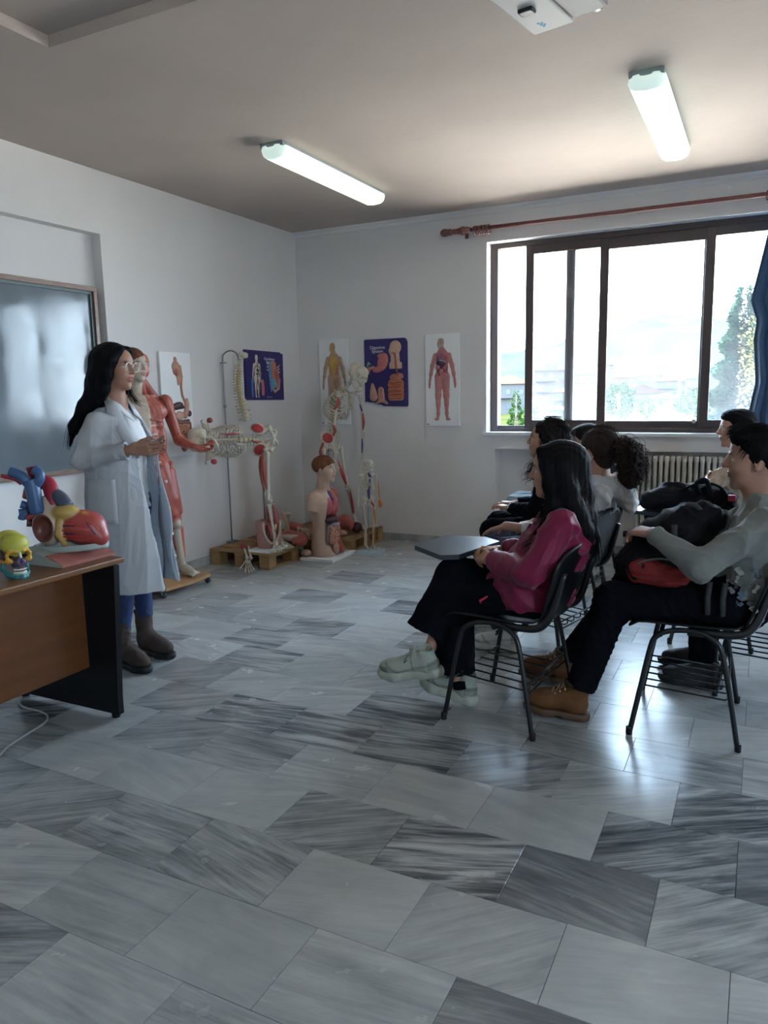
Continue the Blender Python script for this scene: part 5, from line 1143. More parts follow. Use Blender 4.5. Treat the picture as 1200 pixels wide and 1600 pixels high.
def student_ponytail():
    F = Frame((-.775, 4.02, 1.090), (-.93, .36, .0), sc=1.0)
    A = dict(w=.88, pel=V3(-.90, 4.02, .57), che=V3(-.79, 4.02, .82), nb=V3(-.765, 4.02, .965), shl=V3(-.72, 3.865, .885), shr=V3(-.73, 4.175, .885), ell=V3(-.97, 3.83, .685), elr=V3(-.90, 4.24, .69), wrl=V3(-1.235, 3.93, .685), wrr=V3(-1.13, 4.13, .68), hdl=V3(-1, .12, -.32), hnl=V3(-.2, 0, -1), cul=(.12, .25, .2), hdr=V3(-1, -.1, -.2), slv=.45,
             hipl=V3(-.95, 3.93, .56), hipr=V3(-.95, 4.11, .56), knl=V3(-1.33, 3.90, .545), knr=V3(-1.33, 4.12, .55), anl=V3(-1.22, 3.86, .11), anr=V3(-1.36, 4.05, .11), toel=V3(-1.34, 3.85, .04), toer=V3(-1.48, 4.05, .04), cuffl=V3(-1.225, 3.86, .13), cuffr=V3(-1.35, 4.05, .13), topname='hoodie')
    M_hood = mat('white_hoodie', (.46, .46, .455), .9, bump=.3, bscale=250, sheen=.15)
    root = seated('student with a curly ponytail in a white hoodie, hand resting on her thigh', (-1.0, 4.02), F, A, SK, None, M_hood, M_denim, 41, .005)
    S = SDF(.006); S.path([V3(-.83, 3.95, .955), V3(-.76, 3.90, .945), V3(-.68, 3.92, .925), V3(-.64, 4.02, .905), V3(-.68, 4.12, .925), V3(-.77, 4.14, .945)], [.022, .034, .045, .055, .045, .03], .04); S.cone(V3(-.64, 4.02, .90), V3(-.595, 4.02, .825), .058, .045, .04, flat=1.6, fdir=(0, 1, 0)); S.cone(V3(-.61, 4.0, .86), V3(-.575, 3.95, .80), .035, .018, .03)
    put(S, 'hood', M_hood, root, disp=folds(5, .008, 24), smooth=1)
    S = SDF(.0055); S.ell((-.020, 0, .044), (.106, .083, .086), F, .02)
    for s in (-1, 1): S.cone(F((.0, s * .06, .045)), F((-.075, s * .045, .02)), .035, .04, .03)
    S.ell((-.055, 0, -.030), (.052, .060, .056), F, .03); S.cone(F((-.09, 0, .02)), F((-.125, 0, .04)), .05, .026, .02); S.ell((.100, 0, -.008), (.060, .075, .098), F, .014, None, 'sub'); S.ell((.002, .090, -.012), (.027, .030, .040), F, .006, None, 'sub'); S.ell((.002, -.090, -.012), (.027, .030, .040), F, .006, None, 'sub')
    hm = hair_mat('hair_brown', (.032, .021, .018), .5); put(S, 'hair', hm, root, disp=hair_disp(13, .002, 150, (1, 0, .2)))
    S = SDF(.006); S.path([F((-.12, 0, .04)), F((-.165, 0, .03)), F((-.195, .0, -.04)), F((-.20, .0, -.11)), F((-.19, .0, -.16))], [.03, .052, .062, .052, .02], .03)
    put(S, 'ponytail', hm, root, disp=lambda V, N: .007 * np.sin(V[:, 0] * 110 + 4 * np.sin(V[:, 2] * 40)) * np.sin(V[:, 1] * 120 + 3 * np.sin(V[:, 2] * 55)) + .005 * np.sin(V[:, 2] * 160 + 5 * np.sin(V[:, 0] * 60)))
    g = [[F((-.12, 0, .04)), F((-.17, y, .06)), F((-.22, y * 2, .01)), F((-.25, y * 2.4, -.07)), F((-.235, y * 2.2, -.17))] for y in (-.03, -.015, 0, .015, .03)] + [[F((-.12, 0, .04)), F((-.15, y, .02)), F((-.16, y * 2, -.05)), F((-.165, y * 2.2, -.17))] for y in (-.025, 0, .025)]
    put_mb(strand_tubes(g, 17, 260, .012, .0013, 7, .011, 22), 'hair_strands', hm, root)['kind'] = 'stuff'
    put_mb(strand_tubes([[F((.05, y, .10)), F((-.01, y, .138)), F((-.08, y, .115)), F((-.125, y * .4, .06))] for y in (-.04, 0, .04)], 18, 60, .006, .0009, 6, .004, 12), 'flyaway_hair', hm, root)['kind'] = 'stuff'
    mw = (.62, .62, .61); ms_w = mat('white_sole', (.60, .60, .58), .6); ml = mat('white_lace', (.68, .68, .68), .8)
    sneaker('', root, V3(-1.135, 3.865, 0), V3(-1.40, 3.84, .006), 1.0, mw, ms_w, ml); sneaker('', root, V3(-1.275, 4.05, 0), V3(-1.54, 4.05, .006), 1.0, mw, ms_w, ml)
student_ponytail()
def student_curly():
    F = Frame((-1.252, 4.80, 1.098), (-.96, -.28, .08), sc=1.0)
    A = dict(pel=V3(-1.02, 4.80, .57), che=V3(-1.12, 4.80, .83), nb=V3(-1.20, 4.80, .965), shl=V3(-1.19, 4.645, .885), shr=V3(-1.19, 4.955, .885), ell=V3(-1.25, 4.60, .665), elr=V3(-1.25, 5.0, .67), wrl=V3(-1.46, 4.72, .655), wrr=V3(-1.48, 4.90, .66), hdl=V3(-.9, .4, .1), hdr=V3(-.9, -.4, .1), hipl=V3(-1.08, 4.71, .56), hipr=V3(-1.08, 4.89, .56), knl=V3(-1.58, 4.72, .50), knr=V3(-1.60, 4.92, .52), anl=V3(-1.50, 4.72, .12), anr=V3(-1.55, 4.92, .12), toel=V3(-1.62, 4.72, .05), toer=V3(-1.67, 4.92, .05), cuffl=V3(-1.50, 4.72, .12), cuffr=V3(-1.55, 4.92, .12))
    root = seated('curly-haired student in a black sweater leaning forward beyond the magenta jacket', (-1.1, 4.80), F, A, SK, None, M_black, M_black, 51, .005)
    put_mb(MB().tube([A['wrl'] + (A['ell'] - A['wrl']) * .12, A['wrl'] + (A['ell'] - A['wrl']) * .05], .036, 12), 'cuff', mat('white_cuff', (.6, .6, .6), .8), root)
    S = SDF(.0055); S.ell((-.024, 0, .046), (.108, .090, .090), F, .02)
    for s in (-1, 1): S.path([F((.03, s * .05, .080)), F((-.012, s * .085, .02)), F((-.02, s * .092, -.07)), F((.012, s * .092, -.15)), F((.045, s * .085, -.22))], [.02, .028, .032, .036, .03], .03)
    S.path([F((-.07, 0, .03)), F((-.10, 0, -.10)), F((-.10, 0, -.20))], [.075, .07, .05], .03); S.ell((.10, 0, -.004), (.062, .070, .10), F, .014, None, 'sub')
    hm = hair_mat('hair_curly', (.014, .010, .010), .5); put(S, 'hair', hm, root, disp=lambda V, N: .006 * np.sin(V[:, 0] * 130 + 3 * np.sin(V[:, 2] * 50)) * np.sin(V[:, 2] * 110 + 3 * np.sin(V[:, 1] * 60)))
    g = [[F((.0, s * .07, .05)), F((-.01, s * .095, -.03)), F((.01, s * .10, -.12)), F((.06, s * .09, -.19)), F((.085, s * .08, -.25))] for s in (-1, 1)] + [[F((.0, y, .125)), F((-.08, y, .12)), F((-.13, y, .05)), F((-.14, y, -.05))] for y in (-.04, 0, .04)]
    put_mb(strand_tubes(g, 19, 220, .013, .0017, 7, .012, 26), 'hair_strands', hm, root)['kind'] = 'stuff'
    mw = (.012, .012, .014); ms_w = mat('black_rubber', (.010, .010, .011), .6); ml = mat('black_lace', (.02, .02, .02), .8); sneaker('', root, V3(-1.43, 4.72, 0), V3(-1.69, 4.72, .006), 1.0, mw, ms_w, ml); sneaker('', root, V3(-1.47, 4.92, 0), V3(-1.73, 4.92, .006), 1.0, mw, ms_w, ml)
student_curly()
def student_jeans():
    F = Frame((-1.20, 5.79, 1.03), (-1, .0, -.25), sc=.97)
    A = dict(pel=V3(-1.05, 5.79, .57), che=V3(-1.05, 5.79, .80), nb=V3(-1.12, 5.79, .92), shl=V3(-1.10, 5.64, .85), shr=V3(-1.10, 5.94, .85), ell=V3(-1.25, 5.60, .66), elr=V3(-1.25, 5.98, .66), wrl=V3(-1.46, 5.70, .66), wrr=V3(-1.48, 5.88, .66), hdl=V3(-.9, .3, .0), hdr=V3(-.9, -.3, .0), hipl=V3(-1.15, 5.70, .56), hipr=V3(-1.15, 5.88, .56), knl=V3(-1.72, 5.70, .53), knr=V3(-1.74, 5.90, .53), anl=V3(-1.96, 5.68, .13), anr=V3(-1.96, 5.92, .13), toel=V3(-2.10, 5.68, .05), toer=V3(-2.1, 5.92, .05), cuffl=V3(-1.95, 5.68, .13), cuffr=V3(-1.95, 5.92, .13))
    root = seated('student in light blue jeans at the window end of the front row, mostly hidden', (-1.3, 5.79), F, A, SK, None, mat('navy_sweater', (.02, .022, .035), .9), mat('light_jeans', (.30, .38, .42), .85, bump=.2, bscale=300, var=.12, vscale=7), 61, .007)
    S = SDF(.006); crop_hair(S, F, fringe=True); put(S, 'hair', hair_mat('hair_curly', (.014, .010, .010), .5), root)
    mw = (.62, .62, .61); ms_w = mat('white_sole', (.60, .60, .58), .6); ml = mat('white_lace', (.68, .68, .68), .8); sneaker('', root, V3(-1.88, 5.68, 0), V3(-2.14, 5.68, .006), 1.0, mw, ms_w, ml); sneaker('', root, V3(-1.88, 5.92, 0), V3(-2.14, 5.92, .006), 1.0, mw, ms_w, ml)
student_jeans()
def student_beige():
    F = Frame((-.165, 5.60, 1.130), (-.96, -.22, .02), sc=1.04)
    A = dict(pel=V3(-.13, 5.60, .57), che=V3(-.115, 5.60, .84), nb=V3(-.125, 5.60, .985), shl=V3(-.135, 5.42, .91), shr=V3(-.13, 5.78, .91), ell=V3(-.305, 5.36, .745), elr=V3(-.28, 5.84, .75), wrl=V3(-.33, 5.60, .745), wrr=V3(-.32, 5.62, .785), hdl=V3(-.2, .9, .15), hnl=V3(1, .2, 0), hdr=V3(-.1, -.95, -.1), hnr=V3(1, -.1, 0), hipl=V3(-.2, 5.51, .56), hipr=V3(-.2, 5.69, .56), knl=V3(-.63, 5.48, .53), knr=V3(-.63, 5.72, .53), anl=V3(-.66, 5.46, .12), anr=V3(-.66, 5.74, .12), toel=V3(-.78, 5.46, .05), toer=V3(-.78, 5.74, .05), cuffl=V3(-.66, 5.46, .12), cuffr=V3(-.66, 5.74, .12), topname='sweatshirt')
    root = seated('boy in a beige sweatshirt with folded arms in front of the blue curtain', (-.2, 5.60), F, A, (.40, .22, .155), None, mat('beige_sweatshirt', (.44, .34, .27), .9, bump=.3, bscale=250, sheen=.1), M_black, 71, .005)
    S = SDF(.0055); crop_hair(S, F); hm = hair_mat('hair_boy_dark', (.006, .0058, .0065), .5); put(S, 'hair', hm, root, disp=hair_disp(15, .004, 110, (.8, .2, -.4)))
    tx = text_obj('print_letters', 'AERO', .050, Matrix.Translation((-.238, 5.535, .875)) @ Matrix.Rotation(math.radians(-68), 4, 'Z') @ Matrix.Rotation(math.radians(80), 4, 'X'), mat('print_dark', (.06, .065, .07), .9), None); adopt(tx, root)
    mw = (.012, .012, .014); ms_w = mat('black_rubber', (.010, .010, .011), .6); ml = mat('black_lace', (.02, .02, .02), .8); sneaker('', root, V3(-.58, 5.46, 0), V3(-.84, 5.46, .006), 1.0, mw, ms_w, ml); sneaker('', root, V3(-.58, 5.74, 0), V3(-.84, 5.74, .006), 1.0, mw, ms_w, ml)
student_beige()
def student_back():
    F = Frame((.36, 3.92, 1.13), (-1, 0, 0), sc=1.03)
    A = dict(pel=V3(.23, 3.92, .57), che=V3(.30, 3.92, .84), nb=V3(.29, 3.92, .985), shl=V3(.30, 3.74, .91), shr=V3(.30, 4.10, .91), ell=V3(.16, 3.66, .72), elr=V3(.16, 4.16, .72), wrl=V3(-.04, 3.78, .68), wrr=V3(-.04, 4.04, .68), hdl=V3(-1, .1, -.1), hdr=V3(-1, -.1, -.1), hipl=V3(.14, 3.83, .56), hipr=V3(.14, 4.01, .56), knl=V3(-.20, 3.80, .545), knr=V3(-.20, 4.02, .545), anl=V3(-.20, 3.74, .12), anr=V3(-.23, 3.98, .13), toel=V3(-.32, 3.73, .05), toer=V3(-.35, 3.97, .05), cuffl=V3(-.20, 3.745, .12), cuffr=V3(-.22, 3.98, .12))
    root = person('student behind the grey-sweater boy of whom only black shoes and legs show', (.1, 3.92, 0))
    root = seated('student behind the grey-sweater boy of whom only black shoes and legs show', (.1, 3.92), F, A, SK, None, M_black, M_black, 81, .007) if not bpy.data.objects.remove(root) else None
    S = SDF(.006); crop_hair(S, F); put(S, 'hair', hair_mat('hair_boy_dark', (.006, .0058, .0065), .5), root)
    mw = (.012, .012, .014); ms_w = mat('black_rubber', (.010, .010, .011), .6); ml = mat('black_lace', (.02, .02, .02), .8); sneaker('', root, V3(-.115, 3.745, 0), V3(-.385, 3.725, .01), 1.05, mw, ms_w, ml); sneaker('', root, V3(-.145, 3.985, 0), V3(-.415, 3.965, .01), 1.05, mw, ms_w, ml)
student_back()
# ------------------------------------------------------------------ anatomy models
M_bone = mat('bone_plastic', (.58, .52, .42), .5, var=.10, vscale=30, bump=.08, bscale=120)
M_bonec = mat('bone_painted', attr='Col', rough=.5, var=.08, vscale=40)
M_red = mat('painted_red', (.40, .035, .035), .5, var=.15, vscale=25); M_blue = mat('painted_blue', (.03, .06, .22), .5); M_mus = mat('muscle_model', attr='Col', rough=.42, bump=.25, bscale=55, stretch=(1, 1, .22), var=.16, vscale=40)
M_plast = mat('model_plastic', attr='Col', rough=.4, bump=.05, bscale=90, var=.05, vscale=25)
M_wht = mat('white_board', (.80, .81, .81), .5, var=.03, vscale=3); M_pine = mat('pallet_pine', (.33, .20, .085), .75, var=.22, vscale=9, stretch=(1, 5, 1), objrand=.2, detail=6); M_rod2 = mat('steel_rod', (.25, .25, .27), .3, .8)
RED = (.36, .075, .055); RED2 = (.45, .12, .085); TEND = (.55, .48, .40); BON = (.56, .50, .40)
def fmat(F, s=1.0):
    m = Matrix.Identity(4)
    for i in range(3):
        for j in range(3): m[i][j] = F.A[i][j] * s * F.sc
        m[i][3] = F.o[i]
    return m
def part(name, me, M, root, shared=True):
    o = bpy.data.objects.new(name, me); COL.objects.link(o); adopt(o, root); o.matrix_basis = M; return o
def bone(mb, a, b, r, e0=1.9, e1=2.0, n=8):
    a = np.asarray(a, float); b = np.asarray(b, float); L = np.linalg.norm(b - a); t = [0, min(.05, r * .8 / L), min(.1, r * 2.0 / L), .5, 1 - min(.1, r * 2.2 / L), 1 - min(.05, r * .9 / L), 1]
    mb.tube([a + (b - a) * q for q in t], [r * e0 * .55, r * e0, r * 1.15, r * .85, r * 1.2, r * e1, r * e1 * .6], n); return mb
LIB = {}
def skull_mesh(cols=None, key='skull'):
    if key in LIB: return LIB[key]
    c = cols or {}; g = lambda k: c.get(k, BON); F = Frame((0, 0, 0), (1, 0, 0)); S = SDF(.0042)
    a = lambda p, r, col, k=.008, op='add', rot=None: S.ell(p, r, F, k, col, op, rot)
    a((.030, 0, .052), (.058, .064, .056), g('frontal'), .02); a((-.045, 0, .050), (.058, .070, .062), g('parietal'), .02); a((-.06, 0, .010), (.045, .055, .045), g('occipital'), .02)
    for s in (-1, 1):
        a((.0, s * .052, .005), (.042, .020, .036), g('temporal'), .012)
        S.path([F((.012, s * .066, -.022)), F((.045, s * .064, -.022)), F((.066, s * .050, -.018))], .0065, .006, g('zygo')); a((.068, s * .046, -.015), (.014, .014, .014), g('zygo'), .008)
        S.path([F((.064, s * .052, -.012)), F((.066, s * .053, .012)), F((.070, s * .040, .030)), F((.080, s * .018, .028))], .0075, .008, g('zygo'))
    a((.062, 0, -.030), (.030, .036, .032), g('maxilla'), .012); S.cone(F((.086, 0, .016)), F((.094, 0, -.004)), .006, .006, .008, g('nasal'))
    for s in (-1, 1): a((.088, s * .029, .004), (.026, .0175, .0165), None, .006, 'sub')
    a((.098, 0, -.020), (.018, .0105, .014), None, .004, 'sub'); a((.098, 0, -.012), (.018, .007, .010), None, .004, 'sub')
    for s in (-1, 1): a((.03, s * .062, .012), (.022, .010, .022), None, .01, 'sub')
    for q in range(-4, 5):
        th = q * .24; a((.058 + .034 * math.cos(th), .034 * math.sin(th), -.0585), (.0042, .0042, .0065), g('teeth'), .001)
    LIB[key] = S.mesh(key); LIB[key].materials.append(M_bonec); return LIB[key]
def jaw_mesh(cols=None, key='mandible'):
    if key in LIB: return LIB[key]
    c = cols or {}; g = lambda k: c.get(k, BON); F = Frame((0, 0, 0), (1, 0, 0)); S = SDF(.0038)
    S.path([F((.014, .058, -.012)), F((.014, .054, -.065)), F((.045, .045, -.088)), F((.080, .022, -.098)), F((.090, 0, -.098)), F((.080, -.022, -.098)), F((.045, -.045, -.088)), F((.014, -.054, -.065)), F((.014, -.058, -.012))], [.007, .010, .011, .012, .013, .012, .011, .010, .007], .008, g('jaw'))
    for q in range(-4, 5):
        th = q * .24; S.ell((.054 + .033 * math.cos(th), .033 * math.sin(th), -.074), (.004, .004, .007), F, .001, g('teeth')); S.ell((.052 + .034 * math.cos(th), .034 * math.sin(th), -.088), (.008, .008, .012), F, .006, g('jaw'))
    LIB[key] = S.mesh(key); LIB[key].materials.append(M_bonec); return LIB[key]
def vert_mesh(kind):
    k = 'vertebra_' + kind
    if k in LIB: return LIB[k]
    r, h, sp, tp, dn = {'c': (.012, .0125, .022, .022, -.006), 't': (.0165, .019, .034, .030, -.022), 'l': (.024, .027, .032, .040, -.004)}[kind]
    mb = MB(); mb.lathe([(r * .9, -h / 2), (r, -h * .42), (r * .86, 0), (r, h * .42), (r * .9, h / 2)], 10)
    mb.tube([(-r * .8, 0, 0), (-r - sp * .5, 0, dn * .4), (-r - sp, 0, dn)], [r * .40, r * .26, r * .30], 5, flat=1.2)
    for s in (-1, 1): mb.tube([(-r * .8, s * r * .5, .002), (-r * 1.0, s * (r * .5 + tp * .5), .003), (-r * 1.15, s * (r * .4 + tp), .004)], [r * .34, r * .24, r * .28], 5)
    LIB[k] = mb.mesh(k); LIB[k].materials.append(M_bone); return LIB[k]
def disc_mesh():
    if 'disc' not in LIB:
        LIB['disc'] = MB().lathe([(.85, -.5), (1.0, 0), (.85, .5)], 10).mesh('disc'); LIB['disc'].materials.append(mat('disc_cartilage', (.50, .36, .14), .5))
    return LIB['disc']
def spine(root, pts, lo_n=(5, 12, 7), sc=1.0, fwd=(1, 0, 0)):
    """24 vertebrae along a curve from the sacrum up to the skull"""
    P = np.array(catmull(pts, 12)); d = np.r_[0, np.cumsum(np.linalg.norm(np.diff(P, axis=0), axis=1))]; at = lambda s: np.array([np.interp(s * d[-1], d, P[:, i]) for i in range(3)])
    w = [1.55] * lo_n[0] + [1.05] * lo_n[1] + [.72] * lo_n[2]; c = (np.cumsum(w) - np.array(w) / 2) / sum(w); kinds = 'l' * lo_n[0] + 't' * lo_n[1] + 'c' * lo_n[2]; out = []
    for i, (s, k) in enumerate(zip(c, kinds)):
        p = at(s); u = _n(at(min(1, s + .01)) - at(max(0, s - .01))); f = np.asarray(fwd, float); F = Frame(p, f - u * (f @ u), u, 1.0); ss = sc * w[i] / {'l': 1.55, 't': 1.05, 'c': .72}[k]
        part('vertebra', vert_mesh(k), fmat(F, ss), root); out.append(F)
        if k != 'c': part('disc', disc_mesh(), fmat(Frame(at(s + .5 * w[i] / sum(w)), F.f, u), 1.0) @ Matrix.Diagonal((.018 * sc if k == 't' else .025 * sc,) * 2 + (.010 * sc, 1)), root)
    return out
def rib_mesh(i):
    k = 'rib_%d' % i
    if k in LIB: return LIB[k]
    W = [.062, .088, .104, .114, .122, .127, .130, .130, .126, .118, .100, .080][i]; D = [.055, .085, .105, .125, .138, .148, .150, .146, .135, .12, .07, .04][i]; drop = [.03, .045, .06, .07, .08, .088, .095, .095, .085, .075, .05, .035][i]
    pts = [(-.022, .012, .0), (-.045, .030, .004), (-.048, W * .55, -.002), (-.030, W * .88, -drop * .3), (.015, W, -drop * .62), (D * .62, W * .82, -drop * .95)]
    if i < 10: pts += [(D * .92, W * .45, -drop * (1.0 if i < 6 else .75)), (D, .016 + (.02 if i > 6 else 0), -drop * (.9 - .09 * i) if i < 7 else -drop * .1)]
    P = catmull(pts, 4); n = len(P); me = MB().tube(P, [.0080 * (1 - .25 * q / n) for q in range(n)], 6, flat=.6).mesh('rib'); me.materials.append(M_bone); LIB[k] = me; return me
def pelvis_mesh():
    if 'pelvis' in LIB: return LIB['pelvis']
    S = SDF(.0048)
    for s in (-1, 1):
        S.ell((-.012, s * .085, .045), (.018, .068, .062), None, .012, BON, 'add', (s * .45, -.15, s * .65)); S.cone((-.01, s * .062, -.005), (.01, s * .088, -.045), .024, .026, .02, BON); S.path([(.012, s * .085, -.04), (.055, s * .04, -.045), (.062, s * .008, -.055)], .012, .01, BON); S.path([(.0, s * .08, -.06), (.0, s * .062, -.105), (.035, s * .04, -.095), (.058, s * .012, -.065)], .0105, .01, BON)
    S.ell((-.055, 0, .02), (.020, .045, .055), None, .02, BON, 'add', (0, .3, 0)); S.path([(-.062, 0, -.02), (-.055, 0, -.065), (-.04, 0, -.085)], [.02, .012, .006], .01, BON)
    LIB['pelvis'] = S.mesh('pelvis'); LIB['pelvis'].materials.append(M_bonec); return LIB['pelvis']
def scapula_mesh():
    if 'scap' not in LIB:
        mb = MB().sheet([[(-.0, .0, .05), (0, .045, .06), (0, .085, .05)], [(-.006, .005, 0), (-.012, .04, .01), (0, .06, .01)], [(0, .012, -.06), (-.004, .022, -.06), (0, .034, -.055)], [(0, .02, -.10), (0, .024, -.105), (0, .028, -.10)]], .008)
        mb.tube([(-.012, .0, .022), (-.024, .05, .045), (-.012, .10, .062), (.012, .105, .060)], [.005, .007, .008, .007], 6); LIB['scap'] = mb.mesh('scapula'); LIB['scap'].materials.append(M_bone)
    return LIB['scap']
def hand_bones(root, w, d, n, sc=1.0, name='hand_bones'):
    d = _n(d); n = _n(np.asarray(n) - d * (np.asarray(n) @ d)); t = np.cross(d, n); mb = MB(); w = np.asarray(w, float)
    for i in range(8): mb.ball(w + d * (.006 + .012 * (i // 4)) * sc + t * (-.016 + .0105 * (i % 4)) * sc, .0072 * sc, 6, 5)
    for i, (o, L, sp) in enumerate(((.030, .060, .5), (.014, .074, .14), (.003, .078, .0), (-.009, .074, -.1), (-.02, .060, -.22))):
        p = w + d * .022 * sc + t * o * .8 * sc; v = _n(d + t * sp)
        for L2 in (.8, .55, .34, .26)[: (3 if i == 0 else 4)]:
            p2 = p + v * L * L2 * sc; bone(mb, p, p2, .0034 * sc, 1.7, 1.6, 6); p = p2 + v * .002; v = _n(v + n * .12)
    o = adopt(mb.build(name, M_bone), root); o['kind'] = 'stuff'; return o
def foot_bones(root, a, d, up=(0, 0, 1), sc=1.0):
    F = Frame(a, d, up, sc); mb = MB(); mb.ball(F((-.03, 0, -.05)), (.028 * sc,) * 3, 8, 6).ball(F((.01, 0, -.02)), (.024 * sc,) * 3, 8, 6).ball(F((.05, 0, -.03)), (.022 * sc,) * 3, 8, 6)
    for q in range(5):
        y = (-.026 + .013 * q); p = F((.065, y * .8, -.038)); p2 = F((.135, y * 1.3, -.062)); p3 = F((.18 - .006 * abs(q - 1), y * 1.45, -.068)); bone(mb, p, p2, .0055 * sc, 1.4, 1.5, 6); bone(mb, p2, p3, .0045 * sc, 1.5, 1.3, 6)
    o = adopt(mb.build('foot_bones', M_bone), root); o['kind'] = 'stuff'; return o
def skeleton(root, T, Hd, J, sc=1.0, spts=None, marks=True):
    """T: torso Frame at the pelvis centre (f = chest side, u = along the spine), Hd: skull Frame, J: limb joints"""
    fm = lambda F, p, s=1.0: fmat(Frame(F(p), F.f, F.u, F.sc), s)
    part('pelvis', pelvis_mesh(), fmat(T), root)
    sp = spts or [T((-.045, 0, .045)), T((-.015, 0, .14)), T((-.03, 0, .26)), T((-.075, 0, .40)), T((-.055, 0, .51)), Hd((-.03, 0, -.045))]
    V = spine(root, sp, sc=sc, fwd=T.f); tv = V[5:17][::-1]
    for i in range(12):
        F = tv[i]; ff = Frame(F.o, T.f, T.u, sc)
        for s in (1, -1): part('rib', rib_mesh(i), fmat(ff) @ Matrix.Diagonal((1, s, 1, 1)), root)
    st = np.mean([tv[2].o, tv[6].o], 0) + T.f * .125 * sc - T.u * .03 * sc; FS = Frame(st, T.f, T.u, sc)
    adopt(MB().tube([FS((-.03, 0, .095)), FS((-.02, 0, .06)), FS((0, 0, -.03)), FS((.008, 0, -.075)), FS((.004, 0, -.10))], [.022 * sc, .020 * sc, .016 * sc, .014 * sc, .005 * sc], 8, flat=.4).build('sternum', M_bone), root)
    for s in (1, -1):
        sh = np.asarray(J['sh' + ('l' if s > 0 else 'r')]); bm_ = MB(); b2 = FS((-.028, s * .018, .098)); bone(bm_, b2, sh + T.u * .015 * sc, .0055 * sc, 1.5, 1.5, 6); adopt(bm_.build('clavicle', M_bone), root)
        SF = Frame(sh - T.l * s * .095 * sc - T.f * .045 * sc - T.u * .02 * sc, T.f, T.u, sc); part('scapula', scapula_mesh(), fmat(SF) @ Matrix.Diagonal((1, s, 1, 1)), root)
        k = 'l' if s > 0 else 'r'
        if 'el' + k in J:
            mb = MB(); mb.ball(sh, .024 * sc); bone(mb, sh, J['el' + k], .0115 * sc); adopt(mb.build('humerus', M_bone), root)
            e, w = np.asarray(J['el' + k]), np.asarray(J['wr' + k]); sd = _n(np.cross(w - e, T.f)) * .014 * sc; mb = MB(); bone(mb, e + sd - (w - e) * .04, w + sd * .9, .0072 * sc, 2.0, 1.4); adopt(mb.build('ulna', M_bone), root); mb = MB(); bone(mb, e - sd * .8, w - sd, .0072 * sc, 1.5, 2.2); adopt(mb.build('radius', M_bone), root)
            if 'hd' + k in J: hand_bones(root, w, J['hd' + k], J.get('hn' + k, T.f), sc)
        if 'kn' + k in J:
            h, kn, an = (np.asarray(J[q + k]) for q in ('hip', 'kn', 'an')); mb = MB(); mb.ball(h, .023 * sc); tr = h + T.l * s * .035 * sc - T.u * .012 * sc; mb.tube([h, tr], .012 * sc, 7).ball(tr, .021 * sc); bone(mb, tr, kn, .0145 * sc, 1.5, 2.3, 10); adopt(mb.build('femur', M_bone), root)
            mb = MB(); bone(mb, kn - (kn - an) * .03, an, .0135 * sc, 2.4, 1.7, 9); adopt(mb.build('tibia', M_bone), root); mb = MB(); q = T.l * s * .03 * sc; bone(mb, kn - (kn - an) * .08 + q, an + q, .0065 * sc, 1.7, 1.9, 7); adopt(mb.build('fibula', M_bone), root)
            adopt(MB().ball(kn + T.f * .038 * sc, (.021 * sc,) * 3).build('kneecap', M_bone), root); foot_bones(root, an + V3(0, 0, .0), J['fd' + k], J.get('fu' + k, (0, 0, 1)), sc)
    so = part('skull', skull_mesh(), fmat(Hd), root); part('mandible', jaw_mesh(), fmat(Hd) @ Matrix.Rotation(math.radians(J.get('jaw', 2)), 4, 'Y'), root)
    return V
def marking(root, pts, r, m, flat=.6, name='muscle_marking'): return adopt(MB().tube(catmull(pts, 5), [r * (.45 + .55 * math.sin(PI * q / (len(catmull(pts, 5)) - 1))) for q in range(len(catmull(pts, 5)))], 7, flat=flat).build(name, m), root)

ms_ = mat('muscle_strap', (.34, .065, .045), .45, var=.2, vscale=30)
# ---- skeleton doubled over beside the left wall, head hanging to the left
rA = thing('skeleton', 'painted skeleton bent sideways at the waist, head hanging toward the muscle figure', 'skeleton', (-3.66, 5.12, .14))
TA = Frame((-3.665, 5.10, 1.065), (.75, -.42, .15), (-.37, -.84, .03)); HA = Frame(TA((.03, .0, .545)), (.30, -.40, -.80), (-.80, -.60, .05))
JA = dict(shl=TA((-.03, .165, .45)), shr=TA((-.03, -.165, .45)), hipl=(-3.70, 5.16, .98), hipr=(-3.63, 5.06, .98), knl=(-3.70, 5.17, .56), knr=(-3.625, 5.06, .55), anl=(-3.64, 5.20, .23), anr=(-3.575, 5.06, .23), fdl=(.6, -.7, 0), fdr=(.6, -.7, 0), jaw=14)
skeleton(rA, TA, HA, JA)
for s, m in ((1, M_red), (-1, M_red)): adopt(SDF(.005).ell((.004, s * .088, .055), (.010, .052, .048), TA, .01, None, 'add', (s * .45, -.15, s * .65)).build('painted_patch', m), rA)
for pts, r in (([(-3.66, 5.05, .97), (-3.625, 5.02, .85), (-3.62, 5.03, .66)], .020), ([(-3.72, 5.12, .95), (-3.735, 5.12, .82), (-3.715, 5.13, .62)], .020), ([(-3.61, 5.10, .52), (-3.58, 5.10, .40), (-3.575, 5.08, .28)], .026), ([(-3.69, 5.13, .50), (-3.68, 5.14, .38), (-3.64, 5.16, .27)], .022)): marking(rA, pts, r, mat('muscle_strap', (.34, .065, .045), .45, var=.2, vscale=30))
for s_ in (-1, 1): adopt(SDF(.005).ell(TA((-.01, s_ * .165, .45)), (.022, .026, .022), None, .01).build('painted_patch', M_red if s_ < 0 else ms_), rA)
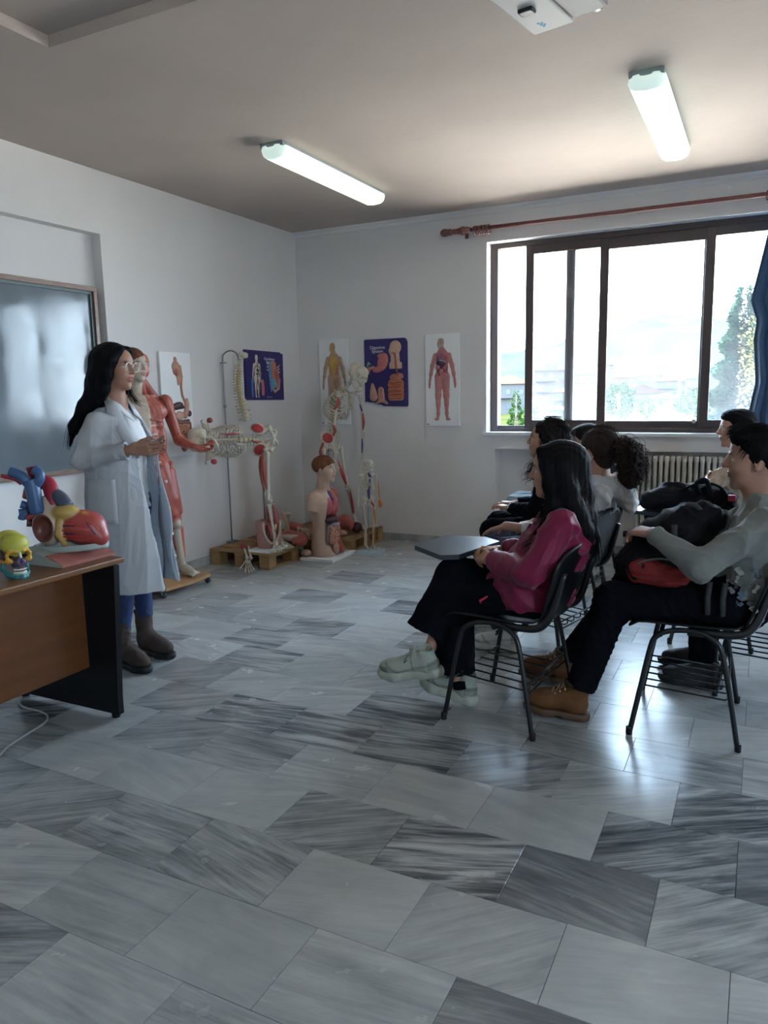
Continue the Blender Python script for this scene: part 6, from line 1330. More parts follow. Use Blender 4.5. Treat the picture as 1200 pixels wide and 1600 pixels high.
marking(rA, [TA((.115, .035, .42)), TA((.135, .03, .34)), TA((.125, .035, .27))], .012, M_red); marking(rA, [TA((.10, -.02, .16)), TA((.06, -.03, .10)), TA((.02, -.02, .04))], .014, mat('muscle_strap', (.34, .065, .045)))
adopt(SDF(.005).ell((.03, .0, -.07), (.035, .03, .025), HA, .01).build('painted_patch', M_red), rA)
for a in ((-3.70, 5.165, .0), ): adopt(MB().tube([(-3.71, 5.13, .143), (-3.725, 5.135, .60), (-3.70, 5.13, .98)], .008, 7).build('support_rod', M_rod2), rA)

# ---- free-hanging spine on its rod
rS = thing('spine_model', 'flexible spine model hanging from a thin hooked rod by the left wall', 'spine model', (-4.05, 5.32, .135))
sx, sy = -4.03, 5.30
hook = catmull([(-4.165, 5.24, .14), (-4.165, 5.24, .9), (-4.165, 5.24, 1.45), (-4.165, 5.24, 1.72), (-4.15, 5.245, 1.775), (-4.10, 5.265, 1.80), (-4.05, 5.285, 1.775), (-4.03, 5.295, 1.70)], 5)
adopt(MB().tube(hook, .0065, 7).build('stand_rod', M_rod2), rS); adopt(MB().box(-4.195, -4.13, 5.20, 5.29, .137, .15, bev=.003).build('stand_base', M_rod2), rS)
adopt(MB().tube([(-4.19, 5.23, 1.70), (-4.135, 5.25, 1.70)], .005, 6).lathe([(.012, 0), (.012, .03)], 8, Matrix.Translation((-4.165, 5.24, 1.32))).build('clamp', M_rod2), rS)
spine(rS, [(sx + .045, sy, 1.20), (sx + .030, sy - .005, 1.30), (sx - .010, sy - .01, 1.42), (sx - .022, sy, 1.54), (sx - .008, sy, 1.66), (sx + .01, sy, 1.735)], sc=1.2, fwd=(.8, -.6, 0))
adopt(SDF(.004).ell((sx + .035, sy, 1.765), (.045, .04, .022), None, .01).ell((sx + .05, sy, 1.745), (.03, .03, .012), None, .01).build('occipital_plate', M_bone), rS)
for q in range(16):
    z = 1.30 + q * .026; xx = np.interp(z, [1.22, 1.32, 1.44, 1.58, 1.7], [sx + .045, sx + .03, sx - .01, sx - .022, sx]); 
    for s in (-1, 1): adopt(MB().tube([(xx, sy, z), (xx + .012 * s, sy - .02 * 1 - .015 * s, z - .006), (xx + .03 * s, sy - .035, z - .022)], .0022, 5).build('nerve', mat('nerve_yellow', (.55, .40, .08), .5)), rS)

# ---- second skeleton, bowing forward in the corner
rB = thing('skeleton', 'skeleton bowing forward with hanging arms on the pallet in the corner', 'skeleton', (-3.64, 6.15, .14))
TB = Frame((-3.645, 6.15, .965), (.93, -.25, -.25), (.22, 0, .975)); HB = Frame((-3.345, 6.14, 1.575), (.90, -.20, -.42), (.40, 0, .92))
JB = dict(shl=(-3.40, 6.28, 1.385), shr=(-3.475, 6.00, 1.40), elr=(-3.51, 5.96, 1.105), wrr=(-3.49, 5.95, .875), hdr=(.08, 0, -1), hnr=(1, .3, 0), ell=(-3.385, 6.30, 1.06), wrl=(-3.395, 6.29, .80), hdl=(-.02, 0, -1), hnl=(1, -.3, 0), hipl=(-3.62, 6.23, .92), hipr=(-3.655, 6.06, .92), knl=(-3.535, 6.23, .53), knr=(-3.66, 6.05, .53), anl=(-3.48, 6.25, .22), anr=(-3.615, 6.06, .22), fdl=(.9, -.3, 0), fdr=(.9, -.3, 0))
skeleton(rB, TB, HB, JB, spts=[TB((-.045, 0, .045)), TB((-.02, 0, .13)), TB((-.035, 0, .25)), TB((-.055, 0, .36)), TB((.0, 0, .47)), HB((-.03, 0, -.045))])
ms = mat('muscle_strap', (.34, .065, .045))
adopt(SDF(.005).ell((.02, -.088, .05), (.010, .052, .046), TB, .01, None, 'add', (-.45, -.15, -.65)).build('painted_patch', M_red), rB)
for pts, r, m in (([(-3.665, 6.02, .97), (-3.69, 6.02, .88), (-3.67, 6.02, .80)], .028, ms), ([(-3.60, 6.16, .80), (-3.555, 6.18, .66), (-3.53, 6.2, .56)], .022, M_red), ([(-3.635, 6.03, .60), (-3.60, 6.02, .50), (-3.60, 6.03, .36)], .022, ms), ([(-3.50, 6.22, .50), (-3.48, 6.22, .38), (-3.475, 6.23, .28)], .018, M_red), ([(-3.465, 5.98, 1.39), (-3.46, 5.965, 1.33), (-3.49, 5.95, 1.28)], .022, ms), ([(-3.50, 5.94, 1.14), (-3.48, 5.935, 1.09), (-3.50, 5.935, 1.04)], .02, ms), ([(-3.37, 6.27, 1.24), (-3.365, 6.275, 1.15), (-3.375, 6.28, 1.08)], .016, M_red), ([(-3.38, 6.26, 1.0), (-3.38, 6.26, .93), (-3.385, 6.26, .86)], .013, M_blue), ([(-3.39, 6.25, 1.32), (-3.375, 6.25, 1.28), (-3.37, 6.26, 1.25)], .013, M_blue)): marking(rB, pts, r, m)
adopt(MB().tube([(-3.70, 6.17, .143), (-3.70, 6.17, .95)], .008, 7).lathe([(.07, .138), (.07, .15), (.02, .16)], 12, Matrix.Translation((-3.70, 6.17, 0))).build('support_rod', M_rod2), rB)

# ---- knee-high skeleton on a pale blue base
rC = thing('mini_skeleton', 'knee-high skeleton with nerves and vessels standing on a pale blue base', 'skeleton', (-3.105, 5.86, 0))
q = .47; cx, cy = -3.125, 5.885; TC = Frame((cx, cy, .462), (.80, -.60, 0), sc=q); HC = Frame((cx + .012, cy - .006, .790), (.97, -.25, 0), sc=q)
JC = dict(shl=TC((.0, .165, .50)), shr=TC((.0, -.165, .50)), ell=TC((-.02, .20, .20)), wrl=TC((.0, .215, -.04)), hdl=(0, 0, -1), elr=TC((-.02, -.20, .20)), wrr=TC((.0, -.215, -.04)), hdr=(0, 0, -1), hipl=TC((.01, .09, -.04)), hipr=TC((.01, -.09, -.04)), knl=TC((.02, .075, -.46)), knr=TC((.02, -.075, -.46)), anl=TC((-.01, .075, -.845)), anr=TC((-.01, -.075, -.845)), fdl=(.75, -.6, 0), fdr=(.85, -.6, 0))
skeleton(rC, TC, HC, JC, sc=q)
adopt(MB().box(-.10, .10, -.11, .11, 0, .028, Matrix.Translation((-3.105, 5.86, 0)), bev=.0).build('base', mat('pale_blue_base', (.46, .56, .60), .5)), rC)
adopt(MB().tube([(-3.14, 5.90, .028), (-3.14, 5.90, .45)], .005, 6).build('support_rod', M_rod2), rC)
M_or = mat('nerve_orange', (.60, .20, .03), .5); M_pur = mat('vessel_purple', (.07, .05, .16), .5)
for pts, r, m in (([TC((.06, .01, .44)), TC((.02, .0, .25)), TC((.03, .0, .05))], .016, M_pur), ([TC((.03, .0, .56)), TC((.05, .01, .50)), TC((.06, .04, .47))], .014, M_pur), ([TC((.04, .19, .40)), TC((.02, .215, .20)), TC((.03, .23, .0))], .007, M_or), ([TC((.03, .22, .02)), TC((.05, .235, -.05)), TC((.04, .21, -.12))], .022, M_or), ([TC((.05, .07, -.08)), TC((.06, .10, -.25)), TC((.06, .09, -.44))], .009, M_or), ([TC((.04, .08, -.5)), TC((.03, .09, -.7)), TC((.04, .08, -.84))], .008, M_or), ([TC((.05, .02, .0)), TC((.07, .05, -.04)), TC((.06, .08, -.10))], .010, M_red)): marking(rC, pts, r, m, 1.0, 'vessel')

# ---- life-size muscle figure on a wheeled board
rM = thing('muscle_figure', 'life-size half-skinned muscle figure with outstretched arm on a wheeled board', 'anatomical figure', (-3.88, 4.16, 0))
fM = _n((.93, -.37, 0)); lM = _n((.37, .93, 0)); FM = Frame((-4.065, 4.14, 0), fM); BM = Frame(FM((.0, 0, 0)), fM)
hM = Frame(FM((.0, -.02, 1.645)), (.99, -.08, 0)); SKM = (.52, .42, .33); S = SDF(.0045)
head(S, hM, SKM, (.45, .22, .18), (.20, .09, .05), 1.0, .95)
for c, r, col in (((.035, .048, .02), (.055, .032, .07), RED2), ((.05, .040, -.04), (.040, .030, .045), RED2), ((.0, .066, .05), (.06, .022, .045), (.50, .30, .24))): S.ell(c, r, hM, .004, col)
S.cone(hM((-.02, -.005, -.05)), FM((-.03, 0, 1.44)), .054, .060, .03, SKM); S.cone(hM((.0, .04, -.05)), FM((.03, .03, 1.42)), .018, .018, .01, RED); S.cone(hM((-.02, .04, -.06)), FM((-.03, .13, 1.42)), .03, .03, .02, RED)
S.loft([(.90, .0, -.0, .105, .160), (1.02, .0, 0, .098, .142), (1.15, .0, 0, .112, .150), (1.28, .0, 0, .122, .165), (1.38, -.01, 0, .10, .160), (1.43, -.02, 0, .065, .10)], BM, .03, SKM)
# left half: muscles
S.ell((.080, .085, 1.315), (.042, .085, .062), FM, .02, RED2); S.ell((.090, .095, 1.225), (.032, .035, .035), FM, .01, (.42, .17, .12)); S.ell((.0, .195, 1.365), (.068, .052, .075), FM, .02, RED)
for i in range(4):
    z = 1.16 - i * .068; S.ell((.094, .042, z), (.024, .036, .030), FM, .004, RED2); S.ell((.090, .042, z - .034), (.022, .035, .006), FM, .004, TEND)
S.ell((.045, .115, 1.10), (.065, .045, .13), FM, .02, RED); S.ell((.02, .13, .98), (.07, .04, .06), FM, .02, (.48, .22, .16))
el = FM((.03, .265, 1.105)); wr = FM((.245, .30, 1.055)); sh = FM((-.01, .205, 1.38))
S.cone(sh, el, .048, .034, .02, RED); S.cone(FM((.03, .215, 1.33)), FM((.055, .25, 1.16)), .030, .024, .01, RED2); S.cone(FM((-.04, .235, 1.32)), FM((-.02, .265, 1.16)), .032, .022, .01, RED)
S.ell(FM((.035, .27, 1.10)), (.026, .026, .026), None, .015, TEND)
S.cone(FM((.045, .272, 1.095)), FM((.13, .285, 1.075)), .040, .030, .02, RED2); S.cone(FM((.03, .29, 1.08)), FM((.12, .30, 1.06)), .032, .026, .01, RED); S.cone(FM((.13, .285, 1.07)), wr, .028, .021, .02, TEND)
hand(S, wr, wr - el + V3(0, 0, .0), V3(.1, -.3, 1.0), 1, (.10, .18, .15), .10, .98, (.50, .26, .19), (.75, .6, .3))
FMs = {1: Frame(FM((.02, .012, 0)), fM, _n(V3(-fM[0] * .01 + lM[0] * -.12, -fM[1] * .01 + lM[1] * -.12, 1))), -1: FM}; FMs[1].o = FM((.055, .105, 0))
# left leg muscles, right leg skin
def leg(s, c1, c2, cb, mus):
    FM = FMs[s]; hp, kn, an = FM((.0, s * .09, .90)), FM((.045, s * .115, .48)), FM((.02, s * .12, .15))
    S.cone(hp, FM((.03, s * .11, .66)), .092, .076, .04, c1); S.cone(FM((.03, s * .11, .66)), kn, .076, .055, .03, c1)
    if mus:
        S.cone(FM((.05, s * .06, .88)), FM((.075, s * .10, .56)), .045, .036, .008, c2); S.cone(FM((.03, s * .155, .86)), FM((.06, s * .155, .56)), .042, .034, .008, RED); S.cone(FM((.06, s * .035, .76)), FM((.07, s * .065, .54)), .038, .030, .008, RED); S.cone(FM((.07, s * .16, .93)), FM((.07, s * .04, .62)), .014, .012, .004, c2)
    S.ell(FM((.075, s * .115, .475)), (.034, .034, .038), None, .02, cb); S.cone(FM((.060, s * .115, .46)), FM((.045, s * .118, .16)), .026, .022, .015, cb)
    S.ell(FM((-.015, s * .125, .36)), (.050, .052, .115), None, .02, c1); S.cone(FM((.03, s * .15, .42)), FM((.03, s * .145, .20)), .032, .018, .015, c2); S.cone(FM((-.02, s * .12, .28)), FM((-.01, s * .12, .14)), .03, .018, .02, TEND)
    S.cone(an, FM((.015, s * .12, .12)), .032, .036, .02, cb); S.ell(FM((-.02, s * .12, .110)), (.040, .034, .034), None, .02, cb); S.path([FM((.03, s * .122, .125)), FM((.10, s * .13, .105)), FM((.165, s * .138, .092))], [.034, .034, .026], .02, cb)
    for q_ in range(5): S.cone(FM((.155, s * (.11 + .015 * q_), .090)), FM((.205 - .008 * q_, s * (.108 + .0175 * q_), .086)), .0105, .009, .003, cb)
leg(1, RED, RED2, (.50, .43, .34), True); leg(-1, SKM, SKM, SKM, False)
S.cone(FM((.0, -.19, 1.36)), FM((-.03, -.25, 1.10)), .050, .040, .03, SKM); S.cone(FM((-.03, -.25, 1.10)), FM((.03, -.27, .85)), .040, .026, .02, SKM); hand(S, FM((.03, -.27, .85)), (.1, 0, -1), (.2, .9, 0), -1, (.15, .2, .2), .05, .98, SKM)
def paint_muscle(V, C):
    q = V - FM.o; a = q @ fM; b = q @ lM; z = V[:, 2]; lf = (b > .012) & (z > .93) & (z < 1.43) & (a > -.2)
    st = .5 + .5 * np.sin(b * 190 + z * 60); red = np.array(RED2) * (.82 + .3 * st)[:, None]; C = np.where(lf[:, None], red, C)
    ab = lf & (b < .075) & (z < 1.225); C = np.where((ab & (np.abs(((z - .95) / .068) % 1 - .5) > .40))[:, None], np.array(TEND), C); C = np.where((lf & (b < .022))[:, None], np.array(TEND), C)
    C = np.where((lf & (np.abs(z - (1.265 - .25 * b)) < .008) & (b < .15))[:, None], np.array(RED) * .6, C); C = np.where((lf & (np.abs(b - .16 + (z - 1.4) * .25) < .006) & (z > 1.27))[:, None], np.array(RED) * .55, C); return C
put(S, 'body', M_mus, rM, recol=paint_muscle)
S = SDF(.0045); S.ell((-.018, -.005, .045), (.105, .082, .088), hM, .02); S.ell((.11, 0, -.048), (.085, .10, .088), hM, .006, None, 'sub'); S.ell((.02, .105, .03), (.12, .055, .12), hM, .006, None, 'sub'); S.cut(hM((0, 0, -.045)), -hM.u)
put(S, 'hair', hair_mat('hair_model_brown', (.155, .062, .036), .55), rM, disp=hair_disp(5, .0015, 200))
brd = adopt(MB().prism([(-.24, -.31), (.10, -.31), (.21, -.24), (.235, 0), (.21, .24), (.10, .31), (-.24, .31)], .058, .080, Matrix.Translation((-3.93, 4.16, 0))).build('board', mat('plywood_board', (.42, .23, .10), .5, var=.1, vscale=8, stretch=(1, 5, 1))), rM)
for (xx, yy) in ((-3.77, 4.41), (-3.77, 3.93), (-4.11, 4.41), (-4.11, 3.93)):
    cs = MB().lathe([(.018, .04), (.02, .058)], 8, Matrix.Translation((xx, yy, 0))).tube([(xx, yy - .014, .05), (xx + .012, yy - .014, .024)], .005, 5).tube([(xx, yy + .014, .05), (xx + .012, yy + .014, .024)], .005, 5).build('caster', M_rod2); adopt(cs, rM)
    wh = MB().lathe([(.012, -.011), (.024, -.009), (.0245, 0), (.024, .009), (.012, .011)], 14, Matrix.Translation((xx + .012, yy, .0246)) @ Matrix.Rotation(PI / 2, 4, 'X')).build('wheel', mat('caster_wheel', (.05, .05, .055), .4)); wh.parent = cs

# ---- wooden pallets
plank_me = {}
def pallet(label, x0, x1, y0, y1, along_y=True):
    t = thing('pallet', label, 'pallet', ((x0 + x1) / 2, (y0 + y1) / 2, 0), 0, 'wooden pallets in the corner'); W, L = x1 - x0, y1 - y0
    def brd(nm, ax, bx, ay, by, az, bz): o = MB().box(ax, bx, ay, by, az, bz, bev=.002).build(nm, M_pine, t); return o
    n = 6
    for q in range(n):
        a = -L / 2 + q * (L / n) + .004; brd('plank', -W / 2, W / 2, a, a + L / n - (.014 if q % 2 else .020), .118, .135)
    for yy in (-L / 2 + .005, -.05, L / 2 - .105):
        for xx in (-W / 2 + .005, -.05, W / 2 - .105): brd('block', xx, xx + .10, yy, yy + .10, .016, .098)
    for xx in (-W / 2 + .003, -.05, W / 2 - .103): brd('stringer_board', xx, xx + .10, -L / 2, L / 2, .0985, .1175)
    for xx in (-W / 2, -.05, W / 2 - .10): brd('bottom_board', xx, xx + .10, -L / 2 + .0, L / 2, 0, .0155)
    return t
pallet('nearer wooden pallet against the left wall under the pelvis model', -4.17, -3.555, 4.94, 5.72)
pallet('farther wooden pallet in the corner under the bowing skeleton', -4.10, -3.27, 5.80, 6.455)

# ---- boy bust with removable organs
rT = thing('torso_model', 'boy torso model with brown hair and open chest organs on a white base', 'torso model', (-3.375, 5.56, 0))
adopt(MB().box(-.160, .160, -.225, .225, 0, .026, Matrix.Translation((-3.375, 5.58, 0)) @ Matrix.Rotation(.04, 4, 'Z'), bev=.003).build('base', M_wht), rT)
cT = V3(-3.39, 5.545, 0); FT = Frame(cT, (.97, -.06, 0)); BT = Frame(cT, (.97, -.06, 0)); HT = Frame(V3(-3.36, 5.535, .775), (.985, .02, .06), sc=.98); S = SDF(.0042)
SKB = (.52, .36, .265); head(S, HT, SKB, (.50, .22, .18), (.20, .10, .06), .98, .9); S.cone(HT((-.02, 0, -.05)), FT((.0, 0, .60)), .050, .058, .03, SKB)
S.loft([(.028, 0, 0, .112, .130), (.10, 0, 0, .112, .135), (.20, 0, 0, .098, .120), (.28, .0, 0, .090, .112), (.40, .0, 0, .105, .130), (.50, .0, 0, .105, .145), (.56, -.01, 0, .085, .135), (.60, -.01, 0, .06, .08)], BT, .02, SKB)
for s in (-1, 1): S.cone(FT((-.005, s * .135, .545)), FT((-.01, s * .165, .43)), .058, .050, .03, SKB, flatb=True)
S.ell((.115, .015, .30), (.075, .115, .26), FT, .01, None, 'sub')
put(S, 'body', M_plast, rT, recol=lambda V, C: np.where((((V - cT) @ FT.l > .03) & (V[:, 2] < .60) & ((V - cT) @ FT.f > .0))[:, None], np.array(RED2), C))
S = SDF(.0045); S.ell((-.014, 0, .045), (.107, .084, .086), HT, .02); S.ell((.115, 0, -.032), (.072, .10, .090), HT, .008, None, 'sub'); S.ell((.02, 0, -.075), (.11, .12, .06), HT, .008, None, 'sub'); put(S, 'hair', hair_mat('hair_model_auburn', (.17, .062, .035), .55), rT, disp=hair_disp(6, .0015, 180))
S = SDF(.004); PK = (.42, .095, .11)
S.ell((.060, -.035, .465), (.050, .048, .085), FT, .004, PK); S.ell((.062, .062, .46), (.050, .045, .085), FT, .004, PK); S.ell((.082, .015, .42), (.035, .04, .05), FT, .004, (.36, .06, .06)); put(S, 'lungs', M_plast, rT)
S = SDF(.004); S.ell((.072, .0, .345), (.050, .088, .035), FT, .01, (.075, .022, .030)); S.ell((.074, .05, .325), (.04, .04, .03), FT, .01, (.10, .03, .035)); put(S, 'liver', M_plast, rT)
S = SDF(.004); S.ell((.085, .045, .295), (.036, .052, .026), FT, .01, (.30, .28, .32)); put(S, 'stomach', M_plast, rT)
mb = MB(); mb.c = (.52, .24, .15); pts = []
for i in range(9):
    z = .275 - .0165 * i; ys = np.linspace(-.055, .075, 8) if i % 2 == 0 else np.linspace(.075, -.055, 8)
    for j, yv in enumerate(ys): pts.append(FT((.092 + .012 * math.cos(yv * 14) + .004 * math.sin(j * 2.3), yv, z + .007 * math.sin(j * 2.1 + i))))
mb.tube(catmull(pts, 3), .0105, 7); mb.c = (.20, .12, .13); mb.tube(catmull([FT((.075, -.075, .13)), FT((.088, -.082, .22)), FT((.09, -.06, .285)), FT((.10, .02, .285)), FT((.09, .085, .275)), FT((.085, .09, .18)), FT((.08, .07, .12))], 6), .014, 8); adopt(mb.build('intestines', M_plast), rT)
S = SDF(.004); S.ell((.105, .02, .10), (.028, .035, .040), FT, .01, (.50, .30, .22)); S.ell((.10, .025, .065), (.03, .025, .03), FT, .01, (.50, .33, .25)); put(S, 'bladder', M_plast, rT)
S = SDF(.0045); S.cone(FT((.085, .075, .16)), FT((.095, .105, .05)), .030, .048, .01, RED, flatb=True); S.cone(FT((.06, .10, .17)), FT((.06, .13, .05)), .025, .045, .01, RED2, flatb=True); S.cut((0, 0, .028), (0, 0, -1)); put(S, 'thigh_muscle', M_mus, rT)
mb = MB(); 
for m_, a, b, r in (((.06, .06, .20), (.045, -.012, .60), (.075, -.015, .55), .011), ((.36, .04, .04), (.045, .012, .60), (.078, .012, .54), .010), ((.06, .06, .20), (.075, -.015, .55), (.085, .01, .51), .012)): mb.c = m_; mb.tube([FT(a), FT(((a[0] + b[0]) / 2 + .008, (a[1] + b[1]) / 2, (a[2] + b[2]) / 2)), FT(b)], r, 7)
adopt(mb.build('neck_vessels', M_plast), rT)
S = SDF(.004); S.ell((-3.495, 5.405, .058), (.048, .042, .032), None, .01, (.50, .33, .25)); bo = S.build('brain_half', M_plast); tag(bo, 'small flesh-coloured organ piece lying on the white base behind the boy torso', 'organ model')

# ---- pelvis model on its white board, and the loose pieces on the pallets
rP = thing('pelvis_model', 'cut-away flesh-pink pelvis model on a white board on the near pallet', 'organ model', (-3.66, 5.10, .135))
adopt(MB().box(-.105, .105, -.14, .14, 0, .022, Matrix.Translation((-3.665, 5.09, .1355)), bev=.003).build('base', M_wht), rP)
FP = Frame((-3.66, 5.10, .158), (.55, -.84, 0)); S = SDF(.004); PNK = (.42, .22, .185)
S.loft([(0, 0, 0, .085, .10), (.08, 0, 0, .092, .105), (.16, 0, 0, .088, .105), (.23, 0, 0, .082, .110)], FP, .01, PNK); S.ell((.095, .028, .17), (.085, .060, .115), FP, .01, None, 'sub'); S.ell((.0, 0, .25), (.06, .075, .06), FP, .01, None, 'sub'); put(S, 'shell', M_plast, rP)
mb = MB()
for c_, pts, r in (((.50, .40, .30), [(.07, -.045, .22), (.098, -.04, .15), (.10, -.005, .07), (.10, .04, .05), (.085, .085, .12), (.075, .095, .22)], .010), ((.34, .07, .05), [(.05, .0, .20), (.06, .02, .14), (.07, .03, .08)], .026), ((.50, .16, .08), [(.06, .04, .11), (.08, .06, .08), (.07, .07, .12)], .018), ((.52, .44, .34), [(.06, .06, .2), (.07, .05, .16), (.05, .03, .13)], .012), ((.55, .30, .06), [(.06, .04, .19), (.08, .05, .15), (.07, .03, .10)], .006), ((.12, .05, .07), [(.05, -.015, .15), (.065, -.01, .12), (.06, .0, .09)], .018)): mb.c = c_; mb.tube(catmull([FP(p) for p in pts], 5), r, 8)
adopt(mb.build('organs', M_plast), rP)['kind'] = 'stuff'
rH = thing('arm_bones', 'red-tipped forearm and hand bones dangling over the front edge of the pallet', 'bones', (-3.78, 4.94, .15))
mb = MB(); a, b = V3(-3.85, 5.00, .158), V3(-3.715, 4.86, .105); bone(mb, a, b, .010, 1.8, 1.8); adopt(mb.build('radius', M_bone), rH); mb = MB(); bone(mb, a + V3(.03, .02, .0), b + V3(.03, .01, -.002), .009, 1.9, 1.6); adopt(mb.build('ulna', M_bone), rH)
adopt(SDF(.004).cone((-3.875, 5.02, .165), (-3.83, 4.99, .165), .030, .020, .01).build('muscle_marking', ms), rH); hand_bones(rH, (-3.695, 4.835, .095), (.55, -.65, -.42), (.5, -.5, .7), 1.0)
def piece(name, label, cat, prims, m=None, vox=.0045, disp=None):
    S = SDF(vox)
    for p in prims:
        if p[0] == 'e': S.ell(p[1], p[2], None, .012, p[3])
        else: S.path(p[1], p[2], .012, p[3])
    o = S.build(name, m or M_mus, None, disp=disp); return tag(o, label, cat)
zz = .1355
piece('muscle_piece', 'loose dark red muscle piece left of the pelvis model', 'muscle model', [('p', [(-3.90, 5.30, zz + .035), (-3.84, 5.22, zz + .06), (-3.78, 5.16, zz + .04)], [.035, .045, .030], RED), ('p', [(-3.88, 5.24, zz + .03), (-3.80, 5.13, zz + .03)], [.03, .026], RED2)])
piece('muscle_piece', 'long red forearm muscle model lying across the near pallet', 'muscle model', [('p', [(-3.80, 5.42, zz + .045), (-3.66, 5.40, zz + .06), (-3.50, 5.36, zz + .05), (-3.40 - .14, 5.30, zz + .045)], [.040, .052, .045, .030], RED), ('p', [(-3.70, 5.37, zz + .05), (-3.54, 5.33, zz + .06)], [.03, .03], TEND), ('p', [(-3.60, 5.50, zz + .05), (-3.54, 5.38, zz + .045)], [.045, .04], RED2)])
rK = thing('knee_joint_model', 'cream knee joint bone model standing on the near pallet', 'bones', (-3.83, 5.62, zz))
mb = MB(); bone(mb, (-3.83, 5.62, zz + .02), (-3.815, 5.60, zz + .235), .026, 1.3, 1.7, 10); adopt(mb.build('femur_end', M_bone), rK); mb = MB().tube(catmull([(-3.86, 5.58, zz + .24), (-3.82, 5.56, zz + .20), (-3.79, 5.57, zz + .10), (-3.81, 5.58, zz + .03)], 4), [.012] * 13, 7, flat=2.0); adopt(mb.build('ligament', mat('ligament', (.55, .44, .26), .5)), rK); adopt(MB().box(-3.88, -3.77, 5.57, 5.67, zz, zz + .015).build('foot', M_bone), rK)
rF = thing('foot_bones_model', 'cream foot bone model lying beside the pelvis model', 'bones', (-3.62, 5.24, zz)); o = foot_bones(rF, V3(-3.70, 5.27, zz + .085), V3(.95, -.3, -.05), sc=1.1)
rW = thing('hand_muscle_model', 'hand model with pale tendons resting on the pallet behind the torso', 'muscle model', (-3.63, 5.58, zz))
S = SDF(.0042); S.cone((-3.80, 5.64, zz + .10), (-3.66, 5.60, zz + .10), .045, .036, .02, RED2); hand(S, V3(-3.68, 5.60, zz + .105), (.9, -.35, -.25), (-.2, 0, -1), 1, (.1, .2, .2), .08, 1.0, (.50, .36, .28)); S.ell((-3.74, 5.62, zz + .045), (.07, .05, .045), None, .02, (.40, .16, .11)); adopt(S.build('hand', M_mus), rW)
piece('muscle_piece', 'large red shoulder and arm muscle model on the far pallet', 'muscle model', [('p', [(-3.66, 5.90, zz + .05), (-3.50, 5.92, zz + .08), (-3.42, 5.96, zz + .12), (-3.38, 5.98, zz + .08)], [.040, .055, .06, .045], RED), ('p', [(-3.62, 5.86, zz + .045), (-3.46, 5.88, zz + .05)], [.03, .035], TEND), ('p', [(-3.50, 6.0, zz + .06), (-3.42, 6.06, zz + .09)], [.05, .045], RED2)])
piece('organ_piece', 'dark maroon round organ beside the mini skeleton', 'organ model', [('e', (-3.325, 6.02, zz + .055), (.050, .055, .052), (.060, .016, .020))], M_plast)
piece('organ_piece', 'smooth flesh-pink egg-shaped organ on the edge of the far pallet', 'organ model', [('e', (-3.40, 5.845, zz + .028), (.068, .035, .028), (.46, .24, .17))], M_plast)
piece('bone_piece', 'small pale bone piece on the far pallet near the skirting', 'bones', [('p', [(-3.36, 6.28, zz + .018), (-3.31, 6.33, zz + .018), (-3.29, 6.36, zz + .016)], [.017, .013, .015], BON)], M_bonec)
piece('bone_piece', 'tiny brown bone chip at the left front of the near pallet', 'bones', [('p', [(-4.06, 5.02, zz + .010), (-4.0, 5.03, zz + .010)], [.010, .008], (.40, .22, .12))], M_bonec)

# ------------------------------------------------------------------ relief boards and posters on the walls
def wall_frame(side, a, z):
    """matrix of a wall-mounted thing: local x = to the right, y = up, z = out of the wall"""
    if side == 'left': return Matrix(((0, 0, 1, XL), (1, 0, 0, a), (0, 1, 0, z), (0, 0, 0, 1)))
    return Matrix(((1, 0, 0, a), (0, 0, -1, YB), (0, 1, 0, z), (0, 0, 0, 1)))
def wput(o, M, root): adopt(o, root); o.matrix_basis = M; return o
def board(label, side, a, z, w, h, tilt=0.0, name='relief_board', m=None, th=.022):
    M = wall_frame(side, a, z) @ Matrix.Rotation(tilt, 4, 'Z'); t = thing(name, label, 'wall chart', M.to_translation())
    wput(MB().box(-w / 2, w / 2, -h / 2, h / 2, .002, th, bev=.003).build('panel', m or M_wht, None), M, t); return t, M
def squash(me, k=.4, z0=.020):
    for v in me.vertices: v.co.z = z0 + v.co.z * k
    return me
def figure(cols, front=True, sc=1.0, vox=.0030):
    """standing relief figure .75 m tall centred on the board"""
    b, lb, hd, tr = cols; S = SDF(vox)
    S.ell((-.012, .335, .0), (.033, .043, .03), None, .01, hd); S.ell((-.026, .318, .004), (.022, .028, .025), None, .008, tr if not front else hd); S.cone((-.006, .30, 0), (0, .26, 0), .017, .020, .015, b)
    S.cone((0, .225, 0), (0, .14, 0), .058, .050, .03, b, flat=.6, fdir=(0, 0, 1)); S.cone((0, .14, 0), (0, .04, 0), .050, .058, .03, b, flat=.6, fdir=(0, 0, 1)); S.cone((0, .115, .022), (0, .215, .022), .030, .034, .01, tr, flat=.5, fdir=(0, 0, 1))
    for s in (-1, 1):
        S.path([(s * .068, .222, 0), (s * .098, .13, 0), (s * .112, .055, 0), (s * .122, .0, .0), (s * .126, -.035, 0)], [.024, .020, .017, .011, .014], .015, lb); S.ell((s * .126, -.055, 0), (.012, .022, .01), None, .008, lb)
        S.path([(s * .034, .03, 0), (s * .040, -.14, 0), (s * .042, -.30, 0), (s * .046, -.335, 0)], [.042, .028, .015, .014], .02, lb); S.ell((s * .041, -.21, 0), (.022, .055, .02), None, .012, lb); S.ell((s * .056, -.352, .003), (.024, .014, .014), None, .008, lb)
    return squash(S.mesh('relief_figure'))
M_rel = mat('relief_paint', attr='Col', rough=.5, var=.14, vscale=45)
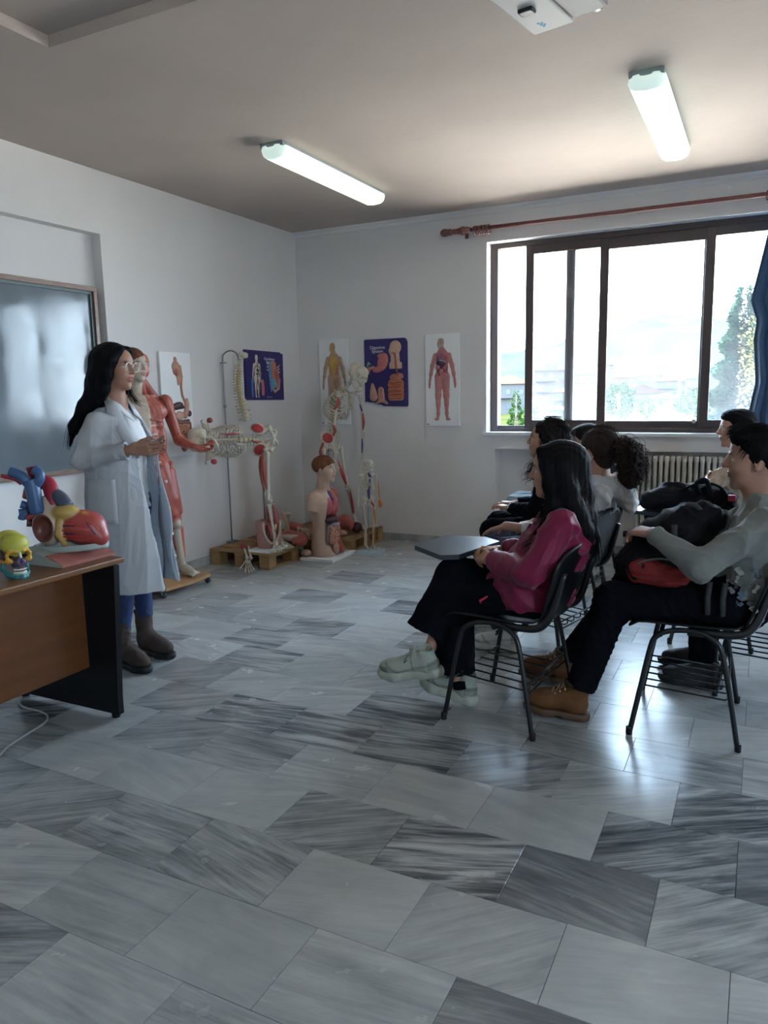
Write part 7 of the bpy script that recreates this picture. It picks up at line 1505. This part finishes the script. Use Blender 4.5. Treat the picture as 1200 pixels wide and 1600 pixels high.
def vessel_net(cols, seed, n, r=.0019):
    rr = random.Random(seed); mb = MB()
    for i in range(n):
        s = rr.choice((-1, 1)); kind = rr.choice('aallttl'); mb.c = rr.choice(cols); j = lambda a=.008: rr.uniform(-a, a)
        if kind == 'a': pts = [(s * .03 + j(), .215, .025), (s * .078 + j(), .19 + j(), .020), (s * .102 + j(), .10 + j(), .018), (s * .116 + j(), .03 + j(), .016), (s * .126 + j(), -.05, .014)]
        elif kind == 'l': pts = [(s * .018 + j(), .05, .026), (s * .037 + j(.014), -.05, .028), (s * .042 + j(.012), -.15, .024), (s * .043 + j(.010), -.25, .018), (s * .046 + j(), -.335, .014)]
        else: pts = [(s * .015 + j(.02), .25, .024), (s * .02 + j(.03), .19, .032), (s * .02 + j(.035), .11, .032), (s * .02 + j(.03), .04, .03)]
        mb.tube(catmull(pts, 4), r * rr.uniform(.7, 1.3), 5)
    return mb
def logo(M, t, w, h): wput(MB().box(-w / 2 + .012, -w / 2 + .034, -h / 2 + .012, -h / 2 + .020, .022, .0226).build('maker_mark', mat('print_black', (.02, .02, .02), .6)), M, t)
# board 1, left wall: throat, stomach and intestines
t, M = board('white relief board with throat, stomach and intestines on the left wall', 'left', 4.665, 1.36, .35, .82, -.005)
S = SDF(.003); FLS = (.50, .25, .17); g = lambda p, r, c, k=.008, rot=None: S.ell(p, r, None, k, c, 'add', rot)
g((-.005, .345, 0), (.018, .03, .03), FLS); g((.0, .295, 0), (.048, .045, .03), FLS); g((.008, .26, .006), (.046, .035, .03), (.48, .22, .15)); g((-.006, .255, .02), (.022, .026, .02), (.40, .10, .08)); S.path([(.02, .25, 0), (.03, .20, 0), (.022, .165, 0)], [.034, .024, .016], .01, FLS); S.path([(.05, .30, .01), (.058, .22, .01), (.046, .14, .01), (.055, .07, .01), (.085, .015, .01)], [.008, .011, .011, .010, .012], .006, (.40, .17, .10))
g((.098, -.025, .004), (.026, .075, .035), (.48, .25, .18), .008, (0, 0, -.15)); g((.075, -.085, .004), (.032, .03, .03), (.48, .22, .15)); g((-.005, -.012, 0), (.07, .030, .032), (.075, .030, .030), .008, (0, 0, .18)); g((.03, -.02, 0), (.045, .018, .025), (.10, .04, .04)); g((.13, -.075, 0), (.026, .026, .025), (.10, .03, .035)); g((.012, -.09, .0), (.05, .038, .03), (.52, .30, .22)); S.path([(-.035, -.12, .01), (.0, -.145, .014), (.06, -.14, .014), (.11, -.135, .01)], .017, .008, (.13, .08, .075)); S.path([(.05, -.30, 0), (.048, -.345, 0)], [.026, .034], .01, (.40, .12, .09)); S.path([(-.02, -.255, 0), (-.025, -.285, 0)], .014, .01, (.14, .07, .07))
wput(link('relief_organs', squash(S.mesh('relief_organs'), .55), M_rel), M, t)
mb = MB(); mb.c = (.50, .22, .12); pts = []
for i in range(6):
    z = -.165 - .021 * i; xs = np.linspace(-.025, .105, 7) if i % 2 == 0 else np.linspace(.105, -.025, 7)
    for j, xv in enumerate(xs): pts.append((xv, z + .007 * math.sin(j * 2.2 + i), .030 + .004 * math.sin(j * 3)))
mb.tube(catmull(pts, 3), .0115, 6); mb.c = (.20, .10, .08); mb.tube(catmull([(-.04, -.26, .024), (-.04, -.16, .026), (-.02, -.145, .03), (.10, -.145, .03), (.125, -.17, .026), (.12, -.26, .024), (.06, -.295, .024)], 5), .013, 6); wput(mb.build('intestines', M_rel), M, t)
# the two purple charts
M_purp = mat('purple_chart', (.030, .022, .135), .45, var=.05, vscale=5); M_ink = mat('chart_white', (.75, .74, .78), .5)
t, M = board('purple circulatory system chart with heart and body figure on the left wall', 'left', 5.885, 1.595, .60, .44, -.012, 'wall_chart', M_purp, .010)
wput(MB().box(-.315, .27, -.205, .232, .0, .0018).build('back_sheet', M_purp, None), M, t)
wput(text_obj('title', 'Circulatory\nSystem', .037, Matrix.Translation((.075, .150, .0105)), M_ink, None, spacing=.8), M, t)
S = SDF(.003); CRM = (.60, .50, .42); c0x = -.13
S.ell((c0x, .165, 0), (.022, .028, .02), None, .01, CRM); S.cone((c0x, .15, 0), (c0x, .12, 0), .012, .014, .01, CRM); S.cone((c0x, .09, 0), (c0x, -.02, 0), .036, .034, .02, CRM, flat=.6, fdir=(0, 0, 1))
for s in (-1, 1): S.path([(c0x + s * .042, .10, 0), (c0x + s * .056, .02, 0), (c0x + s * .060, -.05, 0)], [.014, .011, .009], .01, CRM); S.path([(c0x + s * .020, -.02, 0), (c0x + s * .020, -.11, 0), (c0x + s * .020, -.19, 0)], [.024, .016, .010], .01, CRM)
g = lambda p, r, c, k=.006, rot=None: S.ell(p, r, None, k, c, 'add', rot)
g((.165, -.01, 0), (.062, .105, .04), (.48, .20, .13), .01, (0, 0, .35)); g((.17, .0, .02), (.036, .07, .03), (.38, .09, .06), .008, (0, 0, .3)); S.path([(.11, .08, .01), (.12, .12, .01), (.15, .115, .01), (.16, .07, .01)], [.026, .026, .022, .02], .008, (.55, .20, .14)); S.path([(.07, .11, .01), (.075, .0, .01), (.09, -.13, .01)], [.020, .018, .014], .008, (.08, .24, .40)); g((.125, -.06, .02), (.032, .05, .03), (.12, .36, .46), .006, (0, 0, .5)); S.path([(.10, -.09, 0), (.15, -.14, 0), (.22, -.11, 0), (.235, -.03, 0)], .012, .006, (.55, .33, .22))
for q in range(3): S.path([(.06, .055 + .03 * q, 0), (.035, .06 + .03 * q, 0)], .008, .004, (.60, .52, .46)); S.path([(.20, .035 + .025 * q, 0), (.235, .045 + .03 * q, 0)], .008, .004, (.60, .40, .32))
S.path([(-.20, -.04, 0), (-.205, -.10, 0), (-.20, -.18, 0)], .014, .006, (.05, .20, .45)); S.path([(-.045, -.05, 0), (-.04, -.11, 0), (-.042, -.16, 0)], .021, .006, (.55, .16, .16))
wput(link('relief_figures', squash(S.mesh('relief_figures'), .35, .009), M_rel), M, t)
mb = MB(); mb.c = (.06, .03, .03)
for pts in ([(c0x, .12, .018), (c0x, .02, .02), (c0x, -.04, .018)], [(c0x, -.03, .018), (c0x - .018, -.1, .016), (c0x - .02, -.18, .014)], [(c0x, -.03, .018), (c0x + .018, -.1, .016), (c0x + .02, -.18, .014)], [(c0x, .10, .018), (c0x - .045, .06, .016), (c0x - .058, -.04, .014)], [(c0x, .10, .018), (c0x + .045, .06, .016), (c0x + .058, -.04, .014)]): mb.tube(catmull(pts, 4), .003, 5)
mb.tube([(c0x - .012, .055, .022), (c0x + .012, .045, .022)], .010, 6).tube([(c0x - .02, .018, .02), (c0x + .02, .018, .02)], .006, 6); wput(mb.build('vessels', M_rel), M, t)
wput(MB().box(.02, .03, -.195, -.190, .0102, .0106).box(.034, .044, -.195, -.190, .0102, .0106).box(.05, .10, -.194, -.191, .0102, .0106).build('small_print', M_ink), M, t)['kind'] = 'stuff'
# back wall, left: nervous system seen from behind
t, M = board('white relief board with an orange figure seen from behind, left of the corner skeleton', 'back', -3.785, 1.535, .335, .83, .004)
me = figure(((.46, .30, .17), (.46, .30, .19), (.42, .24, .16), (.58, .36, .08)), False); wput(link('relief_figure', me, M_rel), M, t)
wput(vessel_net([(.60, .40, .07), (.55, .34, .10), (.50, .16, .08)], 3, 46, .0022).build('nerves', M_rel), M, t); logo(M, t, .335, .83)
# back wall, middle: torn purple digestive chart
pw, ph = .455, .635; M = wall_frame('back', -3.225, 1.607); t = thing('wall_chart', 'torn purple digestive system chart next to the bowing skeleton', 'wall chart', M.to_translation())
outl = [(-pw / 2, ph / 2 - .01), (-pw / 2 + .008, ph / 2), (pw / 2 - .03, ph / 2), (pw / 2 - .01, ph / 2 - .012), (pw / 2, ph / 2 - .04), (pw / 2, -ph / 2 + .012), (pw / 2 - .012, -ph / 2), (pw / 2 - .14, -ph / 2 + .004), (-pw / 2 + .20, -ph / 2 + .006), (-pw / 2 + .165, -ph / 2 + .022), (-pw / 2 + .13, -ph / 2 + .020), (-pw / 2 + .10, -ph / 2 + .040), (-pw / 2 + .04, -ph / 2 + .044), (-pw / 2 + .02, -ph / 2 + .052), (-pw / 2, -ph / 2 + .045)]
wput(MB().prism(outl, .002, .012).build('panel', M_purp, None), M, t); wput(text_obj('title', 'Digestive\nSystem', .043, Matrix.Translation((-.085, .225, .0125)), M_ink, None, spacing=.8), M, t)
S = SDF(.003); g = lambda p, r, c, k=.006, rot=None: S.ell(p, r, None, k, c, 'add', rot); PCH = (.58, .38, .27)
g((.105, .235, 0), (.062, .062, .03), PCH, .01); g((.075, .20, 0), (.04, .05, .03), PCH, .01); S.cone((.10, .19, 0), (.10, .10, 0), .045, .05, .01, PCH, flat=.5, fdir=(0, 0, 1)); S.box((.105, .065, 0), (.066, .03, .016), None, .008, .01, PCH); g((.043, .205, .0), (.012, .014, .014), PCH)
S.path([(.075, .185, .022), (.10, .175, .024), (.108, .10, .024), (.112, .03, .024), (.125, -.02, .022)], .008, .004, (.30, .08, .05)); g((.14, -.035, 0), (.045, .032, .03), (.50, .20, .15)); g((.09, -.05, 0), (.05, .04, .03), (.42, .16, .11)); S.box((.105, -.165, 0), (.085, .10, .02), None, .03, .01, (.48, .24, .15))
g((-.03, .105, 0), (.055, .085, .035), (.55, .17, .15), .01, (0, 0, -.3)); g((-.085, .035, 0), (.06, .030, .03), (.50, .16, .13), .01, (0, 0, .15)); S.path([(-.19, .0, 0), (-.175, .045, 0), (-.13, .055, 0)], .015, .006, (.52, .20, .16)); S.path([(-.195, .065, 0), (-.185, .10, 0), (-.165, .085, 0)], .010, .004, (.12, .40, .25)); S.path([(-.055, .17, 0), (-.075, .16, 0)], .014, .008, (.52, .20, .16))
S.path([(-.145, -.11, 0), (-.14, -.17, 0), (-.135, -.22, 0)], [.018, .034, .045], .006, (.52, .28, .20)); S.path([(-.055, -.16, 0), (-.05, -.24, 0)], [.032, .036], .006, (.52, .28, .20)); S.path([(-.105, -.285, 0), (-.05, -.25, 0), (.01, -.285, 0)], [.012, .022, .012], .008, (.50, .25, .17)); S.path([(-.05, -.15, .022), (-.05, -.24, .024)], .012, .004, (.40, .12, .09))
wput(link('relief_organs', squash(S.mesh('relief_organs'), .35, .010), M_rel), M, t)
mb = MB(); mb.c = (.55, .18, .09); pts = []
for i in range(8):
    z = -.085 - .021 * i; xs = np.linspace(.035, .175, 7) if i % 2 == 0 else np.linspace(.175, .035, 7)
    for j, xv in enumerate(xs): pts.append((xv, z + .006 * math.sin(j * 2.2 + i), .020 + .003 * math.sin(j * 3)))
mb.tube(catmull(pts, 3), .0095, 6); wput(mb.build('intestines', M_rel), M, t)
mb = MB(); mb.c = (.10, .03, .02)
for q in range(5): mb.tube(catmull([(.035, -.09 - .04 * q, .029), (.09, -.10 - .035 * q, .031), (.17, -.085 - .04 * q, .029)], 4), .0022, 5)
wput(mb.build('outline', M_rel), M, t)['kind'] = 'stuff'
# back wall, right: circulation figure
t, M = board('white relief board with a red and blue circulation figure, right of the purple chart', 'back', -2.645, 1.525, .335, .83, .003)
me = figure(((.46, .17, .17), (.48, .20, .19), (.55, .44, .36), (.24, .10, .16)), True); wput(link('relief_figure', me, M_rel), M, t)
wput(vessel_net([(.42, .03, .03), (.16, .04, .12), (.08, .05, .20), (.45, .06, .06)], 9, 70, .0020).build('vessels', M_rel), M, t); logo(M, t, .335, .83)
S = SDF(.003); S.ell((-.024, .155, .07), (.020, .022, .02), None, .006, (.05, .03, .07)); S.ell((.022, .135, .07), (.018, .022, .02), None, .006, (.10, .04, .09)); S.ell((-.035, .115, .07), (.018, .022, .02), None, .006, (.42, .14, .14)); S.ell((.036, .112, .07), (.018, .022, .02), None, .006, (.42, .14, .14)); S.ell((0, .075, .07), (.022, .028, .02), None, .006, (.48, .20, .17)); S.path([(0, .16, .07), (0, .09, .07), (-.02, .045, .07)], .006, .004, (.10, .03, .07)); S.path([(-.045, .165, .07), (0, .178, .07), (.04, .165, .07)], .005, .004, (.40, .48, .50))
wput(link('relief_organs', squash(S.mesh('relief_organs')), M_rel), M, t)
mb = MB(); mb.c = (.30, .05, .05)
for q in range(5): mb.tube(catmull([(-.04 + .012 * q, .318, .034), (-.03 + .013 * q, .345, .036), (-.02 + .010 * q, .372, .030)], 4), .0015, 5)
wput(mb.build('head_vessels', M_rel), M, t)['kind'] = 'stuff'

# ------------------------------------------------------------------ heart and skull on the desk
rX = thing('heart_model', 'large heart model with blue and red vessels on the desk', 'heart model', (-2.70, 2.24, .73))
H0 = V3(-2.665, 2.265, .80); FH = Frame(H0, (.447, -.894, 0)); px = lambda x, y, d=0.0: FH((d, (x - 115.3) / 365., (848 - y) / 365.))
S = SDF(.0036); CRMH = (.46, .36, .27); HRT = (.34, .055, .045)
S.ellw(px(80, 820, .0), (.080, .070, .086), FH, .015, CRMH); S.ellw(px(132, 823, .0), (.085, .100, .076), FH, .02, HRT); S.cone(px(140, 828, .0), px(160, 838, .02), .055, .040, .03, HRT); S.cone(px(95, 800), px(80, 785), .045, .040, .03, CRMH)
S.ellw(px(112, 797, .03), (.046, .052, .034), FH, .02, (.42, .28, .08)); S.path([px(106, 812, .060), px(105, 830, .064), px(110, 846, .055)], [.016, .017, .014], .012, (.46, .30, .09)); S.path([px(140, 800, .03), px(155, 815, .035), px(164, 832, .03)], [.010, .009, .007], .006, (.52, .30, .06))
S.ellw(px(77, 821, .085), (.060, .046, .058), FH, .004, None, 'sub', (-.35, 0, 0)); S.ellw(px(78, 821, .012), (.018, .050, .062), FH, .002, (.16, .045, .035), 'add', (-.35, 0, 0))
def paint_atrium(V, C):
    q = (V - np.asarray(px(77, 821, .085))) @ FH.A; e = np.sqrt(((q / np.array((.060, .046, .058))) ** 2).sum(1)); return np.where((e < 1.16)[:, None], np.array((.150, .045, .032)), C)
hb = put(S, 'heart', M_plast, rX, recol=paint_atrium)
def vess(name, col, pts, r, m=None):
    mb = MB(); mb.c = col
    for p, rr_ in zip(pts, r): mb.tube(catmull(p, 5), rr_, 12)
    return adopt(mb.build(name, M_plast), rX)
BL = (.045, .10, .22); RD = (.30, .018, .035)
vess('vena_cava', BL, [[px(70, 797, .045), px(68, 775, .05), px(66, 755, .05), px(63, 745, .05)], [px(66, 757, .05), px(54, 740, .06), px(42, 733, .06), px(36, 731, .06)], [px(66, 757, .05), px(77, 745, .045), px(77, 735, .04), px(69, 728, .04)]], [.031, .022, .021])
vess('aorta', RD, [[px(90, 800, .01), px(88, 775, .0), px(78, 755, -.03), px(62, 752, -.04), px(50, 763, -.04), px(45, 778, -.04)]], [.032])
vess('artery', RD, [[px(58, 752, .0), px(59, 738, .01), px(57, 726, .015)], [px(64, 750, .0), px(65, 736, .01), px(63, 725, .015)], [px(50, 750, .05), px(40, 742, .055), px(22, 737, .06)]], [.0115, .0115, .009])
vess('pulmonary_trunk', (.055, .065, .10), [[px(90, 772, -.01), px(102, 777, .01), px(112, 790, .02)]], [.032])
vess('pulmonary_branch', BL, [[px(62, 785, .0), px(50, 786, .02), px(42, 783, .03)], [px(58, 790, .0), px(46, 796, .02), px(38, 797, .03)], [px(50, 796, .02), px(43, 802, .03), px(41, 807, .03)]], [.017, .0165, .015])
vess('pulmonary_vein', (.34, .05, .04), [[px(66, 800, .0), px(56, 802, .02), px(48, 806, .02)]], [.014]); vess('lower_vena_cava', (.12, .045, .03), [[px(62, 815, -.02), px(52, 815, -.0), px(45, 814, .01)]], [.017])
rr = random.Random(8); surf = lambda x, y, lift=.001: px(x, y, .002 + .086 * math.sqrt(max(.02, 1 - ((x - 132) / 39.) ** 2 - ((y - 826) / 27.) ** 2)) + lift)
mb = MB(); mb.c = (.45, .03, .03)
for y0_ in (804, 812, 816, 824, 834, 842):
    y1_ = 826 + (y0_ - 824) * .8; mb.tube(catmull([surf(100, y0_ + 6), surf(110, y0_), surf(125, y1_ - 3 + rr.uniform(-3, 3)), surf(142, y1_ + rr.uniform(-3, 3)), surf(156, 826 + (y1_ - 826) * .7)], 4), [.0032] * 9 + [.0024] * 8, 6)
for x0_, y0_ in ((112, 806), (118, 800), (132, 803), (150, 812)): mb.tube(catmull([surf(x0_, y0_), surf(x0_ + 8, y0_ + 5), surf(x0_ + 14, y0_ + 14)], 4), .0022, 6)
mb.c = (.03, .03, .07)
for y0_ in (808, 818, 830, 840): mb.tube(catmull([surf(102, y0_ + 2), surf(116, y0_ + rr.uniform(-2, 2)), surf(132, y0_ + rr.uniform(-3, 3))], 4), .0026, 6)
mb.tube(catmull([surf(136, 801), surf(150, 815), surf(160, 832)], 4), .003, 6)
vv = mb.build('coronary_vessels', M_plast); adopt(vv, rX); vv['kind'] = 'stuff'
M_hbase = mat('heart_base_grey', (.33, .37, .35), .5, var=.05, vscale=10); M_hband = mat('heart_base_red', (.34, .11, .09), .6, bump=.4, bscale=260)
g = []
for i in range(7):
    row = []
    for j in range(25):
        a = j / 24 * 2 * PI; rx = .150 * (1 + .06 * math.cos(2 * a)); row.append(px(112, 851 - 3 * (i < 2) - 2 * math.cos(a * 1.0), 0) + FH.l * rx * math.cos(a) * (1 - .5 * max(0, i - 4) / 2) + FH.f * .085 * math.sin(a) * (1 - .5 * max(0, i - 4) / 2) + FH.u * (-.004 * i))
    g.append(row)
adopt(MB().sheet(g, .006).build('tray', M_hbase), rX)
# wedge base with a curved back, red band along the front
cs = [(-.0, .0), (.30, .0), (.30, .012), (.24, .030), (.16, .052), (.09, .066), (.04, .060), (.01, .035)]
MX = Matrix(((1, 0, 0, -2.855), (0, 0, 1, 2.10), (0, 1, 0, .7305), (0, 0, 0, 1)))
adopt(MB().prism(cs, 0, .285, MX).build('base', M_hbase), rX)
adopt(MB().prism([(.302, .0), (.3035, .013), (.245, .0335), (.205, .0445), (.205, .043), (.24, .031), (.30, .0125), (.3, 0)], .0, .285, MX).build('base_band', M_hband), rX)
CS = dict(frontal=(.42, .40, .05), parietal=(.40, .38, .05), occipital=(.20, .14, .05), temporal=(.045, .030, .028), zygo=(.52, .27, .02), maxilla=(.055, .022, .060), nasal=(.62, .62, .58), teeth=(.66, .62, .52), jaw=(.015, .15, .15))
rY = thing('coloured_skull', 'small multicoloured skull with yellow crown and teal jaw on the desk', 'skull model', (-2.60, 1.93, .73))
HY = Frame((-2.625, 1.935, .818), (.93, -.26, -.04), sc=.82); part('skull', skull_mesh(CS, 'coloured_skull'), fmat(HY), rY); part('jaw', jaw_mesh(CS, 'coloured_jaw'), fmat(HY), rY)
# ------------------------------------------------------------------ backpacks
M_bag = mat('black_bag_fabric', (.0055, .006, .0085), .8, spec=.2, bump=.35, bscale=220, var=.25, vscale=14); M_bagr = mat('red_bag_mesh', (.22, .011, .012), .6, bump=.5, bscale=420); M_strap = mat('grey_webbing', (.045, .045, .05), .8, bump=.3, bscale=400)
b1 = thing('backpack', 'black backpack with red front pocket held on the grey-sweater boy\'s lap', 'backpack', (-.34, 3.34, .60))
S = SDF(.007); Fb = Frame((-.335, 3.345, .725), (-.78, 0, -.60), (-.50, 0, .82)); S.path([V3(-.475, 3.34, .655), V3(-.37, 3.34, .745), V3(-.26, 3.34, .825), V3(-.175, 3.34, .885)], [.085, .118, .110, .070], .05); S.cone(V3(-.42, 3.24, .68), V3(-.24, 3.24, .79), .085, .08, .05); S.cone(V3(-.42, 3.44, .68), V3(-.24, 3.44, .79), .085, .08, .05); S.cut((0, 0, .612), (0, 0, -1)); 
bb = put(S, 'body', M_bag, b1, disp=folds(44, .010, 17, 5, .7), smooth=1)
S = SDF(.006); S.ell((-.355, 3.20, .672), (.125, .062, .062), None, .02, None, 'add', (0, .22, 0)); S.cone(V3(-.43, 3.22, .655), V3(-.26, 3.22, .675), .055, .045, .03); S.cut((0, 0, .612), (0, 0, -1)); put(S, 'red_pocket', M_bagr, b1, disp=folds(45, .005, 30))
put_mb(MB().tube(catmull([(-.475, 3.19, .665), (-.42, 3.160, .715), (-.34, 3.145, .738), (-.25, 3.15, .728)], 6), .0045, 6), 'zip', mat('zip_grey', (.12, .12, .12), .4), b1)
put_mb(MB().tube(catmull([(-.30, 3.20, .87), (-.29, 3.17, .80), (-.24, 3.16, .73), (-.20, 3.17, .69)], 6), .006, 6, flat=2.0), 'strap', M_strap, b1)
put_mb(MB().tube(catmull([(-.20, 3.30, .905), (-.235, 3.32, .935), (-.28, 3.34, .925), (-.30, 3.36, .885)], 6), .008, 6, flat=1.6), 'handle', M_strap, b1)
for xx in (-.10, -.155): put_mb(MB().tube([(xx, 3.145, .66), (xx - .005, 3.135, .60), (xx - .003, 3.138, .53)], .016, 6, flat=.7), 'webbing_strap', M_strap, b1)
b2 = thing('backpack', 'limp black backpack lying on the chair tablet in front of the radiator', 'backpack', (-.36, 4.66, .712))
S = SDF(.008); S.path([V3(-.575, 4.62, .765), V3(-.46, 4.65, .785), V3(-.30, 4.67, .79), V3(-.16, 4.68, .775)], [.060, .085, .085, .065], .05); S.path([V3(-.56, 4.74, .76), V3(-.35, 4.79, .77), V3(-.18, 4.78, .76)], [.055, .065, .055], .05); S.cut((0, 0, .7135), (0, 0, -1)); put(S, 'body', M_bag, b2, disp=folds(46, .013, 15, 5, .8), smooth=1)
put_mb(MB().tube(catmull([(-.42, 4.60, .82), (-.36, 4.58, .86), (-.28, 4.58, .885), (-.20, 4.60, .86), (-.16, 4.62, .80)], 6), .020, 8, flat=.35), 'shoulder_strap', M_bag, b2); put_mb(MB().tube(catmull([(-.30, 4.58, .82), (-.32, 4.55, .88), (-.27, 4.55, .90), (-.24, 4.57, .80)], 6), .014, 8, flat=.4), 'strap', M_bag, b2)
put_mb(MB().box(-.155, -.115, 4.575, 4.60, .785, .82, bev=.006), 'red_tag', mat('red_tag2', (.45, .03, .05), .5), b2)
b3 = thing('bag', 'small black bag on the lap of the student in light jeans', 'bag', (-1.45, 5.72, .61)); S = SDF(.007); S.box((-1.47, 5.75, .665), (.07, .12, .055), None, .03); put(S, 'body', M_bag, b3, disp=folds(47, .006, 22)); put_mb(MB().tube(catmull([(-1.50, 5.66, .71), (-1.47, 5.65, .74), (-1.44, 5.66, .71)], 5), .006, 6), 'handle', M_strap, b3)
